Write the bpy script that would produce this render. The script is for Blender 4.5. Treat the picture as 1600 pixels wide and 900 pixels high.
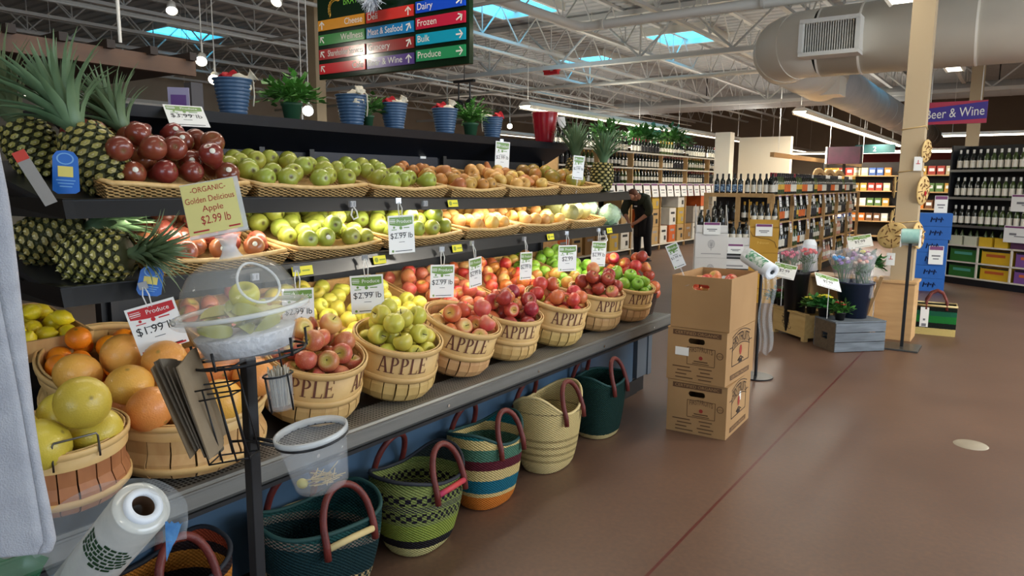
import bpy, math, random
from math import sin, cos, pi, sqrt, radians, atan2
from mathutils import Matrix, Vector, Euler

for o in list(bpy.data.objects):
    bpy.data.objects.remove(o)
SC = bpy.context.scene
COL = SC.collection
R = random.Random(7)

# ---------------------------------------------------------------- camera
cam_d = bpy.data.cameras.new('camera')
cam_d.sensor_width = 36.0
cam_d.lens = 36.0 * 1130.0 / 1600.0
cam_d.clip_start = 0.05
cam_d.clip_end = 200
cam = bpy.data.objects.new('camera', cam_d)
COL.objects.link(cam)
cam.matrix_world = Matrix(((0.8190, -0.0883, 0.5670, 0.0),
                           (0.5738, 0.1146, -0.8109, 0.0),
                           (0.0066, 0.9895, 0.1444, 1.5),
                           (0, 0, 0, 1)))
SC.camera = cam

# ---------------------------------------------------------------- view
SC.view_settings.view_transform = 'Standard'
SC.view_settings.look = 'None'
SC.view_settings.exposure = 0.45
SC.view_settings.gamma = 1.0
SC.view_settings.use_curve_mapping = False

# ---------------------------------------------------------------- world
W = bpy.data.worlds.new('sky')
SC.world = W
W.use_nodes = True
bg = W.node_tree.nodes['Background']
bg.inputs[0].default_value = (0.42, 0.68, 1.0, 1)
bg.inputs[1].default_value = 1.0


def area_light(name, loc, rot, size, energy, color=(1, .95, .86), spread=None):
    d = bpy.data.lights.new(name, 'AREA')
    d.shape = 'RECTANGLE'
    d.size, d.size_y = size
    d.energy = energy
    d.color = color
    if spread:
        d.spread = spread
    o = bpy.data.objects.new(name, d)
    o.location = loc
    o.rotation_euler = rot
    COL.objects.link(o)
    return o


# daylight through the front window behind the camera and the side window
area_light('window_daylight', (2.2, -5.2, 2.1), (radians(82), 0, 0), (5.0, 2.6), 95, (.78, .89, 1))
area_light('side_window_daylight', (6.85, 5.0, 2.05), (0, radians(80), 0), (2.6, 8.8), 330, (.84, .92, 1))
# rows of ceiling fluorescents the shop is lit by (one emitter per row, at the tubes); the right-hand row is unseen, added for fill
for x_, y_, l_, e_ in ((-7.64, 19.0, 20.0, 560), (-3.67, 20.5, 14.0, 520), (-12.4, 22.0, 14.0, 260), (2.9, 14.0, 19.0, 420)):
    area_light('ceiling_fluorescent_light', (x_, y_, 2.70 if x_ > 0 else 2.84), (0, 0, 0), (.25, l_), e_, (1, .93, .80))
# uplight that bounces from the same fittings on to the white deck
for x_, y_, l_, e_ in ((-7.64, 19.0, 20.0, 75), (-3.67, 20.5, 14.0, 50), (2.9, 12.0, 19.0, 80), (-12.4, 22.0, 14.0, 55)):  # right-hand row goes with the added, unseen strip
    area_light('ceiling_fluorescent_uplight', (x_, y_, 3.02), (pi, 0, 0), (.25, l_), e_, (1, .94, .84))
# lamp tubes under the two produce shelves and over the top shelf
area_light('shelf_tube_light', (-2.42, 2.95, 1.36), (0, radians(24), 0), (.04, 3.5), 6.0, (1, .95, .80))
area_light('shelf_tube_light', (-2.42, 3.10, 1.125), (0, radians(24), 0), (.04, 3.2), 8.0, (1, .92, .76))
area_light('aisle_track_light', (-1.0, 1.2, 3.9), (0, radians(-22), 0), (.5, 2.5), 16, (1, .92, .78))
area_light('aisle_track_light', (-3.9, 2.6, 4.2), (0, radians(18), 0), (.3, 3.0), 34, (1, .92, .80))
# fill points added out of view to brighten the duct, sign and foreground
for p_, e_ in (((1.0, 5.8, 3.30), 110), ((-3.0, 4.4, 3.55), 45), ((1.4, -1.4, 3.3), 22), ((-5.6, -2.2, 3.4), 26)):
    d_ = bpy.data.lights.new('added_fill_light', 'POINT')
    d_.energy = e_
    d_.color = (1, .94, .84)
    d_.shadow_soft_size = .25
    o_ = bpy.data.objects.new('added_fill_light', d_)
    o_.location = p_
    COL.objects.link(o_)


# ---------------------------------------------------------------- helpers
def lin(c):
    return tuple((x / 255 / 12.92) if x <= 10 else ((x / 255 + .055) / 1.055) ** 2.4 for x in c)


class MB:
    """collects primitives and links them as ONE mesh object"""

    def __init__(s):
        s.v, s.f, s.m, s.s = [], [], [], []

    def add(s, vs, fs, m=0, sm=False, T=None):
        b = len(s.v)
        if T is not None:
            vs = [T @ Vector(p) for p in vs]
        s.v += [tuple(p) for p in vs]
        for q in fs:
            s.f.append(tuple(i + b for i in q))
            s.m.append(m)
            s.s.append(sm)
        return s

    def box(s, c, d, m=0, T=None, tx=1.0, ty=1.0):
        x, y, z = d[0] / 2, d[1] / 2, d[2] / 2
        vs = [(-x, -y, -z), (x, -y, -z), (x, y, -z), (-x, y, -z), (-x * tx, -y * ty, z), (x * tx, -y * ty, z), (x * tx, y * ty, z), (-x * tx, y * ty, z)]
        vs = [(a + c[0], b + c[1], e + c[2]) for a, b, e in vs]
        return s.add(vs, [(3, 2, 1, 0), (4, 5, 6, 7), (0, 1, 5, 4), (1, 2, 6, 5), (2, 3, 7, 6), (3, 0, 4, 7)], m, False, T)

    def cyl(s, p0, p1, r0, r1=None, n=12, m=0, cap=True, T=None):
        r1 = r0 if r1 is None else r1
        p0, p1 = Vector(p0), Vector(p1)
        d = (p1 - p0).normalized()
        u = d.orthogonal().normalized()
        w = d.cross(u)
        vs = []
        for p, r in ((p0, r0), (p1, r1)):
            for k in range(n):
                a = 2 * pi * k / n
                vs.append(p + u * (r * cos(a)) + w * (r * sin(a)))
        s.add(vs, [(k, (k + 1) % n, n + (k + 1) % n, n + k) for k in range(n)], m, True, T)
        if cap:
            s.add(vs[:n], [tuple(range(n - 1, -1, -1))], m, False, T)
            s.add(vs[n:], [tuple(range(n))], m, False, T)
        return s

    def lathe(s, prof, n=24, m=0, T=None, sm=True, wob=None, a0=0, a1=2 * pi):
        full = abs(a1 - a0 - 2 * pi) < 1e-6
        cn = n if full else n + 1
        vs, fs = [], []
        for j, (r, z) in enumerate(prof):
            for k in range(cn):
                a = a0 + (a1 - a0) * k / n
                q = wob(a, j) if wob else 1
                vs.append((r * cos(a) * q, r * sin(a) * q, z))
        for j in range(len(prof) - 1):
            for k in range(n):
                k2 = (k + 1) % cn
                fs.append((j * cn + k, j * cn + k2, (j + 1) * cn + k2, (j + 1) * cn + k))
        return s.add(vs, fs, m, sm, T)

    def tube(s, pts, r, n=8, m=0, closed=False, T=None, cap=True):
        pts = [Vector(p) for p in pts]
        L = len(pts)
        rr = r if isinstance(r, (list, tuple)) else [r] * L
        vs = []
        pu = None
        for i, p in enumerate(pts):
            a = pts[(i - 1) % L] if (closed or i > 0) else p
            b = pts[(i + 1) % L] if (closed or i < L - 1) else p
            d = (b - a)
            d = d.normalized() if d.length > 1e-9 else Vector((0, 0, 1))
            u = d.orthogonal() if pu is None else (pu - d * pu.dot(d))
            if u.length < 1e-6:
                u = d.orthogonal()
            u.normalize()
            pu = u
            w = d.cross(u)
            for k in range(n):
                t = 2 * pi * k / n
                vs.append(p + u * (rr[i] * cos(t)) + w * (rr[i] * sin(t)))
        fs = []
        for i in range(L if closed else L - 1):
            i2 = (i + 1) % L
            for k in range(n):
                fs.append((i * n + k, i * n + (k + 1) % n, i2 * n + (k + 1) % n, i2 * n + k))
        if cap and not closed:
            fs.append(tuple(range(n - 1, -1, -1)))
            fs.append(tuple((L - 1) * n + k for k in range(n)))
        return s.add(vs, fs, m, True, T)

    def sph(s, c, r, n=14, k=9, m=0, T=None):
        if not isinstance(r, (tuple, list)):
            r = (r, r, r)
        vs, fs = [], []
        for j in range(k + 1):
            t = pi * j / k
            for i in range(n):
                a = 2 * pi * i / n
                vs.append((c[0] + r[0] * sin(t) * cos(a), c[1] + r[1] * sin(t) * sin(a), c[2] - r[2] * cos(t)))
        for j in range(k):
            for i in range(n):
                fs.append((j * n + i, j * n + (i + 1) % n, (j + 1) * n + (i + 1) % n, (j + 1) * n + i))
        return s.add(vs, fs, m, True, T)

    def grid(s, fn, nu, nv, m=0, sm=True, T=None):
        vs = [fn(i / nu, j / nv) for j in range(nv + 1) for i in range(nu + 1)]
        fs = [(j * (nu + 1) + i, j * (nu + 1) + i + 1, (j + 1) * (nu + 1) + i + 1, (j + 1) * (nu + 1) + i) for j in range(nv) for i in range(nu)]
        return s.add(vs, fs, m, sm, T)

    def prism(s, poly, t, m=0, T=None, y=0):
        """polygon in the XZ plane, thickness t towards +Y"""
        n = len(poly)
        vs = [(a, y, b) for a, b in poly] + [(a, y + t, b) for a, b in poly]
        fs = [tuple(range(n)), tuple(range(2 * n - 1, n - 1, -1))] + [(i, n + i, n + (i + 1) % n, (i + 1) % n) for i in range(n)]
        return s.add(vs, fs, m, False, T)

    def text(s, txt, x, z, h, m=0, y=0, al='C', w=None, fn=None, T=None, sx=1.0):
        """lettering in the XZ plane facing -Y; fn maps (x,y,z) on to another surface"""
        vs, fs, wd = TXT[txt]
        k = h / 0.7
        kx = k * sx if w is None else w / wd
        off = {'C': -wd / 2, 'L': 0, 'R': -wd}[al]
        out = [(x + (a + off) * kx, y, z + b * k) for a, b in vs]
        if fn:
            out = [fn(*p) for p in out]
        return s.add(out, fs, m, False, T)

    def build(s, name, mats, parent=None, loc=None, rot=None, bevel=0, sub=0, solid=0):
        me = bpy.data.meshes.new(name)
        me.from_pydata(s.v, [], s.f)
        me.polygons.foreach_set('material_index', s.m)
        me.polygons.foreach_set('use_smooth', s.s)
        for q in (mats if isinstance(mats, (list, tuple)) else [mats]):
            me.materials.append(q)
        me.update()
        o = bpy.data.objects.new(name, me)
        COL.objects.link(o)
        if parent:
            o.parent = parent
        if loc:
            o.location = loc
        if rot:
            o.rotation_euler = rot
        if solid:
            q = o.modifiers.new('solid', 'SOLIDIFY')
            q.thickness = solid
            q.offset = 0
        if bevel:
            q = o.modifiers.new('bevel', 'BEVEL')
            q.width = bevel
            q.segments = 2
            q.limit_method = 'ANGLE'
        if sub:
            q = o.modifiers.new('sub', 'SUBSURF')
            q.levels = q.render_levels = sub
        return o


def tag(o, label, cat, group=None, kind=None):
    if label:
        o['label'] = label
    if cat:
        o['category'] = cat
    if group:
        o['group'] = group
    if kind:
        o['kind'] = kind
    return o


def thing(name, label, cat, loc=(0, 0, 0), rot=(0, 0, 0), group=None):
    o = bpy.data.objects.new(name, None)
    o.empty_display_size = .05
    COL.objects.link(o)
    o.location = loc
    o.rotation_euler = rot
    return tag(o, label, cat, group)


def struct(o):
    o['kind'] = 'structure'
    return o


KIDS = {}


def copy_tree(o, loc=None, rot=None, label=None, group=None, scale=None, parent=None):
    c = o.copy()
    COL.objects.link(c)
    if parent:
        c.parent = parent
    if loc is not None:
        c.location = loc
    if rot is not None:
        c.rotation_euler = rot
    if scale is not None:
        c.scale = scale if isinstance(scale, (tuple, list)) else (scale,) * 3
    if label:
        c['label'] = label
    if group:
        c['group'] = group
    src = KIDS.get(o.name)
    if src is None:
        src = list(o.children)
        KIDS[o.name] = src
    for ch in src:
        copy_tree(ch, parent=c)
    return c


# lettering, cut once
WORDS = ['A', 'P', 'Cheese', 'Wellness', 'Shareholder Services', 'Cafe', 'Deli', 'Meat & Seafood', 'Grocery', 'Beer & Wine', 'Dairy', 'Frozen',
         'Bulk', 'Produce', 'BRATTLEBORO FOOD CO-OP', 'BRATTLEBORO', 'FOOD CO-OP', '$2.99 lb', '$3.99 lb', '$1.99 lb.', '$2.99', 'ORGANIC', '-ORGANIC-', 'Golden Delicious', 'Apple',
         'FIRSTFRUITS', 'CERTIFIED ORGANIC', 'Local', 'Organic', 'Grapefruit', 'Apples', 'USDA', '2', '$', '99', 'Now', 'Conventional', 'MARKETPLACE', 'Pears', 'lb']
TXT = {}
for w_ in WORDS:
    cu = bpy.data.curves.new('t', 'FONT')
    cu.body = w_
    cu.resolution_u = 3
    ob = bpy.data.objects.new('t', cu)
    COL.objects.link(ob)
    bpy.context.view_layer.update()
    me = bpy.data.meshes.new_from_object(ob.evaluated_get(bpy.context.evaluated_depsgraph_get()))
    xs = [v.co.x for v in me.vertices]
    TXT[w_] = ([(v.co.x - min(xs), v.co.y) for v in me.vertices], [tuple(p.vertices) for p in me.polygons], max(xs) - min(xs))
    bpy.data.objects.remove(ob)
    bpy.data.curves.remove(cu)
    bpy.data.meshes.remove(me)


# ---------------------------------------------------------------- materials
def nd(nt, t, **k):
    n = nt.nodes.new(t)
    for a, b in k.items():
        setattr(n, a, b)
    return n


def mat(name, c, rough=.5, metal=0., c2=None, scale=6., var=.5, bump=0., bscale=60., rnd=0., spec=.5, emit=None, es=0., alpha=1., trans=0., coat=0., stretch=None, ior=1.45):
    m = bpy.data.materials.new(name)
    m.use_nodes = True
    nt = m.node_tree
    b = nt.nodes['Principled BSDF']
    b.inputs['Roughness'].default_value = rough
    b.inputs['Metallic'].default_value = metal
    b.inputs['Specular IOR Level'].default_value = spec
    b.inputs['IOR'].default_value = ior
    if coat:
        b.inputs['Coat Weight'].default_value = coat
        b.inputs['Coat Roughness'].default_value = .12
    col = lin(c) + (1,)
    b.inputs['Base Color'].default_value = col
    tc = nd(nt, 'ShaderNodeTexCoord')
    vec = tc.outputs['Object']
    if stretch:
        mp = nd(nt, 'ShaderNodeMapping')
        mp.inputs['Scale'].default_value = stretch
        nt.links.new(vec, mp.inputs['Vector'])
        vec = mp.outputs['Vector']
    out = None
    if c2 is not None:
        nz = nd(nt, 'ShaderNodeTexNoise')
        nz.inputs['Scale'].default_value = scale
        nz.inputs['Detail'].default_value = 4
        nt.links.new(vec, nz.inputs['Vector'])
        rp = nd(nt, 'ShaderNodeValToRGB')
        rp.color_ramp.elements[0].position = .5 - var / 2
        rp.color_ramp.elements[1].position = .5 + var / 2
        rp.color_ramp.elements[0].color = col
        rp.color_ramp.elements[1].color = lin(c2) + (1,)
        nt.links.new(nz.outputs['Fac'], rp.inputs['Fac'])
        out = rp.outputs['Color']
    if rnd:
        oi = nd(nt, 'ShaderNodeObjectInfo')
        hs = nd(nt, 'ShaderNodeHueSaturation')
        mr = nd(nt, 'ShaderNodeMapRange')
        mr.inputs['To Min'].default_value = .5 - rnd * .12
        mr.inputs['To Max'].default_value = .5 + rnd * .12
        nt.links.new(oi.outputs['Random'], mr.inputs['Value'])
        nt.links.new(mr.outputs['Result'], hs.inputs['Hue'])
        mv = nd(nt, 'ShaderNodeMapRange')
        mv.inputs['To Min'].default_value = 1 - rnd * .55
        mv.inputs['To Max'].default_value = 1 + rnd * .45
        ml = nd(nt, 'ShaderNodeMath', operation='FRACT')
        mm = nd(nt, 'ShaderNodeMath', operation='MULTIPLY')
        mm.inputs[1].default_value = 7.31
        nt.links.new(oi.outputs['Random'], mm.inputs[0])
        nt.links.new(mm.outputs[0], ml.inputs[0])
        nt.links.new(ml.outputs[0], mv.inputs['Value'])
        nt.links.new(mv.outputs['Result'], hs.inputs['Value'])
        if out:
            nt.links.new(out, hs.inputs['Color'])
        else:
            hs.inputs['Color'].default_value = col
        out = hs.outputs['Color']
    if out:
        nt.links.new(out, b.inputs['Base Color'])
    if bump:
        nb = nd(nt, 'ShaderNodeTexNoise')
        nb.inputs['Scale'].default_value = bscale
        nb.inputs['Detail'].default_value = 3
        nt.links.new(vec, nb.inputs['Vector'])
        bp = nd(nt, 'ShaderNodeBump')
        bp.inputs['Strength'].default_value = bump
        bp.inputs['Distance'].default_value = .01
        nt.links.new(nb.outputs['Fac'], bp.inputs['Height'])
        nt.links.new(bp.outputs['Normal'], b.inputs['Normal'])
    if emit:
        b.inputs['Emission Color'].default_value = lin(emit) + (1,)
        b.inputs['Emission Strength'].default_value = es
    if alpha < 1:
        b.inputs['Alpha'].default_value = alpha
    if trans:
        b.inputs['Transmission Weight'].default_value = trans
    return m


def zbands(name, bands, rough=.8, weave=True, checks=None, axis=2, tilt=0.):
    """woven straw: bands = [(z_from, rgb)], checks = [(z0,z1,rgb)] rows of small dark checks"""
    m = bpy.data.materials.new(name)
    m.use_nodes = True
    nt = m.node_tree
    b = nt.nodes['Principled BSDF']
    b.inputs['Roughness'].default_value = rough
    b.inputs['Specular IOR Level'].default_value = .2
    tc = nd(nt, 'ShaderNodeTexCoord')
    sp = nd(nt, 'ShaderNodeSeparateXYZ')
    nt.links.new(tc.outputs['Object'], sp.inputs[0])
    nz = nd(nt, 'ShaderNodeTexNoise')
    nz.inputs['Scale'].default_value = 90
    nt.links.new(tc.outputs['Object'], nz.inputs['Vector'])
    z = nd(nt, 'ShaderNodeMath', operation='MULTIPLY_ADD')
    nt.links.new(nz.outputs['Fac'], z.inputs[0])
    z.inputs[1].default_value = .008
    nt.links.new(sp.outputs[axis], z.inputs[2])
    zz = z
    if tilt:
        zz = nd(nt, 'ShaderNodeMath', operation='MULTIPLY_ADD')
        nt.links.new(sp.outputs[1], zz.inputs[0])
        zz.inputs[1].default_value = tilt
        nt.links.new(z.outputs[0], zz.inputs[2])
    rp = nd(nt, 'ShaderNodeValToRGB')
    cr = rp.color_ramp
    cr.interpolation = 'CONSTANT'
    while len(cr.elements) < len(bands):
        cr.elements.new(.5)
    for e, (p, c) in zip(cr.elements, bands):
        e.position = max(0, min(1, p / .5))
        e.color = lin(c) + (1,)
    sc = nd(nt, 'ShaderNodeMath', operation='MULTIPLY')
    sc.inputs[1].default_value = 2.0
    nt.links.new(zz.outputs[0], sc.inputs[0])
    nt.links.new(sc.outputs[0], rp.inputs['Fac'])
    col = rp.outputs['Color']
    # angle around the bag
    at = nd(nt, 'ShaderNodeMath', operation='ARCTAN2')
    nt.links.new(sp.outputs[1], at.inputs[0])
    nt.links.new(sp.outputs[0], at.inputs[1])

    def stripes(src, freq):
        a = nd(nt, 'ShaderNodeMath', operation='MULTIPLY')
        a.inputs[1].default_value = freq
        nt.links.new(src, a.inputs[0])
        c = nd(nt, 'ShaderNodeMath', operation='SINE')
        nt.links.new(a.outputs[0], c.inputs[0])
        return c.outputs[0]
    va = stripes(at.outputs[0], 70)
    vz = stripes(sp.outputs[2], 520)
    for (z0, z1, c, fr, row) in (checks or []):
        lo = nd(nt, 'ShaderNodeMath', operation='GREATER_THAN')
        lo.inputs[1].default_value = z0
        nt.links.new(zz.outputs[0], lo.inputs[0])
        hi = nd(nt, 'ShaderNodeMath', operation='LESS_THAN')
        hi.inputs[1].default_value = z1
        nt.links.new(zz.outputs[0], hi.inputs[0])
        s1 = stripes(at.outputs[0], fr)
        s2 = stripes(zz.outputs[0], row)
        pr = nd(nt, 'ShaderNodeMath', operation='MULTIPLY')
        nt.links.new(s1, pr.inputs[0])
        nt.links.new(s2, pr.inputs[1])
        g = nd(nt, 'ShaderNodeMath', operation='GREATER_THAN')
        g.inputs[1].default_value = 0.0
        nt.links.new(pr.outputs[0], g.inputs[0])
        f1 = nd(nt, 'ShaderNodeMath', operation='MULTIPLY')
        nt.links.new(lo.outputs[0], f1.inputs[0])
        nt.links.new(hi.outputs[0], f1.inputs[1])
        f2 = nd(nt, 'ShaderNodeMath', operation='MULTIPLY')
        nt.links.new(f1.outputs[0], f2.inputs[0])
        nt.links.new(g.outputs[0], f2.inputs[1])
        mx = nd(nt, 'ShaderNodeMix', data_type='RGBA')
        nt.links.new(f2.outputs[0], mx.inputs['Factor'])
        nt.links.new(col, mx.inputs['A'])
        mx.inputs['B'].default_value = lin(c) + (1,)
        col = mx.outputs['Result']
    nt.links.new(col, b.inputs['Base Color'])
    if weave:
        pr = nd(nt, 'ShaderNodeMath', operation='MULTIPLY')
        nt.links.new(va, pr.inputs[0])
        nt.links.new(vz, pr.inputs[1])
        bp = nd(nt, 'ShaderNodeBump')
        bp.inputs['Strength'].default_value = .8
        bp.inputs['Distance'].default_value = .004
        nt.links.new(pr.outputs[0], bp.inputs['Height'])
        nt.links.new(bp.outputs['Normal'], b.inputs['Normal'])
    return m


def wicker(name, c, c2, su=90, sv=130):
    m = mat(name, c, .6, c2=c2, scale=25, var=.5)
    nt = m.node_tree
    b = nt.nodes['Principled BSDF']
    tc = nd(nt, 'ShaderNodeTexCoord')
    sp = nd(nt, 'ShaderNodeSeparateXYZ')
    nt.links.new(tc.outputs['Object'], sp.inputs[0])
    xy = nd(nt, 'ShaderNodeMath', operation='ADD')
    nt.links.new(sp.outputs[0], xy.inputs[0])
    nt.links.new(sp.outputs[1], xy.inputs[1])
    outs = []
    for src, fr in ((xy.outputs[0], su * 2), (sp.outputs[2], sv * 4)):
        a = nd(nt, 'ShaderNodeMath', operation='MULTIPLY')
        a.inputs[1].default_value = fr
        nt.links.new(src, a.inputs[0])
        q = nd(nt, 'ShaderNodeMath', operation='SINE')
        nt.links.new(a.outputs[0], q.inputs[0])
        outs.append(q.outputs[0])
    pr = nd(nt, 'ShaderNodeMath', operation='MULTIPLY')
    nt.links.new(outs[0], pr.inputs[0])
    nt.links.new(outs[1], pr.inputs[1])
    bp = nd(nt, 'ShaderNodeBump')
    bp.inputs['Strength'].default_value = 1
    bp.inputs['Distance'].default_value = .006
    nt.links.new(pr.outputs[0], bp.inputs['Height'])
    nt.links.new(bp.outputs['Normal'], b.inputs['Normal'])
    return m


def fruit(name, c, c2, rough=.35, scale=14, var=.5, rnd=.3, stretch=None, speck=None, dimple=None, bump=0, bscale=120, coat=.15):
    """skin: two colours in blotches, a dimple colour near the stem, pale specks"""
    m = mat(name, c, rough, c2=c2, scale=scale, var=var, rnd=rnd, stretch=stretch, bump=bump, bscale=bscale, coat=coat)
    nt = m.node_tree
    b = nt.nodes['Principled BSDF']
    lk = b.inputs['Base Color'].links[0].from_socket
    tc = nd(nt, 'ShaderNodeTexCoord')
    oi = nd(nt, 'ShaderNodeObjectInfo')
    # the blotches sit differently on each fruit
    for n in list(nt.nodes):
        if n.bl_idname == 'ShaderNodeTexNoise' and n.inputs['Scale'].default_value == scale:
            n.noise_dimensions = '4D'
            mu = nd(nt, 'ShaderNodeMath', operation='MULTIPLY')
            mu.inputs[1].default_value = 50
            nt.links.new(oi.outputs['Random'], mu.inputs[0])
            nt.links.new(mu.outputs[0], n.inputs['W'])
    if dimple:
        sp = nd(nt, 'ShaderNodeVectorMath', operation='DISTANCE')
        nt.links.new(tc.outputs['Object'], sp.inputs[0])
        sp.inputs[1].default_value = (0, 0, dimple[1])
        mr = nd(nt, 'ShaderNodeMapRange')
        mr.inputs['From Min'].default_value = dimple[2]
        mr.inputs['From Max'].default_value = dimple[2] * .35
        nt.links.new(sp.outputs['Value'], mr.inputs['Value'])
        mx = nd(nt, 'ShaderNodeMix', data_type='RGBA')
        nt.links.new(mr.outputs['Result'], mx.inputs['Factor'])
        nt.links.new(lk, mx.inputs['A'])
        mx.inputs['B'].default_value = lin(dimple[0]) + (1,)
        lk = mx.outputs['Result']
    if speck:
        vo = nd(nt, 'ShaderNodeTexVoronoi')
        vo.inputs['Scale'].default_value = 170
        nt.links.new(tc.outputs['Object'], vo.inputs['Vector'])
        lt = nd(nt, 'ShaderNodeMath', operation='LESS_THAN')
        lt.inputs[1].default_value = .16
        nt.links.new(vo.outputs['Distance'], lt.inputs[0])
        mx = nd(nt, 'ShaderNodeMix', data_type='RGBA')
        nt.links.new(lt.outputs[0], mx.inputs['Factor'])
        nt.links.new(lk, mx.inputs['A'])
        mx.inputs['B'].default_value = lin(speck) + (1,)
        lk = mx.outputs['Result']
    nt.links.new(lk, b.inputs['Base Color'])
    return m


black = mat('black_metal', (24, 25, 28), .4)
black_shelf = mat('black_shelf_paint', (30, 32, 36), .35, c2=(38, 40, 44), scale=3)
blue_panel = mat('dark_blue_panel', (26, 34, 52), .4, c2=(20, 26, 40), scale=2)
white_paint = mat('white_paint', (225, 223, 215), .5)
steel = mat('brushed_steel', (150, 150, 148), .38, 1., c2=(120, 120, 118), scale=40, stretch=(30, 1, 30))
chrome = mat('chrome', (210, 210, 210), .15, 1.)
paper = mat('white_card', (238, 238, 234), .35)
ink = mat('black_ink', (30, 30, 32), .6)
ink_grey = mat('grey_ink', (120, 120, 124), .6)
card_green = mat('green_card_band', (112, 150, 70), .4)
card_red = mat('red_card_band', (192, 42, 48), .4)
wood_pale = mat('pale_splint_wood', (214, 176, 116), .55, c2=(190, 146, 88), scale=7, stretch=(4, 4, 1), rnd=.12)
wood_rim = mat('pale_hoop_wood', (222, 186, 124), .5, c2=(200, 158, 98), scale=9)
plastic_clear = mat('clear_plastic', (246, 248, 248), .04, alpha=.20, spec=.8)
leaf_green = mat('leaf_green', (44, 92, 38), .5, c2=(78, 128, 52), scale=18, rnd=.3)
# ================================================================ ROOM
m_floor = mat('stained_concrete', (108, 81, 65), .3, c2=(90, 65, 51), scale=1.6, var=.6, bump=.04, bscale=30, spec=.75)
nt = m_floor.node_tree
b_ = nt.nodes['Principled BSDF']
lk = b_.inputs['Base Color'].links[0].from_socket
tc = nd(nt, 'ShaderNodeTexCoord')
# fine mottling, scuffs and the sawn joint
nz = nd(nt, 'ShaderNodeTexNoise')
nz.inputs['Scale'].default_value = 45
nz.inputs['Detail'].default_value = 6
nt.links.new(tc.outputs['Object'], nz.inputs['Vector'])
rp = nd(nt, 'ShaderNodeValToRGB')
rp.color_ramp.elements[0].position = .35
rp.color_ramp.elements[0].color = (.80, .80, .80, 1)
rp.color_ramp.elements[1].position = .75
rp.color_ramp.elements[1].color = (1.15, 1.13, 1.08, 1)
nt.links.new(nz.outputs['Fac'], rp.inputs['Fac'])
mx = nd(nt, 'ShaderNodeMix', data_type='RGBA', blend_type='MULTIPLY')
mx.inputs['Factor'].default_value = 1
nt.links.new(lk, mx.inputs['A'])
nt.links.new(rp.outputs['Color'], mx.inputs['B'])
sp = nd(nt, 'ShaderNodeSeparateXYZ')
nt.links.new(tc.outputs['Object'], sp.inputs[0])
ad = nd(nt, 'ShaderNodeMath', operation='ADD')
ad.inputs[1].default_value = 1.06
nt.links.new(sp.outputs[0], ad.inputs[0])
ab = nd(nt, 'ShaderNodeMath', operation='ABSOLUTE')
nt.links.new(ad.outputs[0], ab.inputs[0])
lt = nd(nt, 'ShaderNodeMath', operation='LESS_THAN')
lt.inputs[1].default_value = .007
nt.links.new(ab.outputs[0], lt.inputs[0])
mj = nd(nt, 'ShaderNodeMix', data_type='RGBA')
nt.links.new(lt.outputs[0], mj.inputs['Factor'])
nt.links.new(mx.outputs['Result'], mj.inputs['A'])
mj.inputs['B'].default_value = lin((84, 26, 16)) + (1,)
nt.links.new(mj.outputs['Result'], b_.inputs['Base Color'])
rr = nd(nt, 'ShaderNodeMapRange')
rr.inputs['To Min'].default_value = .36
rr.inputs['To Max'].default_value = .52
nt.links.new(nz.outputs['Fac'], rr.inputs['Value'])
nt.links.new(rr.outputs['Result'], b_.inputs['Roughness'])

X0, X1, Y0, Y1, ZC = -21.0, 7.0, -5.5, 34.0, 5.0
struct(MB().add([(X0, Y0, 0), (X1, Y0, 0), (X1, Y1, 0), (X0, Y1, 0)], [(0, 1, 2, 3)]).build('floor', m_floor))

# corrugated roof deck, ribs run across the aisle
m_deck = mat('painted_roof_deck', (180, 184, 186), .65, c2=(172, 176, 178), scale=.7)
mb = MB()
vs, fs = [], []
p, y = .30, Y0
pts = []
while y < Y1:
    pts += [(y, ZC), (y + .17, ZC), (y + .20, ZC + .035), (y + .27, ZC + .035)]
    y += p
for (y, z) in pts:
    vs += [(X0, y, z), (X1, y, z)]
fs = [(2 * i, 2 * i + 2, 2 * i + 3, 2 * i + 1) for i in range(len(pts) - 1)]
mb.add(vs, fs)
struct(mb.build('ceiling', m_deck))

m_wall = mat('tan_wall_paint', (176, 164, 146), .8, c2=(166, 154, 136), scale=1.2)
m_wall_far = mat('brown_wall_paint', (126, 110, 92), .75, c2=(116, 100, 84), scale=1)
m_frame = mat('window_frame_aluminium', (120, 124, 128), .4, .8)
m_pane = mat('window_pane_glass', (225, 238, 245), .02, trans=1.0, ior=1.05)


def wall_with_openings(name, m, axis, pos, a0, a1, z1, holes, t=.15):
    """axis 'x': wall plane x=pos running along y; holes = [(a, b, z0, z1)]"""
    mb = MB()

    def bx(a, b, za, zb):
        if b - a < 1e-4 or zb - za < 1e-4:
            return
        c, d = ((a + b) / 2, (za + zb) / 2), (b - a, zb - za)
        if axis == 'x':
            mb.box((pos, c[0], c[1]), (t, d[0], d[1]))
        else:
            mb.box((c[0], pos, c[1]), (d[0], t, d[1]))
    cur = a0
    for (a, b, za, zb) in sorted(holes):
        bx(cur, a, 0, z1)
        bx(a, b, 0, za)
        bx(a, b, zb, z1)
        cur = b
    bx(cur, a1, 0, z1)
    return struct(mb.build(name, m))


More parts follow.
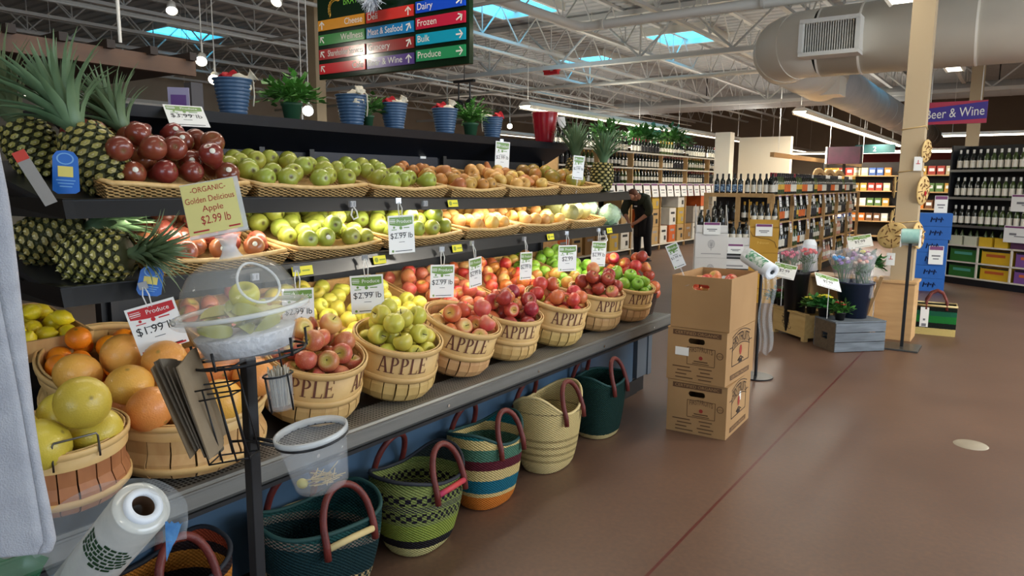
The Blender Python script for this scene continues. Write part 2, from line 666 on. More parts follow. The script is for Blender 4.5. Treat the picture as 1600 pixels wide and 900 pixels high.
def window(name, axis, pos, a, b, za, zb, n):
    mb = MB()
    t = .06

    def bx(a_, b_, c_, d_):
        c, d = ((a_ + b_) / 2, (c_ + d_) / 2), (b_ - a_, d_ - c_)
        if axis == 'x':
            mb.box((pos, c[0], c[1]), (.1, d[0], d[1]))
        else:
            mb.box((c[0], pos, c[1]), (d[0], .1, d[1]))
    bx(a, b, za, za + t)
    bx(a, b, zb - t, zb)
    for i in range(n + 1):
        q = a + (b - a) * i / n
        bx(max(a, q - t / 2), min(b, q + t / 2), za, zb)
    f = struct(mb.build(name, m_frame))
    g = MB()
    c, d = ((a + b) / 2, (za + zb) / 2), (b - a - .02, zb - za - .02)
    if axis == 'x':
        g.box((pos, c[0], c[1]), (.012, d[0], d[1]))
    else:
        g.box((c[0], pos, c[1]), (d[0], .012, d[1]))
    g.build('pane', m_pane, f)


wall_with_openings('wall_right', m_wall, 'x', X1 + .08, Y0, Y1, ZC + .1, [(0.5, 9.5, .7, 3.4)])
wall_with_openings('wall_back', m_wall, 'y', Y0 - .08, X0, X1, ZC + .1, [(-.4, 4.8, .5, 3.4)])
wall_with_openings('wall_left', m_wall, 'x', X0 - .08, Y0, Y1, ZC + .1, [])
wall_with_openings('wall_far', m_wall_far, 'y', Y1 + .08, X0, X1, ZC + .1, [])
struct(MB().box((-4.6, Y1 - .03, 1.5), (4.6, .05, 3.0)).build('trim_1', mat('maroon_wall_panel', (122, 34, 34), .75, c2=(104, 30, 30), scale=1)))
window('window_1', 'x', X1 + .08, .5, 9.5, .7, 3.4, 5)
window('window_2', 'y', Y0 - .08, -.4, 4.8, .5, 3.4, 3)

# ---------------------------------------------------------------- skylights
m_lens = mat('skylight_lens', (70, 200, 255), .3, emit=(70, 205, 255), es=2.6)
sky_at = [(-8.45, 12.0, 'near the hanging pipe bend'), (-10.15, 18.3, 'behind the red emergency light on the joist'), (-6.75, 16.6, 'beside the big duct elbow'),
          (-2.1, 16.8, 'just above the big duct'), (-16.4, 9.9, 'over the dark wooden canopy')]
for (x, y, w) in sky_at:
    t = thing('skylight', 'square blue-lit skylight in the roof deck ' + w, 'skylight', (x, y, ZC))
    mb = MB()
    for (cx_, cy_, dx, dy) in ((-.72, 0, .08, 1.52), (.72, 0, .08, 1.52), (0, -.72, 1.36, .08), (0, .72, 1.36, .08)):
        mb.box((cx_, cy_, -.08), (dx, dy, .17))
    mb.build('curb', white_paint, t)
    MB().box((0, 0, -.03), (1.36, 1.36, .02)).build('lens', m_lens, t)

# ---------------------------------------------------------------- joists, girders, pipes
m_joist = mat('painted_joist_steel', (204, 206, 204), .55)


def truss(L, h, step, ch, rod):
    mb = MB()
    for z in (0, h):
        mb.box((0, L / 2, z + (ch / 2 if z == 0 else -ch / 2)), (ch * 1.7, L, ch))
    n = int(L / step)
    for i in range(n):
        y = i * step
        mb.cyl((0, y, h - ch), (0, y + step / 2, ch), rod, n=6, cap=False)
        mb.cyl((0, y + step / 2, ch), (0, y + step, h - ch), rod, n=6, cap=False)
        if i % 2:
            mb.cyl((0, y + step / 2, ch), (0, y + step / 2, h - ch), rod * .8, n=6, cap=False)
    return mb


j0 = truss(Y1 - Y0 - .3, .72, 1.25, .055, .016).build('ceiling_joist', m_joist, None, (-19.6, Y0 + .15, ZC - .72))
tag(j0, 'white open-web steel joist running lengthwise under the roof deck', 'joist', 'open-web joists under the roof deck')
x = -17.8
while x < 6.4:
    copy_tree(j0, (x, Y0 + .15, ZC - .72))
    x += 1.8
g0 = truss(X1 - X0 - .3, 1.02, 1.9, .09, .026).build('roof_girder', m_joist, None, (X0 + .15, 13.9, ZC - 1.06), (0, 0, -pi / 2))
tag(g0, 'heavy white steel girder truss crossing under the joists', 'girder', 'girder trusses across the aisles')
copy_tree(g0, (X0 + .15, 22.9, ZC - 1.06), (0, 0, -pi / 2))

m_pipe = mat('pale_painted_pipe', (214, 212, 204), .45)
mb = MB()
mb.tube([(-6.15, -1.0, 4.0), (-6.15, 10.40, 4.0), (-6.12, 10.56, 4.0), (-6.0, 10.66, 4.0), (6.8, 10.60, 4.0)], .075, 14)
o = mb.build('roof_drain_pipe', m_pipe)
tag(o, 'thick pale pipe bending ninety degrees under the joists', 'pipe')
for y in (4.0, 8.0):
    MB().cyl((-6.15, y, 4.07), (-6.15, y, ZC - .70), .012, n=6).build('hanger_rod', m_pipe, o)
for x in (-4.0, -1.0, 3.0):
    MB().cyl((x, 10.62, 4.07), (x, 10.62, ZC - .70), .012, n=6).build('hanger_rod', m_pipe, o)
for x in (-5.7, -3.2, -.6):
    MB().cyl((x - .02, 10.63, 4.0), (x + .02, 10.63, 4.0), .083, n=14).build('coupling', m_pipe, o)
for nm, pts, r, lab in (
        ('sprinkler_pipe', [(-11.6, 0, 4.05), (-11.6, 30, 4.05)], .032, 'thin straight white sprinkler pipe over the wood canopy'),
        ('sprinkler_pipe', [(-8.9, -1, 4.1), (-8.9, 31, 4.1)], .032, 'thin straight white sprinkler pipe over the hanging department sign'),
        ('sprinkler_pipe', [(-20, 8.2, 3.9), (6.5, 8.2, 3.9)], .028, 'thin white sprinkler branch pipe crossing before the drain pipe bend'),
        ('sprinkler_pipe', [(-20, 15.2, 3.75), (6.5, 15.2, 3.75)], .04, 'white sprinkler branch pipe crossing behind the duct elbow'),
        ('electrical_conduit', [(-10.2, 4, 3.72), (-10.2, 9.6, 3.72), (-10.2, 9.9, 3.6), (-10.2, 10.4, 3.6), (-10.2, 26, 3.6)], .018, 'thin kinked electrical conduit over the top produce shelf')):
    o = MB().tube(pts, r, 8).build(nm, m_pipe)
    tag(o, lab, 'pipe')
    for k in range(3):
        q = Vector(pts[0]).lerp(Vector(pts[-1]), .25 + .25 * k)
        MB().cyl((q.x, q.y, pts[0][2] + r - .01 if nm[0] == 's' else 3.6), (q.x, q.y, ZC + .0), .006, n=5).build('hanger_rod', m_pipe, o)

# ---------------------------------------------------------------- the big spiral ducts
m_duct = mat('painted_spiral_duct', (236, 231, 218), .38, c2=(228, 222, 208), scale=2, spec=.5)
m_duct_grey = mat('galvanised_duct', (186, 188, 188), .45, .1, c2=(172, 175, 176), scale=3)


def duct_path(pts, r, seam, n=36):
    mb = MB()
    mb.tube(pts, r, n)
    # raised seams
    for i in range(len(pts) - 1):
        a, b = Vector(pts[i]), Vector(pts[i + 1])
        L = (b - a).length
        if L < 1.0:
            continue
        k = seam
        d = (b - a).normalized()
        while k < L - .1:
            c = a + d * k
            mb.cyl(c - d * .012, c + d * .012, r + .006, n=n, cap=True)
            k += seam
    return mb


zz = 3.36
arc = [(-2.35 - .62 * sin(t * pi / 12), 11.12 - .62 * cos(t * pi / 12), zz) for t in range(7)]
pts = [(6.9, 10.5, zz)] + arc + [(-2.97, 14.0, zz - .02), (-2.97, 31, zz - .02)]
o = duct_path([(6.9, 10.5, zz), (-2.35, 10.5, zz)], .44, 1.25).build('spiral_duct', m_duct)
tag(o, 'fat cream spiral duct crossing the aisle overhead with an elbow', 'air duct')
eb = MB().tube(arc, .435, 36, cap=False)
for k in (0, 2, 4, 6):
    d = Vector((-cos(k * pi / 12), sin(k * pi / 12), 0))
    c = Vector(arc[k])
    eb.cyl(c - d * .012, c + d * .012, .443, n=36)
eb.build('elbow', m_duct, o)
duct_path([(-2.97, 11.12, zz), (-2.97, 13.4, zz - .03)], .43, 1.2).build('reducer', m_duct, o)
duct_path([(-2.97, 13.4, zz - .05), (-2.97, 31, zz - .08)], .36, 1.25).build('branch_run', m_duct_grey, o)
MB().box((-2.72, 12.95, zz - .28), (.36, .5, .30)).build('damper_box', m_duct, o)
for x in (-1.0, 2.0, 5.0):
    MB().cyl((x, 10.5, zz + .43), (x, 10.5, ZC - .7), .01, n=6).build('hanger_rod', m_pipe, o)
g = MB()
cx_, cz_ = -2.14, 3.32
for (dx, dz, w, h) in ((0, .20, .70, .05), (0, -.20, .70, .05), (-.33, 0, .05, .36), (.33, 0, .05, .36)):
    g.box((cx_ + dx, 9.99, cz_ + dz), (w, .30, h))
g = g.build('air_grille', white_paint, o)
MB().box((cx_, 10.08, cz_), (.60, .02, .34)).build('grille_back', black, g)
lv = MB()
for i in range(22):
    lv.box((cx_ - .30 + i * .0285, 9.93, cz_), (.009, .10, .35))
lv.build('louvres', white_paint, g)
o = duct_path([(-20, 24.2, 4.13), (6.9, 24.2, 4.13)], .22, 1.5).build('spiral_duct', m_duct_grey)
tag(o, 'long grey duct crossing far behind the cream duct', 'air duct')
for x in (-9.0, -4.9, -.8):
    MB().box((x, 24.2, 4.13 + .4), (.03, .02, .9)).build('hanger_strap', black, o)

# ---------------------------------------------------------------- fluorescent strips
m_tube = mat('glowing_tube', (255, 248, 230), .4, emit=(255, 247, 226), es=5.5)


def strip(x, y0, n, z, lab, w=.26, seg=2.44, up=.0):
    t = thing('strip_light', lab, 'ceiling light', (x, y0, z))
    L = n * seg
    b = MB()
    b.prism([(-w / 2, .0), (-w / 2 + .03, -.045), (-w / 2 + .0, -.06), (-w / 2 - .02, .0), (-w * .3, .07), (w * .3, .07), (w / 2 + .02, 0), (w / 2, -.06), (w / 2 - .03, -.045), (w / 2, 0)], L)
    b.build('housing', white_paint, t)
    for i in range(n):
        MB().box((0, i * seg + seg / 2, -.022), (w - .05, seg - .05, .036)).build('lens', m_tube, t)
    for i in range(n + 1):
        q = min(max(i * seg, .1), L - .1)
        MB().cyl((0, q, .06), (0, q, ZC - z), .004, n=5).build('hanger_wire', m_pipe, t)
    return t


strip(-7.64, 11.3, 9, 2.9, 'long glowing fluorescent strip hung over the produce case end')
strip(-3.67, 14.9, 6, 2.9, 'long glowing fluorescent strip below the big duct')
strip(-12.4, 16.6, 6, 2.9, 'glowing fluorescent strip behind the red pot and tall pineapple')
strip(-13.5, 3.4, 2, 2.9, 'short glowing fluorescent strip under the dark wooden canopy')
strip(-1.2, 6.4, 1, 3.42, 'glowing twin tube fitting high beside the tan column top')
strip(-1.1, 12.0, 1, 3.42, 'glowing twin tube fitting behind the duct and tan column')
strip(1.0, 4.6, 1, 3.42, 'unseen twin tube fitting added over the open floor')  # this and the next three: out of view, added to house the fill points
strip(-3.0, 3.2, 1, 3.68, 'unseen twin tube fitting added over the produce case')
strip(1.4, -2.6, 1, 3.42, 'unseen twin tube fitting added over the shop front')
strip(-5.6, -3.4, 1, 3.52, 'unseen twin tube fitting added over the front corner')
strip(2.9, 4.2, 8, 2.76, 'unseen fluorescent strip added over the open floor')  # out-of-view row added for general fill
for (x0_, y_, z_, L_, w_) in ((-7.6, 26.6, 2.55, 6.5, 'over the maroon wall'), (-2.6, 24.5, 2.5, 3.4, 'over the blue beer cases'), (-1.6, 19.0, 2.6, 2.4, 'below the beer sign')):
    t = thing('strip_light', 'glowing fluorescent strip running crosswise ' + w_, 'ceiling light', (x0_, y_, z_))
    MB().box((L_ / 2, 0, .03), (L_, .16, .06)).build('housing', white_paint, t)
    MB().box((L_ / 2, 0, -.015), (L_ - .06, .11, .03)).build('lens', m_tube, t)
    for q in (.2, L_ - .2):
        MB().cyl((q, 0, .05), (q, 0, ZC - z_), .004, n=5).build('hanger_wire', m_pipe, t)

# ---------------------------------------------------------------- track spotlights
m_lamp = mat('glowing_spot_face', (255, 246, 220), .4, emit=(255, 244, 214), es=14)
spot_lab = 'small white track spotlight '


def spot(p, d, w, r=.065):
    t = thing('track_spotlight', spot_lab + w, 'spotlight', p)
    d = Vector(d).normalized()
    M = Vector((0, 0, -1)).rotation_difference(d).to_matrix().to_4x4()
    c = MB().lathe([(.02, .13), (.045, .12), (r * .75, .06), (r, 0), (r * .93, 0), (r * .6, .05)], 16, T=M)
    c.build('can', white_paint, t)
    MB().lathe([(0, .006), (r * .9, .008)], 16, T=M).build('lamp_face', m_lamp, t)
    q = MB()
    q.cyl(-d * .12, (-d.x * .12, -d.y * .12, .22), .012, n=6)
    q.cyl((-d.x * .12, -d.y * .12, .20), (-d.x * .12, -d.y * .12, ZC - p[2]), .006, n=5)
    q.build('stem', white_paint, t)
    return t


for p, d, w in (((-7.89, 4.68, 3.35), (.55, -.3, -.8), 'glowing over the skylit joists above the wood canopy'),
                ((-7.57, 4.8, 2.80), (.6, -.5, -.6), 'glowing beside the canopy end'),
                ((-7.44, 4.86, 2.60), (.6, -.5, -.5), 'glowing just above the first blue pail'),
                ((-6.95, 5.35, 3.45), (.2, -.6, -.75), 'glowing beside the top of the department sign'),
                ((-6.6, 5.45, 2.27), (.6, -.6, -.4), 'glowing between the fern and the department sign post'),
                ((-6.9, 5.6, 2.05), (.6, -.6, -.4), 'glowing low beside the fern pot'),
                ((-9.6, 13.6, 2.75), (.5, -.7, -.4), 'glowing above the tall pineapple crown'),
                ((-10.6, 12.6, 2.72), (.5, -.7, -.4), 'glowing beside the red pot'),
                ((-6.78, 2.5, 3.05), (.62, .62, -.15), 'aimed at the department sign')):
    spot(p, d, w)
ld = bpy.data.lights.new('sign_spot', 'SPOT')
ld.energy = 26
ld.color = (1, .95, .8)
ld.spot_size = radians(60)
ld.shadow_soft_size = .09
lo = bpy.data.objects.new('sign_spot', ld)
lo.location = (-6.70, 2.58, 3.03)
lo.rotation_euler = Vector((2.1, 1.95, -.45)).to_track_quat('-Z', 'Y').to_euler()
COL.objects.link(lo)
# small clip heads under the sign and the red emergency lamp
o = MB().sph((0, 0, 0), (.07, .05, .07), 12, 8).sph((.17, 0, .01), (.07, .05, .07), 12, 8).cyl((0, 0, .05), (0, 0, .28), .01, n=6).cyl((.17, 0, .05), (.17, 0, .28), .01, n=6).box((.085, 0, .28), (.3, .05, .03)).build('ceiling_speaker', black, None, (-5.62, 6.9, 2.40))
tag(o, 'pair of small black round heads hung below the department sign', 'speaker')
MB().cyl((.085, 0, .28), (.085, 0, ZC - 2.40), .006, n=5).build('hanger_rod', black, o)
o = MB().box((0, 0, 0), (.34, .1, .07)).sph((-.13, 0, .06), (.09, .07, .06), 12, 8).sph((.13, 0, .06), (.09, .07, .06), 12, 8).build('emergency_light', mat('red_enamel', (168, 22, 26), .35), None, (-8.7, 13.9, ZC - 1.12))
tag(o, 'small red twin-headed emergency lamp on the girder', 'lamp')

# ---------------------------------------------------------------- structural column with wooden wrap
m_col = mat('tan_column_paint', (180, 160, 128), .6)
struct(MB().box((-.90, 7.99, 2.5), (.19, .19, 5.0)).build('column', m_col))
m_wrap = mat('pale_plywood', (206, 166, 116), .55, c2=(190, 150, 102), scale=4, stretch=(1, 1, 6))
o = MB().box((-.935, 7.99, .28), (.34, .34, .56)).box((-.935, 7.99, .57), (.37, .37, .025)).build('column_plinth', m_wrap, bevel=.004)
tag(o, 'pale plywood box wrapped round the foot of the tan column', 'plinth')
for (x, y, w) in ((-9.68, 8.2, 'behind the sign'), (-.83, 15.6, 'x')):
    struct(MB().box((x, y, 2.5), (.2, .2, 5)).build('column', m_col))

o = MB().box((-8.75, 5.42, 1.36), (.16, .16, 2.72)).build('display_post', mat('grey_post', (128, 126, 130), .5))
tag(o, 'short grey post standing beyond the canopy beside the first blue pail', 'post')
# dark slatted canopy, upper left
m_beam = mat('dark_walnut_board', (98, 66, 40), .5, c2=(78, 50, 30), scale=3, stretch=(6, 1, 6))
m_slat = mat('dark_slat', (42, 30, 24), .6)
t = thing('slatted_canopy', 'dark wooden slatted canopy hung from the ceiling over the far stall', 'canopy', (-4.72, .60, 2.205))
MB().box((0, .585, .05), (.05, 3.5, .105)).build('fascia_board', m_beam, t)
sl = MB()
for i in range(13):
    sl.box((-1.15, -.95 + i * .27, .118), (2.45, .05, .05))
sl.build('slats', m_slat, t)
MB().box((-1.25, .585, .03), (2.4, 3.4, .03)).build('soffit', m_slat, t)
for y in (-.4, .9, 2.0):
    MB().cyl((-.3, y, .2), (-.3, y, ZC - 2.205), .012, n=6).build('hanger_rod', m_pipe, t)
# ================================================================ PRODUCE CASE
CASE_Y0, CASE_Y1 = .45, 4.82
case = thing('produce_case', 'long black tiered produce case with steel bumper and blue kick panel', 'produce case', (0, 0, 0))
L, YM = CASE_Y1 - CASE_Y0, (CASE_Y0 + CASE_Y1) / 2
m_bump = mat('bumper_steel', (128, 128, 124), .36, .35, c2=(108, 108, 104), scale=6, stretch=(1, .3, 6))
m_kick = mat('blue_kick_panel', (66, 92, 116), .42, c2=(56, 80, 102), scale=3)
m_deck_b = mat('black_deck', (26, 27, 28), .5)
m_perf = mat('perforated_grille', (92, 92, 90), .45, .6)
nt = m_perf.node_tree
b_ = nt.nodes['Principled BSDF']
tc = nd(nt, 'ShaderNodeTexCoord')
vo = nd(nt, 'ShaderNodeTexVoronoi')
vo.inputs['Scale'].default_value = 62
vo.inputs['Randomness'].default_value = 0.0
nt.links.new(tc.outputs['Object'], vo.inputs['Vector'])
lt = nd(nt, 'ShaderNodeMath', operation='LESS_THAN')
lt.inputs[1].default_value = .40
nt.links.new(vo.outputs['Distance'], lt.inputs[0])
mx = nd(nt, 'ShaderNodeMix', data_type='RGBA')
nt.links.new(lt.outputs[0], mx.inputs['Factor'])
mx.inputs['A'].default_value = lin((168, 168, 162)) + (1,)
mx.inputs['B'].default_value = (.008, .008, .008, 1)
nt.links.new(mx.outputs['Result'], b_.inputs['Base Color'])

MB().prism([(-2.0, .505), (-1.985, .50), (-1.972, .515), (-1.972, .560), (-1.985, .578), (-2.0, .580)], L, T=Matrix.Translation((0, CASE_Y0, 0))).box((-1.971, YM, .568), (.006, L, .006)).build('bumper', m_bump, case)
MB().box((-1.99, YM, .492), (.03, L, .014)).build('bumper_gasket', black, case)
MB().box((-2.075, YM, .570), (.15, L, .014)).build('air_grille', m_perf, case)
MB().box((-2.65, YM, .545), (1.00, L, .05)).box((-2.07, YM, .53), (.18, L, .05)).build('deck', m_deck_b, case)
MB().box((-2.17, YM - .12, .31), (.03, L - .24, .40)).build('kick_panel', m_kick, case)
MB().box((-2.17, YM, .05), (.02, L - .3, .11)).build('toe_board', black, case)
bo = MB()
for k in range(6):
    y = .9 + k * .72
    bo.cyl((-1.966, y, .535), (-1.974, y, .535), .007, n=8)
bo.build('bolts', chrome, case)
MB().box((-2.60, CASE_Y1 - .02, .33), (.95, .06, .42)).box((-2.165, CASE_Y1 - .1, .33), (.06, .22, .41)).build('end_panel', mat('grey_end_panel', (84, 92, 100), .45), case)
MB().box((-2.24, CASE_Y1 - .12, .06), (.14, .2, .12)).box((-3.0, CASE_Y1 - .12, .06), (.14, .2, .12)).build('foot', black, case)
# back wall, its blue painted middle and slotted uprights
WY0, WY1 = 1.42, 4.75
MB().box((-3.06, (WY0 + WY1) / 2, 1.15), (.05, WY1 - WY0, 1.26)).build('back_panel', mat('black_back_panel', (20, 22, 27), .45), case)
MB().box((-3.03, 3.0, 1.63), (.012, 1.0, .24)).build('back_inset', blue_panel, case)
MB().box((-3.02, 3.36, 1.655), (.006, .05, .03)).build('paper_note', paper, case)
for y in (1.46, 2.2, 2.5, 3.55, 4.7):
    MB().box((-3.02, y, 1.25), (.03, .03, 1.0)).build('upright', black, case)
# two sloping shelves that wrap round the case end, with price rail and tube
TILT = radians(12)
m_shelf = black_shelf


def sag1(y):
    return -.024 * max(0, 1 - abs(y - 3.2) / 1.6)


def sag2(y):
    return -.028 * max(0, min(1, (3.1 - y) / 1.2))


def bend(o, f):
    for v in o.data.vertices:
        v.co.z += f(v.co.y)
    o.data.update()
    for c in o.children:
        bend(c, f)


def subdiv(o):
    import bmesh
    b = bmesh.new()
    b.from_mesh(o.data)
    es = [e for e in b.edges if abs(e.verts[0].co.y - e.verts[1].co.y) > 1]
    bmesh.ops.subdivide_edges(b, edges=es, cuts=14, use_grid_fill=True)
    b.to_mesh(o.data)
    b.free()
    for c in o.children:
        subdiv(c)


def shelf(z, xf, y0, y1):
    dep = 3.03 + xf
    s = MB()
    zb = z + dep * math.tan(TILT)
    s.add([(xf, y0, z), (-3.03, y0, zb), (-3.03, y1, zb), (xf, y1, z), (xf, y0, z - .018), (-3.03, y0, zb - .018), (-3.03, y1, zb - .018), (xf, y1, z - .018)],
          [(0, 3, 2, 1), (4, 5, 6, 7), (0, 1, 5, 4), (1, 2, 6, 5), (2, 3, 7, 6), (3, 0, 4, 7)])
    s = s.build('shelf', m_shelf, case)
    r = MB()
    prof = [(xf + .035, z - .036), (xf + .042, z - .036), (xf + .020, z + .018), (xf + .028, z + .022), (xf + .010, z + .024), (xf - .005, z + .0)]
    r.prism(prof, y1 - y0, T=Matrix.Translation((0, y0, 0)))
    # return rail along the case end, towards -X
    r.add([(xf + .042, y0 - .002, z - .036), (-3.05, y0 - .04, z - .036), (-3.05, y0 - .02, z + .024), (xf + .02, y0 + .0, z + .024), (xf + .042, y0 + .03, z - .036), (-3.05, y0 + .0, z - .036), (-3.05, y0 + .01, z + .024), (xf + .02, y0 + .03, z + .024)],
          [(0, 1, 2, 3), (7, 6, 5, 4), (3, 2, 6, 7), (0, 4, 5, 1), (1, 5, 6, 2), (0, 3, 7, 4)])
    r.build('price_rail', mat('black_price_rail', (14, 15, 18), .3, coat=.3), s)
    MB().cyl((xf - .07, y0 + .45, z - .014), (xf - .07, y1 - .15, z - .014), .010, n=10).build('lamp_tube', m_shelftube, s)
    for y in (y0 + .10, 2.5, 3.5, y1 - .04):
        MB().prism([(xf + .02, z - .02), (-3.03, zb - .03), (-3.03, zb - .15), (-2.6, z - .02)], .012, T=Matrix.Translation((0, y, 0))).build('bracket', black, s)
    return s


m_shelftube = mat('glowing_shelf_tube', (255, 246, 226), .4, emit=(255, 246, 224), es=6)
for s_, f_ in ((shelf(1.420, -2.345, 1.0, 4.78), sag1), (shelf(1.188, -2.335, .97, 4.80), sag2)):
    subdiv(s_)
    bend(s_, f_)
# top canopy
t = MB()
t.prism([(-2.85, 1.745), (-2.84, 1.79), (-3.36, 1.80), (-3.36, 1.77), (-3.08, 1.62)], 4.80 - 1.40, T=Matrix.Translation((0, 1.40, 0)))
t.add([(-2.84, 1.40, 1.745), (-3.36, 1.28, 1.72), (-3.36, 1.28, 1.765), (-2.84, 1.40, 1.79), (-2.86, 1.44, 1.745), (-3.36, 1.44, 1.72), (-3.36, 1.44, 1.765), (-2.86, 1.44, 1.79)],
      [(0, 1, 2, 3), (7, 6, 5, 4), (3, 2, 6, 7), (0, 4, 5, 1)])
t.build('canopy', mat('black_canopy', (20, 22, 28), .35), case)

# ================================================================ FRUIT KINDS
def apple_prof(n=11, flat=.9):
    pr = []
    for i in range(n + 1):
        t = pi * i / n
        r = sin(t) ** .85 if 0 < i < n else 0
        z = -cos(t) * flat
        r *= 1 + .10 * cos(t) * -1   # wider shoulders
        if i >= n - 1:
            z -= .20 * (i - n + 2)
        if i <= 0:
            z += .14
        pr.append((r, z))
    return pr


def lathe_mesh(prof, k, n=16):
    return MB().lathe([(r * k, z * k) for r, z in prof], n)


PEAR = [(0, -.80), (.30, -.86), (.62, -.78), (.88, -.50), (1.0, -.10), (.95, .28), (.74, .68), (.52, 1.02), (.40, 1.30), (.26, 1.48), (0, 1.54)]
MANGO = [(0, -1.15), (.34, -1.08), (.68, -.84), (.92, -.40), (1.0, .05), (.93, .45), (.72, .82), (.40, 1.06), (0, 1.14)]


def proto(name, mb, m):
    """first of a kind: linked far down later, its mesh shared by every copy"""
    me = mb.build(name, m)
    return me


FR = {}


def kind(key, name, mb, m, cat=None):
    o = mb.build(name, m)
    FR[key] = (o.data, name, cat or name.split('_')[-1])
    bpy.data.objects.remove(o)


AP = apple_prof()
m_app = {
    'rosy': fruit('rosy_apple_skin', (172, 44, 54), (206, 138, 92), scale=16, var=.5, rnd=.14, dimple=((190, 176, 84), .035, .034), speck=(228, 180, 140)),
    'golden': fruit('golden_apple_skin', (214, 200, 86), (194, 188, 72), scale=10, rnd=.12, dimple=((150, 150, 60), .035, .024), speck=(170, 160, 80)),
    'pinkgold': fruit('pink_gold_apple_skin', (222, 176, 112), (206, 96, 72), scale=15, var=.45, rnd=.25, dimple=((206, 190, 100), .035, .034)),
    'crimson': fruit('crimson_apple_skin', (140, 32, 36), (174, 60, 50), scale=14, rnd=.1, dimple=((176, 120, 70), .035, .022), speck=(196, 120, 100)),
    'red': fruit('red_apple_skin', (188, 50, 46), (212, 112, 76), scale=15, rnd=.14, dimple=((214, 176, 90), .035, .030)),
    'orange': fruit('orange_red_apple_skin', (184, 48, 42), (208, 128, 66), scale=15, var=.4, rnd=.25, dimple=((200, 170, 80), .035, .030)),
    'green': fruit('green_apple_skin', (146, 190, 62), (126, 172, 54), scale=9, rnd=.10, dimple=((104, 140, 44), .035, .022), speck=(190, 214, 130)),
    'limered': fruit('green_red_apple_skin', (182, 190, 76), (206, 92, 70), scale=13, var=.5, rnd=.15),
}
for k_, m_ in m_app.items():
    kind('apple_' + k_, 'apple', lathe_mesh(AP, .0425), m_, 'apple')
kind('orange', 'orange', MB().sph((0, 0, 0), (.042, .042, .040), 18, 12), fruit('orange_peel', (243, 150, 24), (236, 132, 18), .42, rnd=.06, bump=.25, bscale=260, dimple=((150, 120, 40), .041, .008)))
kind('grapefruit', 'grapefruit', MB().sph((0, 0, 0), (.060, .060, .054), 22, 14), fruit('grapefruit_peel', (226, 164, 70), (224, 140, 76), .38, scale=7, rnd=.15, bump=.2, bscale=220, dimple=((170, 130, 60), .055, .008)))
kind('pomelo', 'pomelo', MB().sph((0, 0, 0), (.068, .068, .060), 22, 14), fruit('pomelo_peel', (206, 188, 68), (196, 172, 60), .36, scale=6, rnd=.08, bump=.15, bscale=200, dimple=((150, 130, 60), .061, .008)))
kind('lemon', 'lemon', lathe_mesh([(0, -1.35), (.16, -1.28), (.3, -1.1), (.75, -.75), (1, 0), (.75, .75), (.3, 1.1), (.18, 1.3), (0, 1.35)], .032), fruit('lemon_peel', (236, 214, 40), (228, 200, 30), .4, rnd=.05, bump=.2, bscale=220))
kind('pear_red', 'pear', lathe_mesh(PEAR, .041), fruit('red_pear_skin', (106, 36, 30), (140, 66, 44), .28, scale=9, rnd=.12, dimple=((120, 84, 50), -.034, .012), coat=.4), 'pear')
kind('pear_blush', 'pear', lathe_mesh(PEAR, .041), fruit('blush_pear_skin', (146, 64, 50), (178, 108, 74), .3, scale=9, rnd=.14, dimple=((120, 84, 50), -.034, .012), coat=.4), 'pear')
kind('pear_green', 'pear', lathe_mesh(PEAR, .041), fruit('green_pear_skin', (152, 164, 58), (170, 172, 74), .35, scale=9, rnd=.15, dimple=((96, 84, 40), -.034, .012), speck=(122, 126, 44)), 'pear')
kind('pear_brown', 'pear', lathe_mesh(PEAR, .036), fruit('russet_pear_skin', (176, 118, 50), (196, 142, 70), .5, scale=12, rnd=.2, dimple=((110, 80, 40), -.03, .011)), 'pear')
kind('pear_tan', 'pear', lathe_mesh(apple_prof(flat=.86), .039), fruit('tan_pear_skin', (208, 156, 78), (222, 176, 100), .5, scale=12, rnd=.15, dimple=((120, 90, 50), .03, .014)), 'pear')
kind('mango', 'mango', lathe_mesh(MANGO, .045), fruit('mango_skin', (120, 138, 54), (176, 112, 52), .35, scale=7, var=.35, rnd=.3), 'mango')
kind('melon', 'melon', MB().sph((0, 0, 0), (.062, .060, .058), 18, 12), fruit('pale_melon_rind', (176, 172, 106), (150, 150, 88), .5, scale=12, rnd=.2, bump=.3, bscale=90), 'melon')
m_stem = mat('brown_stem', (70, 48, 28), .7)
stem_me = MB().tube([(0, 0, .026), (.002, 0, .036), (.006, .001, .046)], [.0022, .0016, .0020], 6).build('stem', m_stem)
STEM = stem_me.data
bpy.data.objects.remove(stem_me)
m_stick = mat('white_fruit_sticker', (232, 230, 214), .35)
st_ = MB().lathe([(0, .0014), (.0085, .0006), (.0095, -.0004)], 14).build('sticker', m_stick)
STICK = st_.data
bpy.data.objects.remove(st_)


def put(key, p, rot, label, group, scale=1., stem=False, stick=None):
    me, name, cat = FR[key]
    o = bpy.data.objects.new(name, me)
    COL.objects.link(o)
    o.location = p
    o.rotation_mode = 'QUATERNION'
    o.rotation_quaternion = rot
    o.scale = (scale,) * 3
    tag(o, label, cat, group)
    if stem:
        s = bpy.data.objects.new('stem', STEM)
        COL.objects.link(s)
        s.parent = o
    if stick is not None:
        # a paper sticker on the side that faces the aisle
        s = bpy.data.objects.new('sticker', STICK)
        COL.objects.link(s)
        s.parent = o
        d = (rot.inverted() @ Vector(stick)).normalized()
        r = .0412 if d.z < 0 else .0408
        s.location = d * r
        s.rotation_mode = 'QUATERNION'
        s.rotation_quaternion = Vector((0, 0, 1)).rotation_difference(d)
    return o


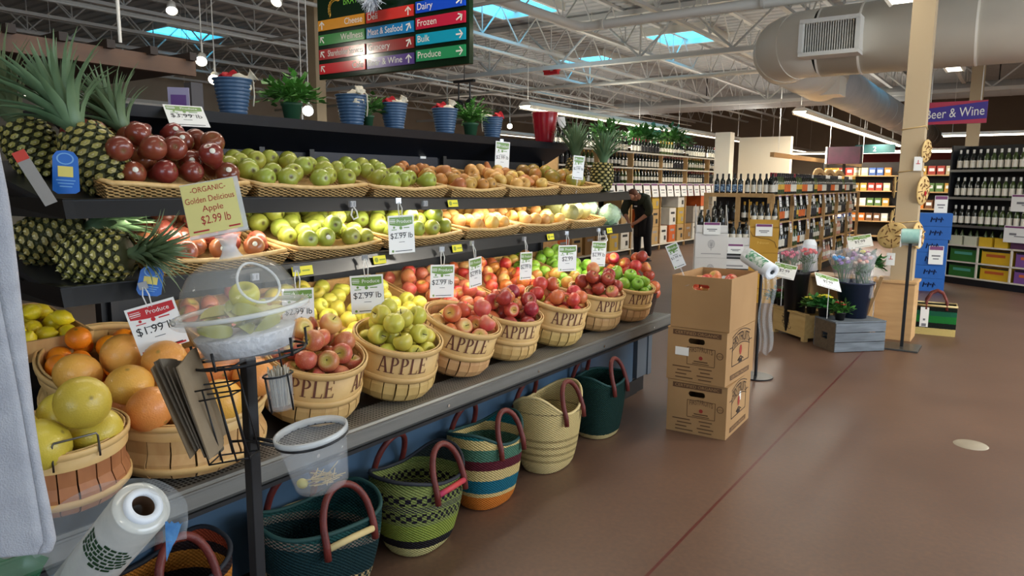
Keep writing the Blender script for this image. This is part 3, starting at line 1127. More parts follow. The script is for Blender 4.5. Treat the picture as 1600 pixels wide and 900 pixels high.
def deposit(n, sampler, r, floor, seed, tries=60, edge=None, rj=.06):
    rg = random.Random(seed)
    out = []
    for i in range(n):
        ri = r * (1 + rg.uniform(-rj, rj))
        best = None
        for t in range(tries):
            u, v = sampler(rg)
            w = floor(u, v) + ri
            for (a, b, c, q) in out:
                d2 = (a - u) ** 2 + (b - v) ** 2
                s = (ri + q) * .985
                if d2 < s * s:
                    w = max(w, c + sqrt(s * s - d2))
            if edge and edge(u, v) < (w - floor(u, v) - ri) * .55:
                continue
            if best is None or w < best[2]:
                best = (u, v, w, ri)
        if best:
            out.append(best)
    return out


def rand_q(rg):
    return Euler((rg.uniform(0, 6.28), rg.uniform(0, 6.28), rg.uniform(0, 6.28))).to_quaternion()


def up_q(rg, amt=.9):
    return Euler((rg.uniform(-amt, amt), rg.uniform(-amt, amt), rg.uniform(0, 6.28))).to_quaternion()


def lie_q(rg, toward=(1, 0, .15), amt=.5):
    """a pear lying down: its base end towards the aisle"""
    d = Vector(toward) + Vector((rg.uniform(-amt, amt), rg.uniform(-amt, amt), rg.uniform(-amt * .6, amt * .6)))
    return Vector((0, 0, -1)).rotation_difference(d.normalized()) @ Euler((0, 0, rg.uniform(0, 6))).to_quaternion()


# ---------------------------------------------------------------- wicker trays on the two shelves
m_wick = wicker('tan_wicker', (208, 168, 106), (176, 136, 80))
m_rim = mat('tan_cane_rim', (228, 192, 130), .45, c2=(206, 166, 104), scale=40)


def tray(x, y, z, W, lab, H=.075, D=.50, fl=.018):
    t = thing('wicker_tray', lab, 'basket', (x, y, z), (0, TILT, 0), None)
    w = W / 2
    mb = MB()
    # outer and inner walls with a slight flare, and the floor
    def ring(k, zz, e=0):
        a, b = w - .012 - e + fl * k, w - .012 - e + fl * k
        return [(.0 + fl * k - e, -a, zz), (.0 + fl * k - e, a, zz), (-D + .012 - fl * k + e + .02, b, zz), (-D + .012 - fl * k + e + .02, -b, zz)]
    A, B, C_, Dd = ring(0, .002), ring(1, H), ring(1, H, .010), ring(0, .012, .010)
    vs = A + B + C_ + Dd
    fs = []
    for k in range(4):
        k2 = (k + 1) % 4
        fs += [(k, k2, 4 + k2, 4 + k), (8 + k, 8 + k2, 12 + k2, 12 + k), (4 + k, 4 + k2, 8 + k2, 8 + k)]
    fs += [(0, 3, 2, 1), (12, 13, 14, 15)]
    mb.add(vs, fs)
    mb.build('woven_body', m_wick, t)
    rim = ring(1, H + .002, .005)
    pts = []
    for k in range(4):
        a, b = Vector(rim[k]), Vector(rim[(k + 1) % 4])
        for q in range(6):
            f = q / 6
            p = a.lerp(b, .04 + .92 * f)
            p.z += .006 * cos(f * 2 * pi) if k % 2 == 0 else .004 * cos(f * 2 * pi)
            pts.append(p)
    MB().tube(pts, .009, 8, closed=True).build('rim', m_rim, t)
    return t


def fill_tray(t, W, key, n, r, lab, group, seed, H=.03, lie=True, scale=1., D=.50, stick=0, two=None, dome=.0, edge_k=1.):
    M = Matrix.Translation(t.location) @ Euler(t.rotation_euler).to_matrix().to_4x4()
    w, rg = W / 2 - .02, random.Random(seed)
    fl = lambda u, v: H + dome * max(0, 1 - (u / w) ** 2) * max(0, 1 - ((v + D / 2) / (D / 2)) ** 2)
    sam = lambda g: (g.uniform(-w + r * .9, w - r * .9), -g.uniform(r * .7, D - r * 1.2))
    ed = lambda u, v: min(w - abs(u), -v * 1.4, D + v) * edge_k
    for i, (u, v, h, q) in enumerate(deposit(n, sam, r, fl, seed, edge=ed)):
        p = M @ Vector((v, u, h))
        k = key if not two or rg.random() < .6 else two
        rot = lie_q(rg, (1, 0, .15), 1.0 if key in ('pear_red', 'pear_blush') else .5) if lie else rand_q(rg)
        sd = None
        if stick and rg.random() < stick:
            sd = (1, -.45 + rg.uniform(-.2, .2), .25 + rg.uniform(-.2, .3))
        put(k, p, rot, lab, group, scale * q / r, stick=sd)


S1 = [(1.13, 1.69), (1.69, 2.29), (2.29, 2.83), (2.83, 3.34), (3.34, 3.91), (3.91, 4.47)]
S2 = [(1.27, 1.84), (1.84, 2.36), (2.36, 2.94), (2.94, 3.47), (3.47, 4.02), (4.02, 4.52)]
names1 = ['dark red pears, on the upper shelf', 'plump green pears, on the upper shelf', 'a few green pears, on the upper shelf', 'small brown russet pears, on the upper shelf', 'small tan round pears, on the upper shelf', 'green mangoes, on the upper shelf']
spec1 = [('pear_red', 38, .045, 'dark red pear heaped in the upper shelf wicker tray beside the upright pineapple', True, .45, 'pear_red', .05),
         ('pear_green', 22, .041, 'green pear in the upper shelf tray next to the dark red pears', True, 0, None, .02),
         ('pear_green', 15, .041, 'green pear in the upper shelf tray next to the brown russet pears', True, 0, None, .0),
         ('pear_brown', 24, .036, 'small brown russet pear in an upper shelf wicker tray', True, 0, None, .0),
         ('pear_tan', 22, .037, 'small tan round pear in the upper shelf tray next to the mangoes', False, 0, 'pear_brown', .0),
         ('mango', 11, .046, 'green and orange mango in the end tray of the upper shelf', False, 0, None, .0)]
for i, ((a, b), s) in enumerate(zip(S1, spec1)):
    W = b - a - .035
    t = tray(-2.385, (a + b) / 2, 1.436 + sag1((a + b) / 2), W, 'tan wicker tray of ' + names1[i], H=.050)
    fill_tray(t, W, s[0], s[1], s[2], s[3], s[3].split(' heaped')[0].split(' in ')[0] + 's of the upper shelf', 100 + i, lie=s[4], stick=s[5], two=s[6], dome=s[7])
names2 = ['blush red pears, on the lower shelf', 'bright green pears with the hanging card, on the lower shelf', 'green pears, on the lower shelf beside tan fruit', 'tan round pears, on the lower shelf beside green pears', 'tan round pears, on the lower shelf beside melons', 'pale melons, at the end of the lower shelf']
spec2 = [('pear_blush', 28, .041, 'blush red pear in the lower shelf tray beside the lying pineapples', True, .15, 'pear_blush', .0),
         ('pear_green', 27, .041, 'green pear in the lower shelf tray next to the blush red pears', True, .06, None, .02),
         ('pear_green', 26, .041, 'green pear in the lower shelf tray next to the tan pears', True, 0, None, .02),
         ('pear_tan', 24, .037, 'tan round pear in the lower shelf tray next to green pears', False, 0, None, .01),
         ('pear_tan', 22, .037, 'tan round pear in the lower shelf tray next to the melons', False, 0, None, .01),
         ('melon', 10, .056, 'pale green melon in the end tray of the lower shelf', False, 0, None, .0)]
for i, ((a, b), s) in enumerate(zip(S2, spec2)):
    W = b - a - .035
    t = tray(-2.375, (a + b) / 2, 1.203 + sag2((a + b) / 2), W, 'tan wicker tray of ' + names2[i], H=.048)
    fill_tray(t, W, s[0], s[1], s[2], s[3], s[3].split(' in ')[0] + 's of the lower shelf', 200 + i, lie=s[4], stick=s[5], two=s[6], dome=s[7], edge_k=.8)

# bagged lettuce at the end of the lower shelf
m_bag = mat('clear_produce_bag', (226, 236, 232), .10, alpha=.16, spec=.9)
m_lett = mat('pale_lettuce_leaf', (150, 190, 140), .5, c2=(196, 216, 180), scale=16)


def lettuce(p, r, lab, seed):
    rg = random.Random(seed)
    t = thing('bagged_lettuce', lab, 'lettuce', p)
    mb = MB()
    for k in range(16):
        a, e = rg.uniform(0, 6.28), rg.uniform(-.2, 1.2)
        d = Vector((cos(a) * cos(e), sin(a) * cos(e), sin(e)))
        s = d.orthogonal().normalized()
        u = d.cross(s)
        c = d * r * .55
        mb.grid(lambda i, j: c + s * ((i - .5) * r * 1.35) + u * ((j - .5) * r * 1.35) + d * (r * .42 * (1 - 2.2 * ((i - .5) ** 2 + (j - .5) ** 2)) + r * .07 * sin(i * 17 + k) * sin(j * 15)), 7, 7)
    mb.build('leaves', m_lett, t)
    MB().lathe([(0, -r * .75), (r * .8, -r * .7), (r * 1.12, -.1 * r), (r * 1.0, r * .55), (r * .5, r * .95), (r * .12, r * 1.1)], 20, wob=lambda a, j: 1 + .12 * sin(a * 5 + j * 2.7) + .08 * sin(a * 9 - j * 2)).build('plastic_bag', m_bag, t)


lettuce((-2.40, 4.64, 1.275), .075, 'bagged pale lettuce at the very front end of the lower shelf', 1)
lettuce((-2.58, 4.62, 1.315), .08, 'bagged pale lettuce behind the front one at the lower shelf end', 2)
lettuce((-2.78, 4.60, 1.36), .08, 'bagged pale lettuce by the back wall at the lower shelf end', 3)

# ================================================================ PINEAPPLES
m_pine = fruit('pineapple_rind', (142, 136, 70), (166, 146, 78), .5, scale=10, rnd=.25)
m_pine_b = mat('pineapple_gap', (58, 60, 30), .6)
m_pine_t = mat('pineapple_bract', (196, 186, 136), .6)
m_crown = mat('pineapple_crown_leaf', (74, 100, 68), .45, c2=(122, 144, 106), scale=9, rnd=.25)


def pineapple_body(mb_, r, h):
    # hexagonal eyes on a barrel
    rows, cols = 10, 12
    for j in range(rows):
        z = -h / 2 + h * (j + .5) / rows
        f = (z / (h / 2))
        rad = r * (1 - .30 * abs(f) ** 2.6)
        for k in range(cols):
            a = 2 * pi * (k + .5 * (j % 2)) / cols
            n = Vector((cos(a), sin(a), .35 * f)).normalized()
            c = Vector((rad * cos(a), rad * sin(a), z))
            s = Vector((-sin(a), cos(a), 0))
            u = n.cross(s)
            e1, e2 = pi * rad / cols * 1.0, h / rows * .62
            q = [c + s * e1 * cos(t) * 1.02 + u * e2 * sin(t) * 1.0 for t in [i * pi / 3 for i in range(6)]]
            qi = [c + n * r * .075 + (x - c) * .74 for x in q]
            tip = c + n * r * .10 + u * (e2 * .1)
            mb_.add(q + qi + [tip], [(i, (i + 1) % 6, 6 + (i + 1) % 6, 6 + i) for i in range(6)], 1, False)
            mb_.add(qi + [tip], [(i, (i + 1) % 6, 6) for i in range(6)], 0, False)
            sp_ = c + n * r * .19 - u * e2 * .5
            mb_.add([tip - s * e1 * .26 + n * .001, tip + s * e1 * .26 + n * .001, sp_], [(0, 1, 2)], 2)
    mb_.lathe([(0, -h / 2), (r * .45, -h / 2), (r * .72, -h * .45), (r * .97, -h * .2), (r * .99, h * .1), (r * .8, h * .42), (r * .5, h / 2), (0, h / 2)], 18, 1)


def crown_leaves(mb_, h, H, seed, n=72, spread=1.):
    rg = random.Random(seed)
    for k in range(n):
        f = k / n
        a = k * 2.39996
        lean = (.95 - .85 * f) * spread
        Ln = H * (.45 + .55 * sin(pi * (.25 + .6 * f))) * rg.uniform(.85, 1.12)
        wd = .0125 * (1.1 - .4 * f)
        d = Vector((cos(a), sin(a), 0))
        s = Vector((-sin(a), cos(a), 0))
        b = Vector((0, 0, h / 2)) + d * .018 * (1 - f) + Vector((0, 0, f * H * .16))
        vs = []
        ns = 6
        for i in range(ns + 1):
            t = i / ns
            th = lean * (.35 + .75 * t)
            c = b + d * (Ln * t * sin(th)) + Vector((0, 0, Ln * t * cos(th)))
            ww = wd * (1 - t ** 1.6) + .0006
            nn = (d * -cos(th) + Vector((0, 0, sin(th))))
            vs += [c - s * ww + nn * ww * .45, c, c + s * ww + nn * ww * .45]
        fs = []
        for i in range(ns):
            fs += [(3 * i, 3 * i + 1, 3 * i + 4, 3 * i + 3), (3 * i + 1, 3 * i + 2, 3 * i + 5, 3 * i + 4)]
        mb_.add(vs, fs, 0, True)


PB = MB()
pineapple_body(PB, .070, .175)
pb_ = PB.build('body', [m_pine, m_pine_b, m_pine_t])
PB_ME = pb_.data
bpy.data.objects.remove(pb_)
CROWNS = []
for s_ in range(3):
    q = MB()
    crown_leaves(q, .165, (.20, .23, .20)[s_], s_, spread=(.95, .8, .9)[s_])
    c_ = q.build('crown', m_crown)
    CROWNS.append(c_.data)
    bpy.data.objects.remove(c_)


def pineapple(p, axis, lab, k=0, s=1., cs=1.):
    t = thing('pineapple', lab, 'pineapple', p, (0, 0, 0), 'pineapples on the produce case')
    t.rotation_mode = 'QUATERNION'
    t.rotation_quaternion = Vector((0, 0, 1)).rotation_difference(Vector(axis).normalized())
    t.scale = (s,) * 3
    for n, me in (('body', PB_ME), ('crown', CROWNS[k])):
        o = bpy.data.objects.new(n, me)
        COL.objects.link(o)
        o.parent = t
        if n == 'crown':
            o.scale = (cs,) * 3
            o.location = (0, 0, .0875 * (1 - cs))
    return t
# ---------------------------------------------------------------- pineapples
pineapple((-2.50, 1.19, 1.565), (-.42, -.25, .8), 'big upright pineapple leaning by the dark red pears, crown up', 0, 1.22, 1.15)
pineapple((-2.80, 1.13, 1.60), (-.25, -.35, .9), 'pineapple mostly hidden behind the leaning one on the upper shelf', 1, 1.15, 1.15)
pineapple((-2.66, 1.42, 1.60), (-.45, -.30, .85), 'pineapple whose crown shows behind the leaning pineapple', 2, 1.0, 1.15)
pineapple((-2.40, 1.125, 1.258), (.80, .60, .10), 'pineapple lying on the lower shelf, crown towards the blush pears', 2, 1.15, .78)
pineapple((-2.62, 1.09, 1.31), (.50, .80, .25), 'pineapple lying behind the front one on the lower shelf', 0, 1.15, 1.0)
pineapple((-2.84, 1.22, 1.35), (.2, .3, .9), 'pineapple at the back of the lower shelf with bright lit crown', 1, .9, .9)
pineapple((-2.47, 4.64, 1.545), (.05, .05, 1), 'upright pineapple at the far end of the upper shelf, tall crown', 0, 1.12, 1.1)
pineapple((-2.69, 4.66, 1.585), (-.12, .1, 1), 'second upright pineapple behind the end one on the upper shelf', 1, 1.08, 1.1)

# blue and grey swing tags
m_tag_b = mat('blue_swing_tag', (40, 108, 196), .35)
m_tag_y = mat('yellow_tag_patch', (232, 214, 110), .4)
m_tag_l = mat('pale_blue_tag', (120, 176, 226), .35)


def blue_tag(p, rot, lab, w=.072, h=.13, top=True):
    t = thing('fruit_swing_tag', lab, 'tag', p, rot)
    q = MB()
    q.prism([(-w / 2, -h + .01), (-w * .3, -h), (w * .35, -h + .004), (w / 2, -h + .012), (w * .46, -.02), (w * .30, -.004), (0, 0), (-w * .3, -.004), (-w * .46, -.02)], .0015)
    q.build('card', m_tag_b, t)
    MB().box((.0, -.001, -h * .48), (w * .55, .001, h * .24), 0).build('fruit_patch', m_tag_y, t)
    a = MB()
    a.lathe([(w * .26, .0), (w * .32, .0)], 20, T=Matrix.Translation((0, -.0012, -h * .19)) @ Matrix.Rotation(pi / 2, 4, 'X') @ Matrix.Scale(.75, 4, (0, 1, 0)))
    a.build('printed_ring', m_tag_l, t)
    a = MB()
    for k in range(3):
        a.box((0, -.001, -h * .68 - k * h * .07), (w * (.7 - .12 * k), .001, h * .022))
    a.build('printed_lines', m_tag_l, t)
    return t


blue_tag((-2.315, 1.015, 1.585), (radians(6), radians(4), radians(52)), 'blue paper swing tag hanging on the upright leaning pineapple')
blue_tag((-2.285, 1.24, 1.225), (radians(-12), radians(10), radians(50)), 'blue paper swing tag on the lower shelf rail beside the lying pineapple', .075, .10)
t = thing('fruit_swing_tag', 'long grey swing tag with a red end beside the leaning pineapple', 'tag', (-2.32, .90, 1.565), (radians(8), radians(-24), radians(55)))
MB().box((0, 0, -.07), (.034, .002, .16)).build('card', mat('grey_tag', (150, 146, 140), .4), t)
MB().box((0, -.0012, .0), (.034, .001, .028)).build('red_end', mat('tag_red', (200, 66, 50), .4), t)

# ================================================================ ROUND APPLE BASKETS
m_letter = mat('faded_brown_stencil_ink', (96, 52, 42), .7, c2=(122, 78, 60), scale=60)
m_liner = mat('brown_kraft_liner', (146, 112, 72), .8, c2=(120, 92, 60), scale=14)
GL = {
    'A': ([[(.05, 0), (.13, 0), (.38, 1), (.29, 1)], [(.30, 1), (.42, 1), (.70, 0), (.53, 0)], [(.16, .30), (.54, .30), (.54, .36), (.16, .36)], [(-.03, 0), (.22, 0), (.22, .04), (-.03, .04)], [(.44, 0), (.79, 0), (.79, .04), (.44, .04)]], .74),
    'P': ([[(.10, 0), (.24, 0), (.24, 1), (.10, 1)], [(.0, 0), (.36, 0), (.36, .04), (.0, .04)], [(.0, .96), (.24, .96), (.24, 1), (.0, 1)]] +
          [[(.24 + .36 * cos(a) * 1.0, .73 + .27 * sin(a)), (.24 + .36 * cos(b), .73 + .27 * sin(b)), (.24 + .22 * cos(b), .73 + .215 * sin(b)), (.24 + .22 * cos(a), .73 + .215 * sin(a))] for a, b in [(-pi / 2 + pi * i / 8, -pi / 2 + pi * (i + 1) / 8) for i in range(8)]], .62),
    'L': ([[(.10, 0), (.24, 0), (.24, 1), (.10, 1)], [(.0, .96), (.36, .96), (.36, 1), (.0, 1)], [(.0, 0), (.60, 0), (.60, .05), (.0, .05)], [(.54, 0), (.61, 0), (.64, .25), (.60, .25)]], .64),
    'E': ([[(.10, 0), (.24, 0), (.24, 1), (.10, 1)], [(.0, .95), (.58, .95), (.58, 1), (.0, 1)], [(.0, 0), (.60, 0), (.60, .05), (.0, .05)], [(.54, 0), (.61, 0), (.64, .24), (.60, .24)], [(.52, 1), (.58, 1), (.60, .78), (.56, .78)], [(.24, .50), (.46, .50), (.46, .55), (.24, .55)], [(.44, .40), (.48, .40), (.48, .64), (.44, .64)]], .66),
}


def serif(mb, word, h, fn, squeeze=.82, gap=.06):
    wd = sum(GL[c][1] for c in word) + gap * (len(word) - 1)
    x = -wd / 2
    for c in word:
        for poly in GL[c][0]:
            mb.add([fn((x + a) * h * squeeze, b * h) for a, b in poly], [tuple(range(len(poly)))])
        x += GL[c][1] + gap


def apple_basket(p, Rr, ax, ay, lab, az, seed, name='apple_basket', h=None, letters=True, m_sp=None, m_rm=None):
    b0 = .47 if letters else .74
    b1 = .43 if letters else .20
    n = Vector((ax, ay, 1)).normalized()
    h = h or .235 * Rr / .18
    t = thing(name, lab, 'basket', p)
    t.rotation_mode = 'QUATERNION'
    t.rotation_quaternion = Vector((0, 0, 1)).rotation_difference(n)
    rg = random.Random(seed)
    m_sp, m_rm = m_sp or wood_pale, m_rm or wood_rim
    # vertical splints, bulging below the middle hoop
    prof = [(.74, 0), (.90, .09), (.985, .22), (.985, .36), (.93, .50), (.94, .75), (.975, 1.0)]
    ns = 22
    mb = MB()
    for k in range(ns):
        a = 2 * pi * k / ns
        hw = pi / ns * rg.uniform(.86, .99)
        off = rg.uniform(-.008, .012)
        vs, fs = [], []
        for j, (r, z) in enumerate(prof):
            rr = (r + off * (1 if j < 4 else 0)) * Rr
            for q in (-1, 1):
                for e in (0, -.004):
                    vs.append(((rr + e) * cos(a + q * hw), (rr + e) * sin(a + q * hw), z * h))
        for j in range(len(prof) - 1):
            b = j * 4
            fs += [(b, b + 2, b + 6, b + 4), (b + 1, b + 5, b + 7, b + 3), (b, b + 4, b + 5, b + 1), (b + 2, b + 3, b + 7, b + 6)]
        mb.add(vs, fs, 0, False)
    mb.lathe([(0, .004), (.75 * Rr, .004), (.75 * Rr, .016), (0, .016)], 24)
    mb.build('splints', m_sp, t)
    # broad upper band, rim hoop and middle hoop
    mb = MB()
    e_ = .0 if letters else .012
    mb.lathe([((.965 + e_) * Rr, b0 * h), ((.985 + e_) * Rr, .98 * h), (.960 * Rr, .98 * h), (.945 * Rr, b0 * h), ((.965 + e_) * Rr, b0 * h)], 40)
    mb.build('broad_band', m_rm, t)
    mb = MB()
    mb.lathe([(.985 * Rr, .90 * h), (1.02 * Rr, .915 * h), (1.025 * Rr, .995 * h), (1.0 * Rr, 1.01 * h), (.985 * Rr, .995 * h)], 40)
    mb.lathe([(.96 * Rr, .995 * h), (.945 * Rr, 1.012 * h), (.925 * Rr, .995 * h), (.925 * Rr, .91 * h), (.95 * Rr, .90 * h)], 40)
    mb.build('rim_hoop', m_rm, t)
    MB().lathe([(.965 * Rr, b1 * h), (1.0 * Rr, (b1 + .005) * h), (1.005 * Rr, (b1 + .10) * h), (.975 * Rr, (b1 + .105) * h)], 40).build('middle_hoop', m_rm, t)
    if letters:
        rad = .988 * Rr
        for k in range(4):
            mb = MB()
            c = az + k * pi / 2
            serif(mb, 'APPLE', .070 * Rr / .18, lambda x, z: (rad * cos(c + x / rad), rad * sin(c + x / rad), .615 * h + z))
            mb.build('stencilled_lettering', m_letter, t)
    ln = MB().lathe([(.90 * Rr, .60 * h), (.6 * Rr, .68 * h), (0, .72 * h)], 24)
    ln.build('paper_liner', m_liner, t)
    return t, Rr, h


def fill_basket(bk, key, n, lab, group, seed, two=None, p2=.3, stem=True, r=.0425, scale=1., top=None, edge_k=1.0):
    t, Rr, h = bk
    M = Matrix.Translation(t.location) @ t.rotation_quaternion.to_matrix().to_4x4()
    rg = random.Random(seed)

    def sam(g):
        a, q = g.uniform(0, 2 * pi), sqrt(g.random()) * (Rr * .93 - r)
        return q * cos(a), q * sin(a)
    fl = lambda u, v: h * (.72 - .12 * (math.hypot(u, v) / (.9 * Rr)) ** 2) + .002
    ed = lambda u, v: (Rr * .95 - math.hypot(u, v)) * edge_k
    for (u, v, w, q) in deposit(n, sam, r, fl, seed, tries=70, edge=ed):
        k = two if two and rg.random() < p2 else key
        l2, g2 = lab, group
        put(k, M @ Vector((u, v, w)), t.rotation_quaternion @ up_q(rg, 1.3), l2, g2, scale * q / r, stem=stem)


BK = [  # x, y, R, ax, ay, azimuth of the word, fruit, count, second, share, words
    (-2.23, 1.80, .190, .30, -.05, -50, 'apple_rosy', 23, 'apple_pinkgold', .15, 'rosy apples, by the sample stand', 'rosy red apple heaped in the APPLE basket by the sample stand'),
    (-2.20, 2.215, .190, .28, -.03, -36, 'apple_golden', 19, None, 0, 'yellow-green apples', 'yellow-green apple heaped in a round APPLE basket'),
    (-2.225, 2.650, .190, .36, .03, -36, 'apple_pinkgold', 13, 'apple_red', .35, 'a few pink and yellow apples', 'pink and yellow apple in the APPLE basket filled least'),
    (-2.21, 3.070, .178, .25, -.02, -32, 'apple_crimson', 17, 'apple_red', .25, 'dark red apples', 'dark red apple heaped in a round APPLE basket'),
    (-2.19, 3.500, .190, .28, -.03, -30, 'apple_red', 17, 'apple_golden', .10, 'light red apples', 'light red apple in the APPLE basket between dark red and mixed ones'),
    (-2.20, 4.030, .180, .20, -.03, -26, 'apple_pinkgold', 20, 'apple_crimson', .4, 'mixed red and yellow apples', 'mixed red or yellow apple heaped in the last but one APPLE basket'),
    (-2.18, 4.435, .178, .24, -.06, -26, 'apple_green', 15, None, 0, 'bright green apples', 'bright green apple heaped in the last APPLE basket'),
]
for i, (x, y, Rr, ax, ay, az, k, n, k2, p2, w, lab) in enumerate(BK):
    low = .74 * Rr * sqrt(1 - 1 / (1 + ax * ax + ay * ay))
    bk = apple_basket((x, y, .578 + low), Rr, ax, ay, 'round splint basket stencilled APPLE holding ' + w, radians(az), 300 + i)
    fill_basket(bk, k, n, lab, lab.split(' heaped')[0].split(' in ')[0] + 's in an APPLE basket', 320 + i, k2, p2, edge_k=1.0 if n > 14 else .6)

# ================================================================ SLOPED APPLE BINS BEHIND THE BASKETS
m_crate = mat('pale_crate_wood', (204, 164, 106), .6, c2=(178, 138, 84), scale=5, stretch=(2, 8, 8))
BT = radians(17)
BIN = [(1.60, 2.05, 'apple_rosy', 22, None, 0, 'rosy apples behind the sample dome', 'rosy red apple in the sloped bin behind the sample dome'),
       (2.06, 2.86, 'apple_golden', 40, None, 0, 'golden apples', 'golden yellow apple piled in a sloped bin'),
       (2.87, 3.42, 'apple_rosy', 28, 'apple_red', .4, 'pink-red apples', 'pink-red apple in the sloped bin beside the golden ones'),
       (3.43, 3.98, 'apple_orange', 30, 'apple_pinkgold', .25, 'orange-red apples', 'orange-red apple in the sloped bin behind the dark red basket'),
       (3.99, 4.36, 'apple_limered', 20, 'apple_green', .35, 'half green half red apples', 'green and red apple in the sloped bin behind the mixed basket'),
       (4.37, 4.80, 'apple_green', 24, None, 0, 'green apples', 'bright green apple in the sloped end bin')]
for i, (a, b, k, n, k2, p2, w, lab) in enumerate(BIN):
    W_ = b - a
    t = thing('sloped_apple_crate', 'pale wooden sloped crate of ' + w, 'crate', (-2.40, (a + b) / 2, .705), (0, BT, 0))
    mb = MB()
    mb.box((-.31, 0, .008), (.62, W_ - .008, .016))
    mb.build('bottom', m_crate, t)
    for s in (-1, 1):
        MB().box((-.31, s * (W_ / 2 - .011), .055), (.62, .012, .08)).build('side_board', m_crate, t)
    MB().box((-.006, 0, .05), (.012, W_ - .036, .066)).build('front_board', m_crate, t)
    MB().box((-.614, 0, .06), (.012, W_ - .036, .09)).build('back_board', m_crate, t)
    lg = MB()
    lg.box((-.53, 0, -.08), (.03, W_ - .03, .16)).box((-.04, 0, -.045), (.03, W_ - .03, .09))
    lg.build('riser', m_crate, t)
    M = Matrix.Translation(t.location) @ Matrix.Rotation(BT, 4, 'Y')
    rg = random.Random(400 + i)
    sam = lambda g: (g.uniform(-W_ / 2 + .06, W_ / 2 - .06), -g.uniform(.05, .57))
    ed = lambda u, v: min(W_ / 2 - .02 - abs(u), -v * 1.6, .62 + v) * 1.4
    for (u, v, h_, q) in deposit(n, sam, .0425, lambda u, v: .05, 420 + i, tries=50, edge=ed):
        put(k2 if k2 and rg.random() < p2 else k, M @ Vector((v, u, h_)), up_q(rg, 1.4), lab, lab.split(' in ')[0].split(' piled')[0] + 's in a sloped bin', q / .0425)
# dark wicker basket of red apples at the very end
t = thing('end_basket', 'dark woven basket of red apples behind the cardboard carton', 'basket', (-2.19, 4.725, .580))
m_dwick = wicker('dark_brown_wicker', (74, 50, 36), (52, 34, 24))
# ================================================================ CITRUS BASKETS
m_red_sp = mat('reddish_splint_wood', (176, 116, 72), .55, c2=(150, 92, 56), scale=6, stretch=(4, 4, 1))
m_wire = mat('wire_handle', (110, 108, 104), .4, 1.)


def wire_handle(bk, az):
    t, Rr, h = bk
    pts = []
    for a, z in ((-.30, .80), (-.30, .93), (-.29, 1.16), (-.27, 1.20), (.27, 1.20), (.29, 1.16), (.30, .93), (.30, .86)):
        pts.append((1.035 * Rr * cos(az + a), 1.035 * Rr * sin(az + a), z * h))
    MB().tube(pts, .0028, 6).build('wire_handle', m_wire, t)


bk = apple_basket((-2.085, .835, .645), .175, .08, -.05, 'round splint basket of yellow pomelos beside the white cloth', 0, 501, 'splint_basket', .19, False, m_red_sp)
MB().box((0, 0, -.035), (.20, .2, .06)).build('riser', black, bk[0])
wire_handle(bk, radians(-8))
t0 = bk[0]
for q, (p, k, lab) in enumerate((((-1.935, .842, .932), 'pomelo', 'big yellow pomelo on top of the pile in front'), ((-1.965, .755, .838), 'pomelo', 'yellow pomelo with stalk dent by the wire handle'),
                  ((-1.985, .890, .830), 'pomelo', 'orange-tinged yellow pomelo under the big top one'), ((-2.13, .745, .835), 'pomelo', 'pale pomelo half hidden by the cloth'), ((-2.16, .885, .842), 'pomelo', 'pomelo at the back of the reddish splint basket'))):
    put(k, p, rand_q(random.Random(510 + q)), lab, None, 1.0)
bk = apple_basket((-2.215, 1.275, .612), .255, .12, -.05, 'wide splint basket of orange grapefruits behind the paper bags', 0, 502, 'splint_basket', .20, False)
M = Matrix.Translation(bk[0].location) @ bk[0].rotation_quaternion.to_matrix().to_4x4()
rg = random.Random(520)


def sam(g):
    a, q = g.uniform(0, 2 * pi), sqrt(g.random()) * .19
    return q * cos(a), q * sin(a)


for k, (x, y, z) in enumerate(((-2.196, 1.093, .873), (-2.064, 1.082, .827), (-2.363, 1.163, .933), (-2.218, 1.221, .921), (-2.364, 1.021, .899), (-2.107, 1.334, .894), (-2.005, 1.401, .864), (-1.985, 1.262, .820),
                               (-2.219, 1.072, .770), (-2.09, 1.20, .79), (-2.15, 1.47, .845), (-2.30, 1.36, .86), (-2.30, 1.22, .80), (-2.10, 1.32, .76), (-2.38, 1.25, .84))):
    p = Vector((x, y, z)) if k < 8 else Vector((x, y, max(z, .80)))
    lab = {0: 'orange-yellow grapefruit second in the front of the wide basket, beside the big pomelo', 1: 'orange-yellow grapefruit foremost in the wide basket beside the paper bags', 2: 'pinkish pointed grapefruit under the red-headed price card', 3: 'grapefruit tucked below the corner of the red-headed price card'}.get(k)
    put('grapefruit', p, rand_q(rg), lab or 'orange-yellow grapefruit heaped in the wide splint basket behind the paper bags', None if lab else 'grapefruits in the wide basket', 1.17)
bk = apple_basket((-2.75, 1.30, .645), .235, .34, -.12, 'round splint basket of oranges tilted under the lower shelf', 0, 503, 'splint_basket', .24, False)
fill_basket(bk, 'orange', 20, 'bright orange in the tilted basket under the price card', 'oranges in the tilted basket', 530, None, 0, False, .041)
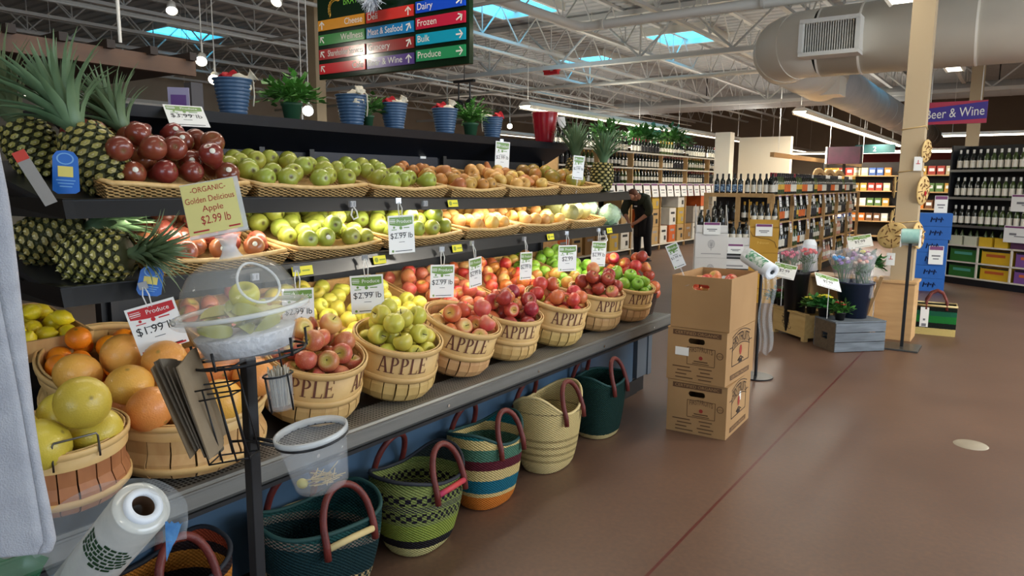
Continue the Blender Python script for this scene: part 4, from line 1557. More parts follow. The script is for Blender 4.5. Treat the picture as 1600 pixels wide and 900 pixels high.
# lemons in a low chip basket, and brown crates beside
t = thing('lemon_crate', 'shallow pale chip basket of lemons under the lower shelf', 'crate', (-3.0, 1.13, .90), (0, radians(14), radians(6)))
mb = MB()
for (c, d) in (((0, -.14, .04), (.34, .008, .08)), ((0, .14, .04), (.34, .008, .08)), ((.17, 0, .04), (.008, .28, .08)), ((-.17, 0, .04), (.008, .28, .08)), ((0, 0, .004), (.34, .28, .008))):
    mb.box(c, d)
mb.build('slatted_box', wood_pale, t)
MB().box((.02, 0, -.165), (.24, .2, .30)).build('riser', black, t)
M = Matrix.Translation(t.location) @ Euler(t.rotation_euler).to_matrix().to_4x4()
for (u, v, w, q) in deposit(15, lambda g: (g.uniform(-.13, .13), g.uniform(-.10, .10)), .033, lambda u, v: .03, 541, tries=30):
    put('lemon', M @ Vector((u, v, w)), rand_q(rg), 'yellow lemon in the chip basket under the lower shelf', 'lemons', 1.0)
for i, (y, w) in enumerate(((1.62, 'next to the oranges'), (1.86, 'farther in, behind the sample dome'))):
    t = thing('leaning_crate', 'brown slatted crate tipped up under the shelf ' + w, 'crate', (-2.86, y, .76), (0, radians(40), 0))
    mb = MB()
    mb.box((0, 0, 0), (.42, .20, .01))
    mb.build('panel', mat('brown_card', (150, 118, 82), .7, c2=(132, 102, 70), scale=6), t)
    for s in (-1, 1):
        MB().box((0, s * .098, .02), (.42, .014, .04)).build('edge_batten', m_crate, t)
    MB().box((.12, 0, -.10), (.1, .12, .18), T=Matrix.Rotation(radians(-40), 4, 'Y')).build('prop', black, t)
t = bpy.data.objects.get('end_basket')
MB().lathe([(.10, 0), (.135, .15), (.14, .155), (.128, .15), (.1, .02), (0, .02)], 24).build('woven_body', m_dwick, t)
for (u, v, w, q) in deposit(24, lambda g: (g.uniform(-.12, .12), g.uniform(-.12, .12)), .0425, lambda u, v: .10 + .05 * max(0, 1 - math.hypot(u, v) / .12), 451, tries=40, edge=lambda u, v: .16 - math.hypot(u, v)):
    put('apple_red' if (q * 1e5) % 2 < 1.0 else 'apple_crimson', (-2.19 + u, 4.725 + v, .58 + w), up_q(R, 1.4), 'red apple heaped at the case end behind the cardboard carton', 'red apples at the case end')
for (u, v, w, q) in deposit(12, lambda g: (g.uniform(-.15, .15), g.uniform(-.05, .05)), .0425, lambda u, v: .0, 452, tries=40):
    put('apple_orange', (-2.42 + u, 4.78 + v, .82 + w - .02), up_q(R, 1.4), 'red apple on the back row of the case end', 'red apples at the back of the case end')
t = thing('back_row_tray', 'low pale tray under the back row of red apples', 'tray', (-2.42, 4.78, .575))
MB().box((0, 0, .112), (.40, .18, .224)).build('body', m_crate, t)

# ================================================================ PRICE CARDS AND RAIL TAGS
m_loop = mat('white_plastic_loop', (232, 232, 228), .3)
m_clip = mat('clear_clip', (186, 190, 194), .15, .4)


def price_card(p, rot, lab, price='$2.99 lb', w=.14, h=.165, band='green', hook=.07, clip=True, script='Produce', stand=None, ph=.026):
    t = thing('price_card', lab, 'price card', p, rot, 'price cards on the produce case')
    MB().box((0, 0, -h / 2), (w, .0022, h)).build('card', paper, t)
    bm = card_green if band == 'green' else card_red
    a = MB()
    n = 10
    zt, zb = -.008, -.008 - h * .19
    vs = []
    for i in range(n + 1):
        x = (i / n - .5) * (w - .014)
        vs += [(x, -.0016, zt), (x, -.0016, zb + .008 * sin(i / n * pi) * (-1))]
    a.add(vs, [(2 * i, 2 * i + 1, 2 * i + 3, 2 * i + 2) for i in range(n)])
    a.build('header_band', bm, t)
    a = MB()
    a.text(script, w * .12, zb + .006, h * .095, 0, -.0022, 'C')
    a.box((-w * .33, -.002, -.008 - h * .06), (w * .2, .0006, h * .012)).box((-w * .33, -.002, -.008 - h * .10), (w * .22, .0006, h * .02)).box((-w * .33, -.002, -.008 - h * .14), (w * .2, .0006, h * .012))
    a.build('header_lettering', paper, t)
    a = MB()
    a.text(price, 0, -h * .60, min(ph, w * .19), 0, -.0018, 'C')
    a.box((0, -.0016, -h * .46), (w * .42, .0006, .0022)).box((0, -.0016, -h * .70), (w * .22, .0006, .0018)).box((w * .06, -.0016, -h * .935), (w * .66, .0006, .003))
    a.build('price_lettering', ink, t)
    a = MB()
    T_ = lambda x, z, r: Matrix.Translation((x, -.0017, z)) @ Matrix.Rotation(pi / 2, 4, 'X')
    a.lathe([(0, 0), (h * .045, 0)], 14, T=T_(-w * .02, -h * .33, 0)).lathe([(0, 0), (h * .032, 0)], 12, T=T_(-w * .28, -h * .31, 0)).lathe([(0, 0), (h * .034, 0)], 12, T=T_(-w * .36, -h * .93, 0))
    a.box((w * .2, -.0016, -h * .33), (w * .22, .0006, .004)).box((-w * .28, -.0016, -h * .37), (w * .2, .0006, .003))
    if band != 'green':
        a.box((0, -.0016, -h * .96), (w * .9, .0006, .006))
    a.build('round_logos', bm, t)
    if hook:
        a = MB()
        for s in (-.006, .006):
            a.tube([(s, 0, -.012), (s * 1.6, .002, hook * .5), (s * .4, .014, hook)], .0022, 6)
        a.build('hook_loop', m_loop, t)
    if clip:
        MB().box((0, .018, hook + .004), (.026, .012, .024)).build('rail_clip', m_clip, t)
    if stand:
        a = MB()
        a.cyl((0, .003, -h), (0, .003, -h - stand), .004, n=8).box((0, .003, -h + .004), (w * .4, .008, .016)).cyl((0, .003, -h - stand), (0, .003, -h - stand + .004), .02, n=12)
        a.build('clear_stand', plastic_clear, t)
    return t


D = radians
price_card((-2.262, 2.150, 1.105), (0, D(-2), D(52)), 'square price card in front of the golden apples')
price_card((-2.262, 2.650, 1.105), (0, D(2), D(64)), 'price card over the APPLE basket filled least', w=.125, h=.16)
price_card((-2.262, 2.905, 1.118), (0, D(-2), D(99)), 'narrow-looking price card turned away over the pink-red apples', h=.15, w=.13)
price_card((-2.262, 3.375, 1.112), (0, D(3), D(93)), 'edge-turned price card between orange-red and green-red apples', h=.155, w=.13)
t = price_card((-2.262, 3.830, 1.120), (0, D(1), D(68)), 'price card with a big printed price over the mixed apples', '$2.99', h=.16, w=.14, ph=.036)
price_card((-2.262, 4.24, 1.118), (0, D(4), D(72)), 'price card over the bright green apples', h=.165, w=.13)
price_card((-2.262, 2.365, 1.352), (0, D(-2), D(72)), 'price card hanging between the green pear trays of the lower shelf', h=.17, w=.13, hook=.06)
price_card((-2.262, 1.205, 1.108), (0, D(-15), D(54)), 'red-headed price card over the oranges and grapefruits', '$1.99 lb.', w=.150, h=.155, band='red', hook=.055)
price_card((-2.262, 1.790, 1.090), (0, 0, D(60)), 'green-headed price card half hidden behind the clear sample dome', w=.12, h=.17)
price_card((-2.83, 1.70, 1.800), (D(-52), D(0), D(72)), 'slanted price card on the canopy over the dark red pears', '$3.99 lb', w=.15, h=.145, hook=0, clip=False)
price_card((-2.825, 3.925, 1.765), (0, D(3), D(72)), 'price card hung from the canopy over the brown pears', w=.115, h=.19, hook=0)
price_card((-2.36, 4.12, 1.672), (0, D(4), D(64)), 'price card on a clear stand over the mangoes', w=.085, h=.15, hook=0, clip=False, stand=.10)
price_card((-1.68, 4.04, 1.145), (D(0), D(-24), D(25)), 'leaning price card on a clip at the carton corner', w=.072, h=.15, hook=0, clip=False, stand=.115)
# yellow rail labels and spare clips
m_yel = mat('yellow_rail_label', (236, 226, 40), .45)
m_yel2 = mat('olive_label_print', (150, 160, 40), .5)
for i, (y, z, w) in enumerate(((1.842, 1.176, 'over the golden apples'), (2.262, 1.176, 'between two hanging price cards'), (2.80, 1.176, 'over the pink-red apples'), (3.68, 1.176, 'over the green-red apples'), (4.44, 1.176, 'by the lettuce end'))):
    t = thing('rail_label', 'small yellow shelf label on the lower rail ' + w, 'shelf label', (-2.294, y, z + sag2(y) + .003), (D(-12), 0, pi / 2), 'yellow rail labels')
    MB().box((0, 0, 0), (.10 if i == 0 else .075, .002, .036)).build('card', m_yel, t)
    MB().lathe([(0, 0), (.011, 0)], 14, T=Matrix.Translation((-.02, -.0016, 0)) @ Matrix.Rotation(pi / 2, 4, 'X')).box((.016, -.0015, 0), (.036, .0006, .006)).build('print', m_yel2, t)
t = thing('rail_label', 'small yellow shelf label alone on the upper rail', 'shelf label', (-2.304, 2.78, 1.413 + sag1(2.78)), (D(-12), 0, pi / 2), 'yellow rail labels')
MB().box((0, 0, 0), (.075, .002, .034)).build('card', m_yel, t)
MB().lathe([(0, 0), (.011, 0)], 14, T=Matrix.Translation((-.02, -.0016, 0)) @ Matrix.Rotation(pi / 2, 4, 'X')).box((.016, -.0015, 0), (.036, .0006, .006)).build('print', m_yel2, t)
for (y, z, w, full) in ((2.105, 1.414, 'with an empty loop over the bright green pears', 1), (2.555, 1.414, 'beside the upper yellow label', 0), (1.62, 1.178, 'under the blush pears', 0)):
    t = thing('rail_clip', 'clear plastic rail clip ' + w, 'clip', (-2.288, y, z + (sag1(y) if z > 1.3 else sag2(y))), (0, 0, pi / 2))
    MB().box((0, 0, .0), (.03, .012, .026)).box((-.008, -.007, 0), (.008, .004, .016)).box((.008, -.007, 0), (.008, .004, .016)).build('clip', m_clip, t)
    if full:
        MB().tube([(0, -.004, -.01), (.012, -.012, -.03), (.002, -.03, -.055), (-.022, -.03, -.062), (-.026, -.02, -.045), (-.008, -.008, -.02)], .0035, 6).build('loop', m_loop, t)
t = thing('rail_clip', 'white hook loop hanging empty before the orange case', 'clip', (-2.288, 4.35, 1.172), (0, 0, pi / 2))
MB().box((0, 0, .0), (.026, .012, .024)).build('clip', m_clip, t)
MB().tube([(0, -.004, -.01), (.01, -.012, -.03), (.014, -.02, -.052), (-.01, -.02, -.066), (-.026, -.02, -.052)], .004, 6).build('loop', m_loop, t)

# ================================================================ POTS ON THE CANOPY
m_pail = mat('blue_enamel_pail', (66, 96, 128), .35, c2=(58, 86, 118), scale=6, coat=.3)
m_cloth_r = mat('red_felt', (178, 26, 34), .8)
m_cloth_w = mat('cream_cotton', (214, 204, 182), .85)
m_potg = mat('green_plastic_pot', (46, 84, 58), .45)
CZ = 1.800


def pail(x, y, s, lab, seed):
    t = thing('ribbed_pail', lab, 'pail', (x, y, CZ - .005))
    t.scale = (s,) * 3
    pr = [(0, .0), (.052, 0)]
    for k in range(9):
        z = .006 + k * .0152
        r = .052 + (.078 - .052) * z / .15
        pr += [(r, z), (r + .0050, z + .0055), (r + .0045, z + .010), (r + .0012, z + .0145)]
    pr += [(.078, .143), (.083, .147), (.083, .152), (.077, .152), (.066, .10), (0, .10)]
    MB().lathe(pr, 32).build('ribbed_body', m_pail, t)
    rg = random.Random(seed)
    a0 = rg.uniform(0, 6.28)
    tl = Matrix.Translation((.016 * cos(a0), .016 * sin(a0), .118)) @ Matrix.Rotation(rg.uniform(.5, 1.0), 4, Vector((-sin(a0), cos(a0), 0)))
    sk = MB()
    # cotton sack slumped over the rim, neck tied with a drawstring
    sk.lathe([(0, -.01), (.040, .0), (.047, .022), (.036, .048), (.014, .062), (.010, .068), (.022, .088), (.027, .094), (.0, .086)], 22, wob=lambda a, j: 1 + .14 * sin(a * 5 + j + seed) + .10 * sin(a * 8 - j * 1.3), T=tl)
    b = a0 + .5
    sk.tube([(.03 * cos(b), .03 * sin(b), .165), (.075 * cos(b), .075 * sin(b), .166), (.092 * cos(b), .092 * sin(b), .15), (.094 * cos(b), .094 * sin(b), .09), (.088 * cos(b), .088 * sin(b), .045)], .0035, 6)
    sk.build('cotton_sack', m_cloth_w, t)
    c = MB()
    e = a0 + 2.4
    c.grid(lambda i, j: (.038 * cos(e) + (i - .5) * .075 + .012 * sin(j * 7), .038 * sin(e) + (j - .5) * .06 + .010 * sin(i * 9), .150 + .032 * sin(pi * i) * (.3 + j) + .010 * sin(i * 12 + j * 6)), 12, 8)
    c.build('red_felt_cap', m_cloth_r, t, solid=.003)
    return t


pail(-2.99, 2.045, 1.06, 'ribbed blue pail with red felt on top, beside the slanted price card', 1)
pail(-2.99, 2.765, 1.06, 'ribbed blue pail between the fern and the small dark plant', 2)
pail(-2.99, 3.085, .97, 'ribbed blue pail in the middle, white sack tipping over', 3)
pail(-2.99, 3.535, 1.02, 'ribbed blue pail beside the bushy light fern', 4)
pail(-2.99, 4.03, .92, 'ribbed blue pail last along the canopy, before the red pot', 5)


def leaflet(mb, p, d, s, L_, w):
    n = d.cross(s)
    mb.add([p, p + d * L_ * .45 + s * w + n * w * .3, p + d * L_, p + d * L_ * .45 - s * w + n * w * .3], [(0, 1, 2, 3)], 0, True)


def bushy(mb, c, r, h, n, seed, lw=.03, fern=False):
    """arching stems carrying pairs of leaflets (fern) or a few broad leaves"""
    rg = random.Random(seed)
    c = Vector(c)
    for k in range(n):
        a = k * 2.39996 + rg.uniform(-.4, .4)
        f = sqrt((k + .5) / n)
        lean = .10 + 1.15 * f * rg.uniform(.8, 1.15)
        Ln = h * rg.uniform(.65, 1.1) * (1.05 - .2 * f)
        d = Vector((cos(a), sin(a), 0))
        s = Vector((-sin(a), cos(a), 0))
        pts = []
        for i in range(7):
            t = i / 6
            th = lean * (.3 + .85 * t)
            pts.append(c + d * (Ln * t * sin(th) + r * .3 * f) + Vector((0, 0, Ln * t * cos(th))))
        mb.tube(pts, [.0016] * 6 + [.0006], 4)
        if fern:
            for i in range(2, 7):
                tn = (pts[i] - pts[i - 1]).normalized()
                for sg in (-1, 1):
                    for q in (.35, .85):
                        p = pts[i - 1].lerp(pts[i], q)
                        dd = (tn * .6 + s * sg + Vector((rg.uniform(-.3, .3), rg.uniform(-.3, .3), rg.uniform(-.2, .4)))).normalized()
                        leaflet(mb, p, dd, dd.cross(Vector((rg.uniform(-.3, .3), rg.uniform(-.3, .3), 1))).normalized(), lw * 1.15 * (1.15 - i * .10), lw * .42)
            leaflet(mb, pts[-2], (pts[-1] - pts[-2]).normalized(), s, lw * 1.1, lw * .3)
        else:
            for i in (3, 4, 5, 6):
                tn = (pts[i] - pts[i - 1]).normalized()
                dd = (tn * .7 + s * rg.uniform(-1, 1) + Vector((rg.uniform(-.4, .4), rg.uniform(-.4, .4), rg.uniform(-.3, .5)))).normalized()
                leaflet(mb, pts[i], dd, dd.cross(Vector((rg.uniform(-.4, .4), rg.uniform(-.4, .4), 1))).normalized(), lw * 1.7, lw * .55)


m_fern = mat('fern_green', (62, 120, 44), .5, c2=(98, 156, 66), scale=14)
m_soil = mat('potting_soil', (44, 32, 24), .9)


def potted(x, y, r, h, lab, lh, n, seed, lw, fern=True, z=CZ - .005, mleaf=None, mp=None):
    t = thing('potted_fern' if fern else 'potted_plant', lab, 'potted plant', (x, y, z))
    MB().lathe([(0, 0), (r * .72, 0), (r * .95, h * .82), (r * 1.05, h * .84), (r * 1.08, h), (r * .96, h), (r * .9, h * .85), (0, h * .85)], 24).build('pot', mp or m_potg, t)
    MB().lathe([(0, h * .88), (r * .93, h * .86)], 18).build('soil', m_soil, t)
    f = MB()
    bushy(f, (0, 0, h * .85), r, lh, n, seed, lw, fern)
    f.build('fronds' if fern else 'foliage', mleaf or m_fern, t)
    return t


potted(-2.99, 2.37, .050, .085, 'bushy green plant in a small green pot on the black canopy before the sign', .145, 60, 11, .032, False, mleaf=m_fern)
potted(-3.04, 2.93, .032, .07, 'small dark-leaved plant half hidden behind two blue pails', .13, 20, 12, .030, False, mleaf=leaf_green)
potted(-2.98, 3.78, .050, .085, 'feathery light green fern in a green pot between blue pails', .185, 50, 13, .024)
t = thing('tall_pot', 'tall glossy red pot at the end of the black canopy', 'pot', (-2.97, 4.66, CZ - .005))
MB().lathe([(0, 0), (.066, 0), (.070, .01), (.092, .17), (.096, .215), (.098, .222), (.088, .222), (.062, .02), (0, .02)], 32).build('glazed_body', mat('red_glaze', (142, 18, 32), .18, coat=.6), t)
MB().add([(.07, .05, .19), (.13, .07, .19), (.14, .075, .13), (.11, .06, .09), (.09, .055, .13)], [(0, 1, 2, 3, 4)]).build('paper_tag', paper, t, solid=.001)
# little purple notice on the canopy
t = thing('notice_holder', 'small notice with a purple picture on the canopy beside the first pail', 'notice', (-3.02, 1.80, CZ - .005), (0, 0, D(48)))
MB().box((0, 0, .05), (.085, .012, .10)).build('frame', mat('lilac_frame', (150, 140, 168), .4), t)
MB().box((0, -.0065, .045), (.062, .002, .048)).build('picture', mat('purple_print', (92, 44, 120), .4), t)

# ================================================================ DEPARTMENT SIGN
sx0, sx1, sz0, sz1, sy = -5.285, -3.562, 2.40, 3.62, 4.5
t = thing('department_sign', 'big dark green hanging department sign with coloured arrow strips', 'sign', (sx0, sy, sz0))
SW, SH = sx1 - sx0, sz1 - sz0
m_sign = mat('dark_green_gloss_panel', (12, 34, 18), .14, spec=.4)
MB().box((SW / 2, .03, SH / 2), (SW, .05, SH)).build('panel', m_sign, t, bevel=.004)
cols = [(.02, .60), (.625, 1.16), (1.185, 1.69)]
rows_ = [[('Cheese', (206, 140, 40), 'u', 'R'), ('Wellness', (52, 130, 62), 'ul', 'R'), ('Shareholder Services', (160, 36, 40), 'ul', 'R'), ('Cafe', (196, 34, 44), 'ul', 'R')],
         [('Deli', (204, 52, 44), 'u', 'L'), ('Meat & Seafood', (24, 120, 180), 'ur', 'L'), ('Grocery', (140, 40, 40), 'ur', 'L'), ('Beer & Wine', (84, 60, 130), 'u', 'L')],
         [('Dairy', (24, 72, 190), 'ur2', 'L'), ('Frozen', (184, 34, 62), 'ur2', 'L'), ('Bulk', (20, 150, 180), 'r', 'L'), ('Produce', (44, 140, 90), 'r', 'L')]]
dirs = {'u': pi / 2, 'ul': radians(130), 'ur': radians(58), 'ur2': radians(30), 'r': 0}
for c, (a, b) in enumerate(cols):
    for r_, (w, colr, dr, al) in enumerate(rows_[c]):
        z = .045 + (3 - r_) * .124 + (.012 if c == 2 else .0)
        hgt = .088
        s = MB().box(((a + b) / 2, -.001, z + hgt / 2), (b - a, .012, hgt)).build('sign_strip', mat('sign_strip_colour', colr, .16), t)
        l = MB()
        fw = b - a - .14
        wd = TXT[w][2] * .052 / .7
        if al == 'R':
            l.text(w, b - .02, z + .023, .052, 0, -.0085, 'R', None if wd < fw else fw)
        else:
            l.text(w, a + .02, z + .023, .052, 0, -.0085, 'L', None if wd < fw else fw)
        l.build('lettering', white_paint, s)
        l = MB()
        ac = Vector((a + .05 if c == 0 else b - .055, 0, z + hgt / 2))
        th = dirs[dr]
        T = Matrix.Translation((ac.x, -.0085, ac.z)) @ Matrix.Rotation(-th, 4, 'Y') @ Matrix.Scale(.86, 4)
        l.add([(-.04, 0, -.007), (.032, 0, -.007), (.032, 0, .007), (-.04, 0, .007)], [(0, 1, 2, 3)], T=T)
        for q in (-1, 1):
            l.add([(.042, 0, 0), (.028, 0, -.0), (-.004, 0, q * .032), (.006, 0, q * .040)], [(0, 1, 2, 3)], T=T)
        l.build('arrow', white_paint, s)
a = MB()
lcol = mat('sign_green_lettering', (96, 168, 48), .4)
a.text('BRATTLEBORO', .34, .605, .062, 0, .004, 'L', .50).text('FOOD CO-OP', .98, .62, .085, 0, .004, 'L', .52)
a.build('shop_name', lcol, t)
a = MB()
for k in range(9):
    th = radians(200 - k * 17)
    p = Vector((.24 + .055 * cos(th) * 1.2, .004, .585 + .065 * sin(th)))
    for (da, Ln) in ((.9, .045), (-.5, .04)):
        d = Vector((cos(th + da), 0, sin(th + da)))
        n_ = Vector((-d.z, 0, d.x)) * .009
        a.add([p, p + d * Ln * .5 + n_, p + d * Ln, p + d * Ln * .5 - n_], [(0, 1, 2, 3)])
a.add([(.60, .004, .72), (.63, .004, .72), (.66, .004, .82), (.63, .004, .82)], [(0, 1, 2, 3)]).add([(.70, .004, .72), (.73, .004, .72), (.68, .004, .82), (.65, .004, .82)], [(0, 1, 2, 3)])
a.build('wheat_emblem', mat('sign_gold', (214, 160, 44), .4), t)
for q in (.15, SW - .15):
    MB().cyl((q, .03, SH), (q, .03, ZC - sz0), .006, n=6).build('hanger_wire', m_pipe, t)
# tinsel snowflake hung before the sign
t = thing('tinsel_snowflake', 'silver tinsel snowflake hanging in front of the department sign', 'ornament', (-4.46, 4.36, 2.98))
a = MB()
rg = random.Random(77)
for k in range(150):
    d = Vector((rg.gauss(0, 1), rg.gauss(0, .5), rg.gauss(0, 1))).normalized()
    Ln = .15 * rg.uniform(.6, 1)
    a.cyl((0, 0, 0), d * Ln, .005, .002, 5)
    for q in (.5, .75):
        e = (d + Vector((rg.gauss(0, .8), rg.gauss(0, .8), rg.gauss(0, .8)))).normalized()
        a.cyl(d * Ln * q, d * Ln * q + e * .04, .003, .001, 4, cap=False)
a.build('spikes', mat('silver_tinsel', (206, 214, 226), .3, .3), t)
MB().cyl((0, 0, .1), (0, 0, ZC - 3.06), .0015, n=4).build('thread', m_pipe, t)
# ================================================================ SAMPLE STAND
m_glass = mat('clear_acrylic', (244, 248, 248), .03, alpha=.13, spec=.9, coat=.5)
m_glass_edge = mat('clear_acrylic_edge', (236, 240, 240), .06, alpha=.52, spec=.9)
m_frost = mat('frosted_plastic', (226, 230, 232), .18, alpha=.20)
SR = Euler((0, D(-8), D(35)))
so = Vector((-1.287, .878, 1.225))
SM = Matrix.Translation(so) @ SR.to_matrix().to_4x4()
t = thing('sample_stand', 'black floor stand with a wire ring holding the clear sample dome', 'sample stand', (-1.262, .868, 0))
MB().box((0, 0, .575), (.024, .024, 1.14)).build('pole', black, t, bevel=.002)
MB().box((0, 0, .006), (.32, .32, .012)).build('base_plate', black, t, bevel=.003)
L_ = lambda p: (SM @ Vector(p)) - t.location
a = MB()
ring = [L_((.112 * cos(k * pi / 14), .112 * sin(k * pi / 14), -.082)) for k in range(28)]
a.tube(ring, .003, 6, closed=True)
for k in (2, 8, 14, 20, 26):
    an = k * pi / 14
    a.tube([L_((.095 * cos(an), .095 * sin(an), -.084)), L_((.116 * cos(an), .116 * sin(an), -.084)), L_((.118 * cos(an), .118 * sin(an), -.048))], .003, 6)
a.tube([L_((-.11, 0, -.084)), L_((.11, 0, -.084))], .003, 6)
a.tube([L_((0, -.11, -.084)), L_((0, .11, -.084))], .003, 6)
a.build('wire_ring', black, t)
# wire bag basket
a = MB()
bx0, bx1, by0, by1 = -.080, .0, -.125, -.075
def wp(x, y, z):
    return L_((x, y, z))
for z in (-.115, -.135, -.262):
    off = 0 if z > -.2 else .012
    a.tube([wp(bx0 + off, by0, z), wp(bx1 + off, by0, z + .004), wp(bx1 + off, by1, z), wp(bx0 + off, by1, z)], .0018, 5, closed=True)
for x in (bx0, bx0 + .027, bx0 + .054, bx1):
    for y in (by0, by1):
        a.tube([wp(x, y, -.084 if y == by1 else -.115), wp(x + .012, y, -.262)], .0018, 5)
a.tube([wp(bx0, by1, -.084), wp(bx1, by1, -.084)], .0018, 5)
a.build('bag_basket', black, t)
# cup holder and tub ring
a = MB()
cc = Vector((.070, -.055, -.115))
a.tube([L_(cc + Vector((.029 * cos(k * pi / 8), .029 * sin(k * pi / 8), -.003))) for k in range(16)], .002, 5, closed=True)
a.tube([L_(cc + Vector((0, .03, 0))), L_(cc + Vector((0, .03, .05)))], .002, 5)
for an in (-.6, -2.2):
    a.tube([L_(cc + Vector((.03 * cos(an), .03 * sin(an), 0))), L_(cc + Vector((.029 * cos(an), .029 * sin(an), -.075)))], .002, 5)
a.build('pick_holder', black, t)
TUB = Vector((-1.128, .912, 1.004))
a = MB()
tr = Euler((D(4), D(-9), D(35))).to_matrix()
a.tube([TUB - t.location + tr @ Vector((.071 * cos(k * pi / 12), .071 * sin(k * pi / 12), -.012)) for k in range(24)], .003, 6, closed=True)
a.tube([(0.0, 0.0, .975), TUB - t.location + tr @ Vector((-.075, 0, -.012))], .004, 6)
a.tube([(-.03, -.03, .968), (0.0, -.013, .972), TUB - t.location + tr @ Vector((-.072, -.02, -.012))], .003, 6)
a.build('tub_ring', black, t)
# the clear basin, dome lid and handwritten card holder
t = thing('sample_tray', 'clear round sample tray with a clear dome lid on the black stand', 'sample tray', so, SR)
MB().lathe([(0, -.079), (.082, -.079), (.090, -.072), (.110, -.006), (.128, -.003), (.136, .004), (.136, .008), (.126, .004), (.108, .0), (.088, -.069), (0, -.075)], 40).build('basin', m_frost, t)
MB().lathe([(.134, .008), (.137, .012), (.134, .017), (.120, .017), (.118, .012), (.122, .008)], 40).build('rim', m_glass_edge, t)
dm = MB().lathe([(.118, .014), (.116, .040), (.107, .068), (.090, .094), (.066, .113), (.036, .124), (.022, .126)], 40).build('dome_lid', m_glass, t)
MB().lathe([(.024, .122), (.017, .132), (.013, .145), (.018, .160), (.026, .168), (.0, .170)], 24).build('knob', m_glass_edge, dm)
a = MB()
pts = []
for k in range(26):
    an = 2 * pi * k / 26
    # oval hand opening on the side facing the shopper
    az, el = -.75 + .42 * cos(an), .58 + .42 * sin(an)
    pts.append((.1165 * cos(az) * cos(el) * 1.0, .1165 * sin(az) * cos(el), .014 + .113 * sin(el)))
a.tube(pts, .0028, 6, closed=True)
a.build('opening_rim', m_glass_edge, dm)
a = MB().prism([(-.060, .0), (.054, .0), (.054, .105), (-.060, .105)], .003, T=Matrix.Translation((-.025, -.02, .172)) @ Matrix.Rotation(D(-14), 4, 'X') @ Matrix.Rotation(D(-3), 4, 'Y'))
hc = thing('handwritten_card', 'pale yellow handwritten ORGANIC Golden Delicious card above the dome', 'price card', SM @ Vector((-.010, -.01, .172)), (D(-14), D(-11), D(35 + 14)))
MB().box((0, .002, .055), (.112, .0016, .112)).box((0, .0, .0), (.112, .014, .004)).build('clear_holder', m_glass_edge, hc)
MB().box((-.004, -.001, .057), (.102, .0016, .102)).build('yellow_paper', mat('pale_yellow_paper', (226, 218, 140), .6), hc)
a = MB()
mr_ = mat('red_marker', (176, 40, 44), .6)
a.text('-ORGANIC-', -.004, .090, .011, 0, -.0022, 'C', .068).text('Golden Delicious', -.004, .069, .012, 0, -.0022, 'C', .094).text('Apple', -.002, .050, .012, 0, -.0022, 'C').text('$2.99 lb', .000, .025, .017, 0, -.0022, 'C', .056)
a.box((-.032, -.0022, .012), (.03, .0006, .003)).box((.032, -.0022, .012), (.022, .0006, .003))
a.build('handwriting', mr_, hc)
# slices under the dome
m_slice = mat('cut_apple_flesh', (206, 200, 130), .4, c2=(190, 178, 104), scale=30)
m_cut = [m_slice, mat('green_apple_peel', (184, 184, 96), .35)]
sl = MB()
vs, fs = [], []
for i in range(9):
    th = pi * i / 8
    for q in (0, 1):
        an = .5 * (q - .5) * 1.6
        vs.append((.034 * sin(th) * cos(an), .034 * sin(th) * sin(an), -.034 * cos(th)))
    vs.append((.004, 0, -.034 * cos(th) * .8))
for i in range(8):
    b, c = 3 * i, 3 * i + 3
    fs += [(b, b + 1, c + 1, c)]
sl.add(vs, fs, 1, True)
sl.add(vs, sum([[(3 * i + 1, 3 * i + 2, 3 * i + 5, 3 * i + 4), (3 * i + 2, 3 * i, 3 * i + 3, 3 * i + 5)] for i in range(8)], []), 0)
s0 = None
rg = random.Random(31)
for k in range(16):
    if k < 10:
        an, q, z = k * 2.4, .085 * sqrt((k + .5) / 10), .006
    else:
        an, q, z = k * 1.9, .05 * sqrt((k - 9.5) / 6), .028
    p = SM @ Vector((q * cos(an), q * sin(an), z - .020))
    if s0 is None:
        s0 = sl.build('apple_slice', m_cut)
        o = s0
    else:
        o = s0.copy()
        COL.objects.link(o)
    o.location = p
    o.rotation_euler = (pi / 2 + rg.uniform(-.4, .4), rg.uniform(-.5, .5), rg.uniform(0, 6.3))
    tag(o, 'cut apple slice under the clear sample dome', 'apple slice', 'apple slices under the dome')
o = put('apple_golden', SM @ Vector((.008, .01, .040)), up_q(rg, .6), 'whole olive-green apple lying on the slices under the clear dome', None, .72)
# ice water in the basin
o = MB().lathe([(0, -.070), (.084, -.070), (.100, -.030), (0, -.029)], 32).build('crushed_ice', mat('crushed_ice', (240, 240, 242), .3, c2=(224, 226, 230), scale=60, bump=.6, bscale=80), None, so, SR)
tag(o, 'white crushed ice in the bottom of the clear sample tray', 'ice', kind='stuff')
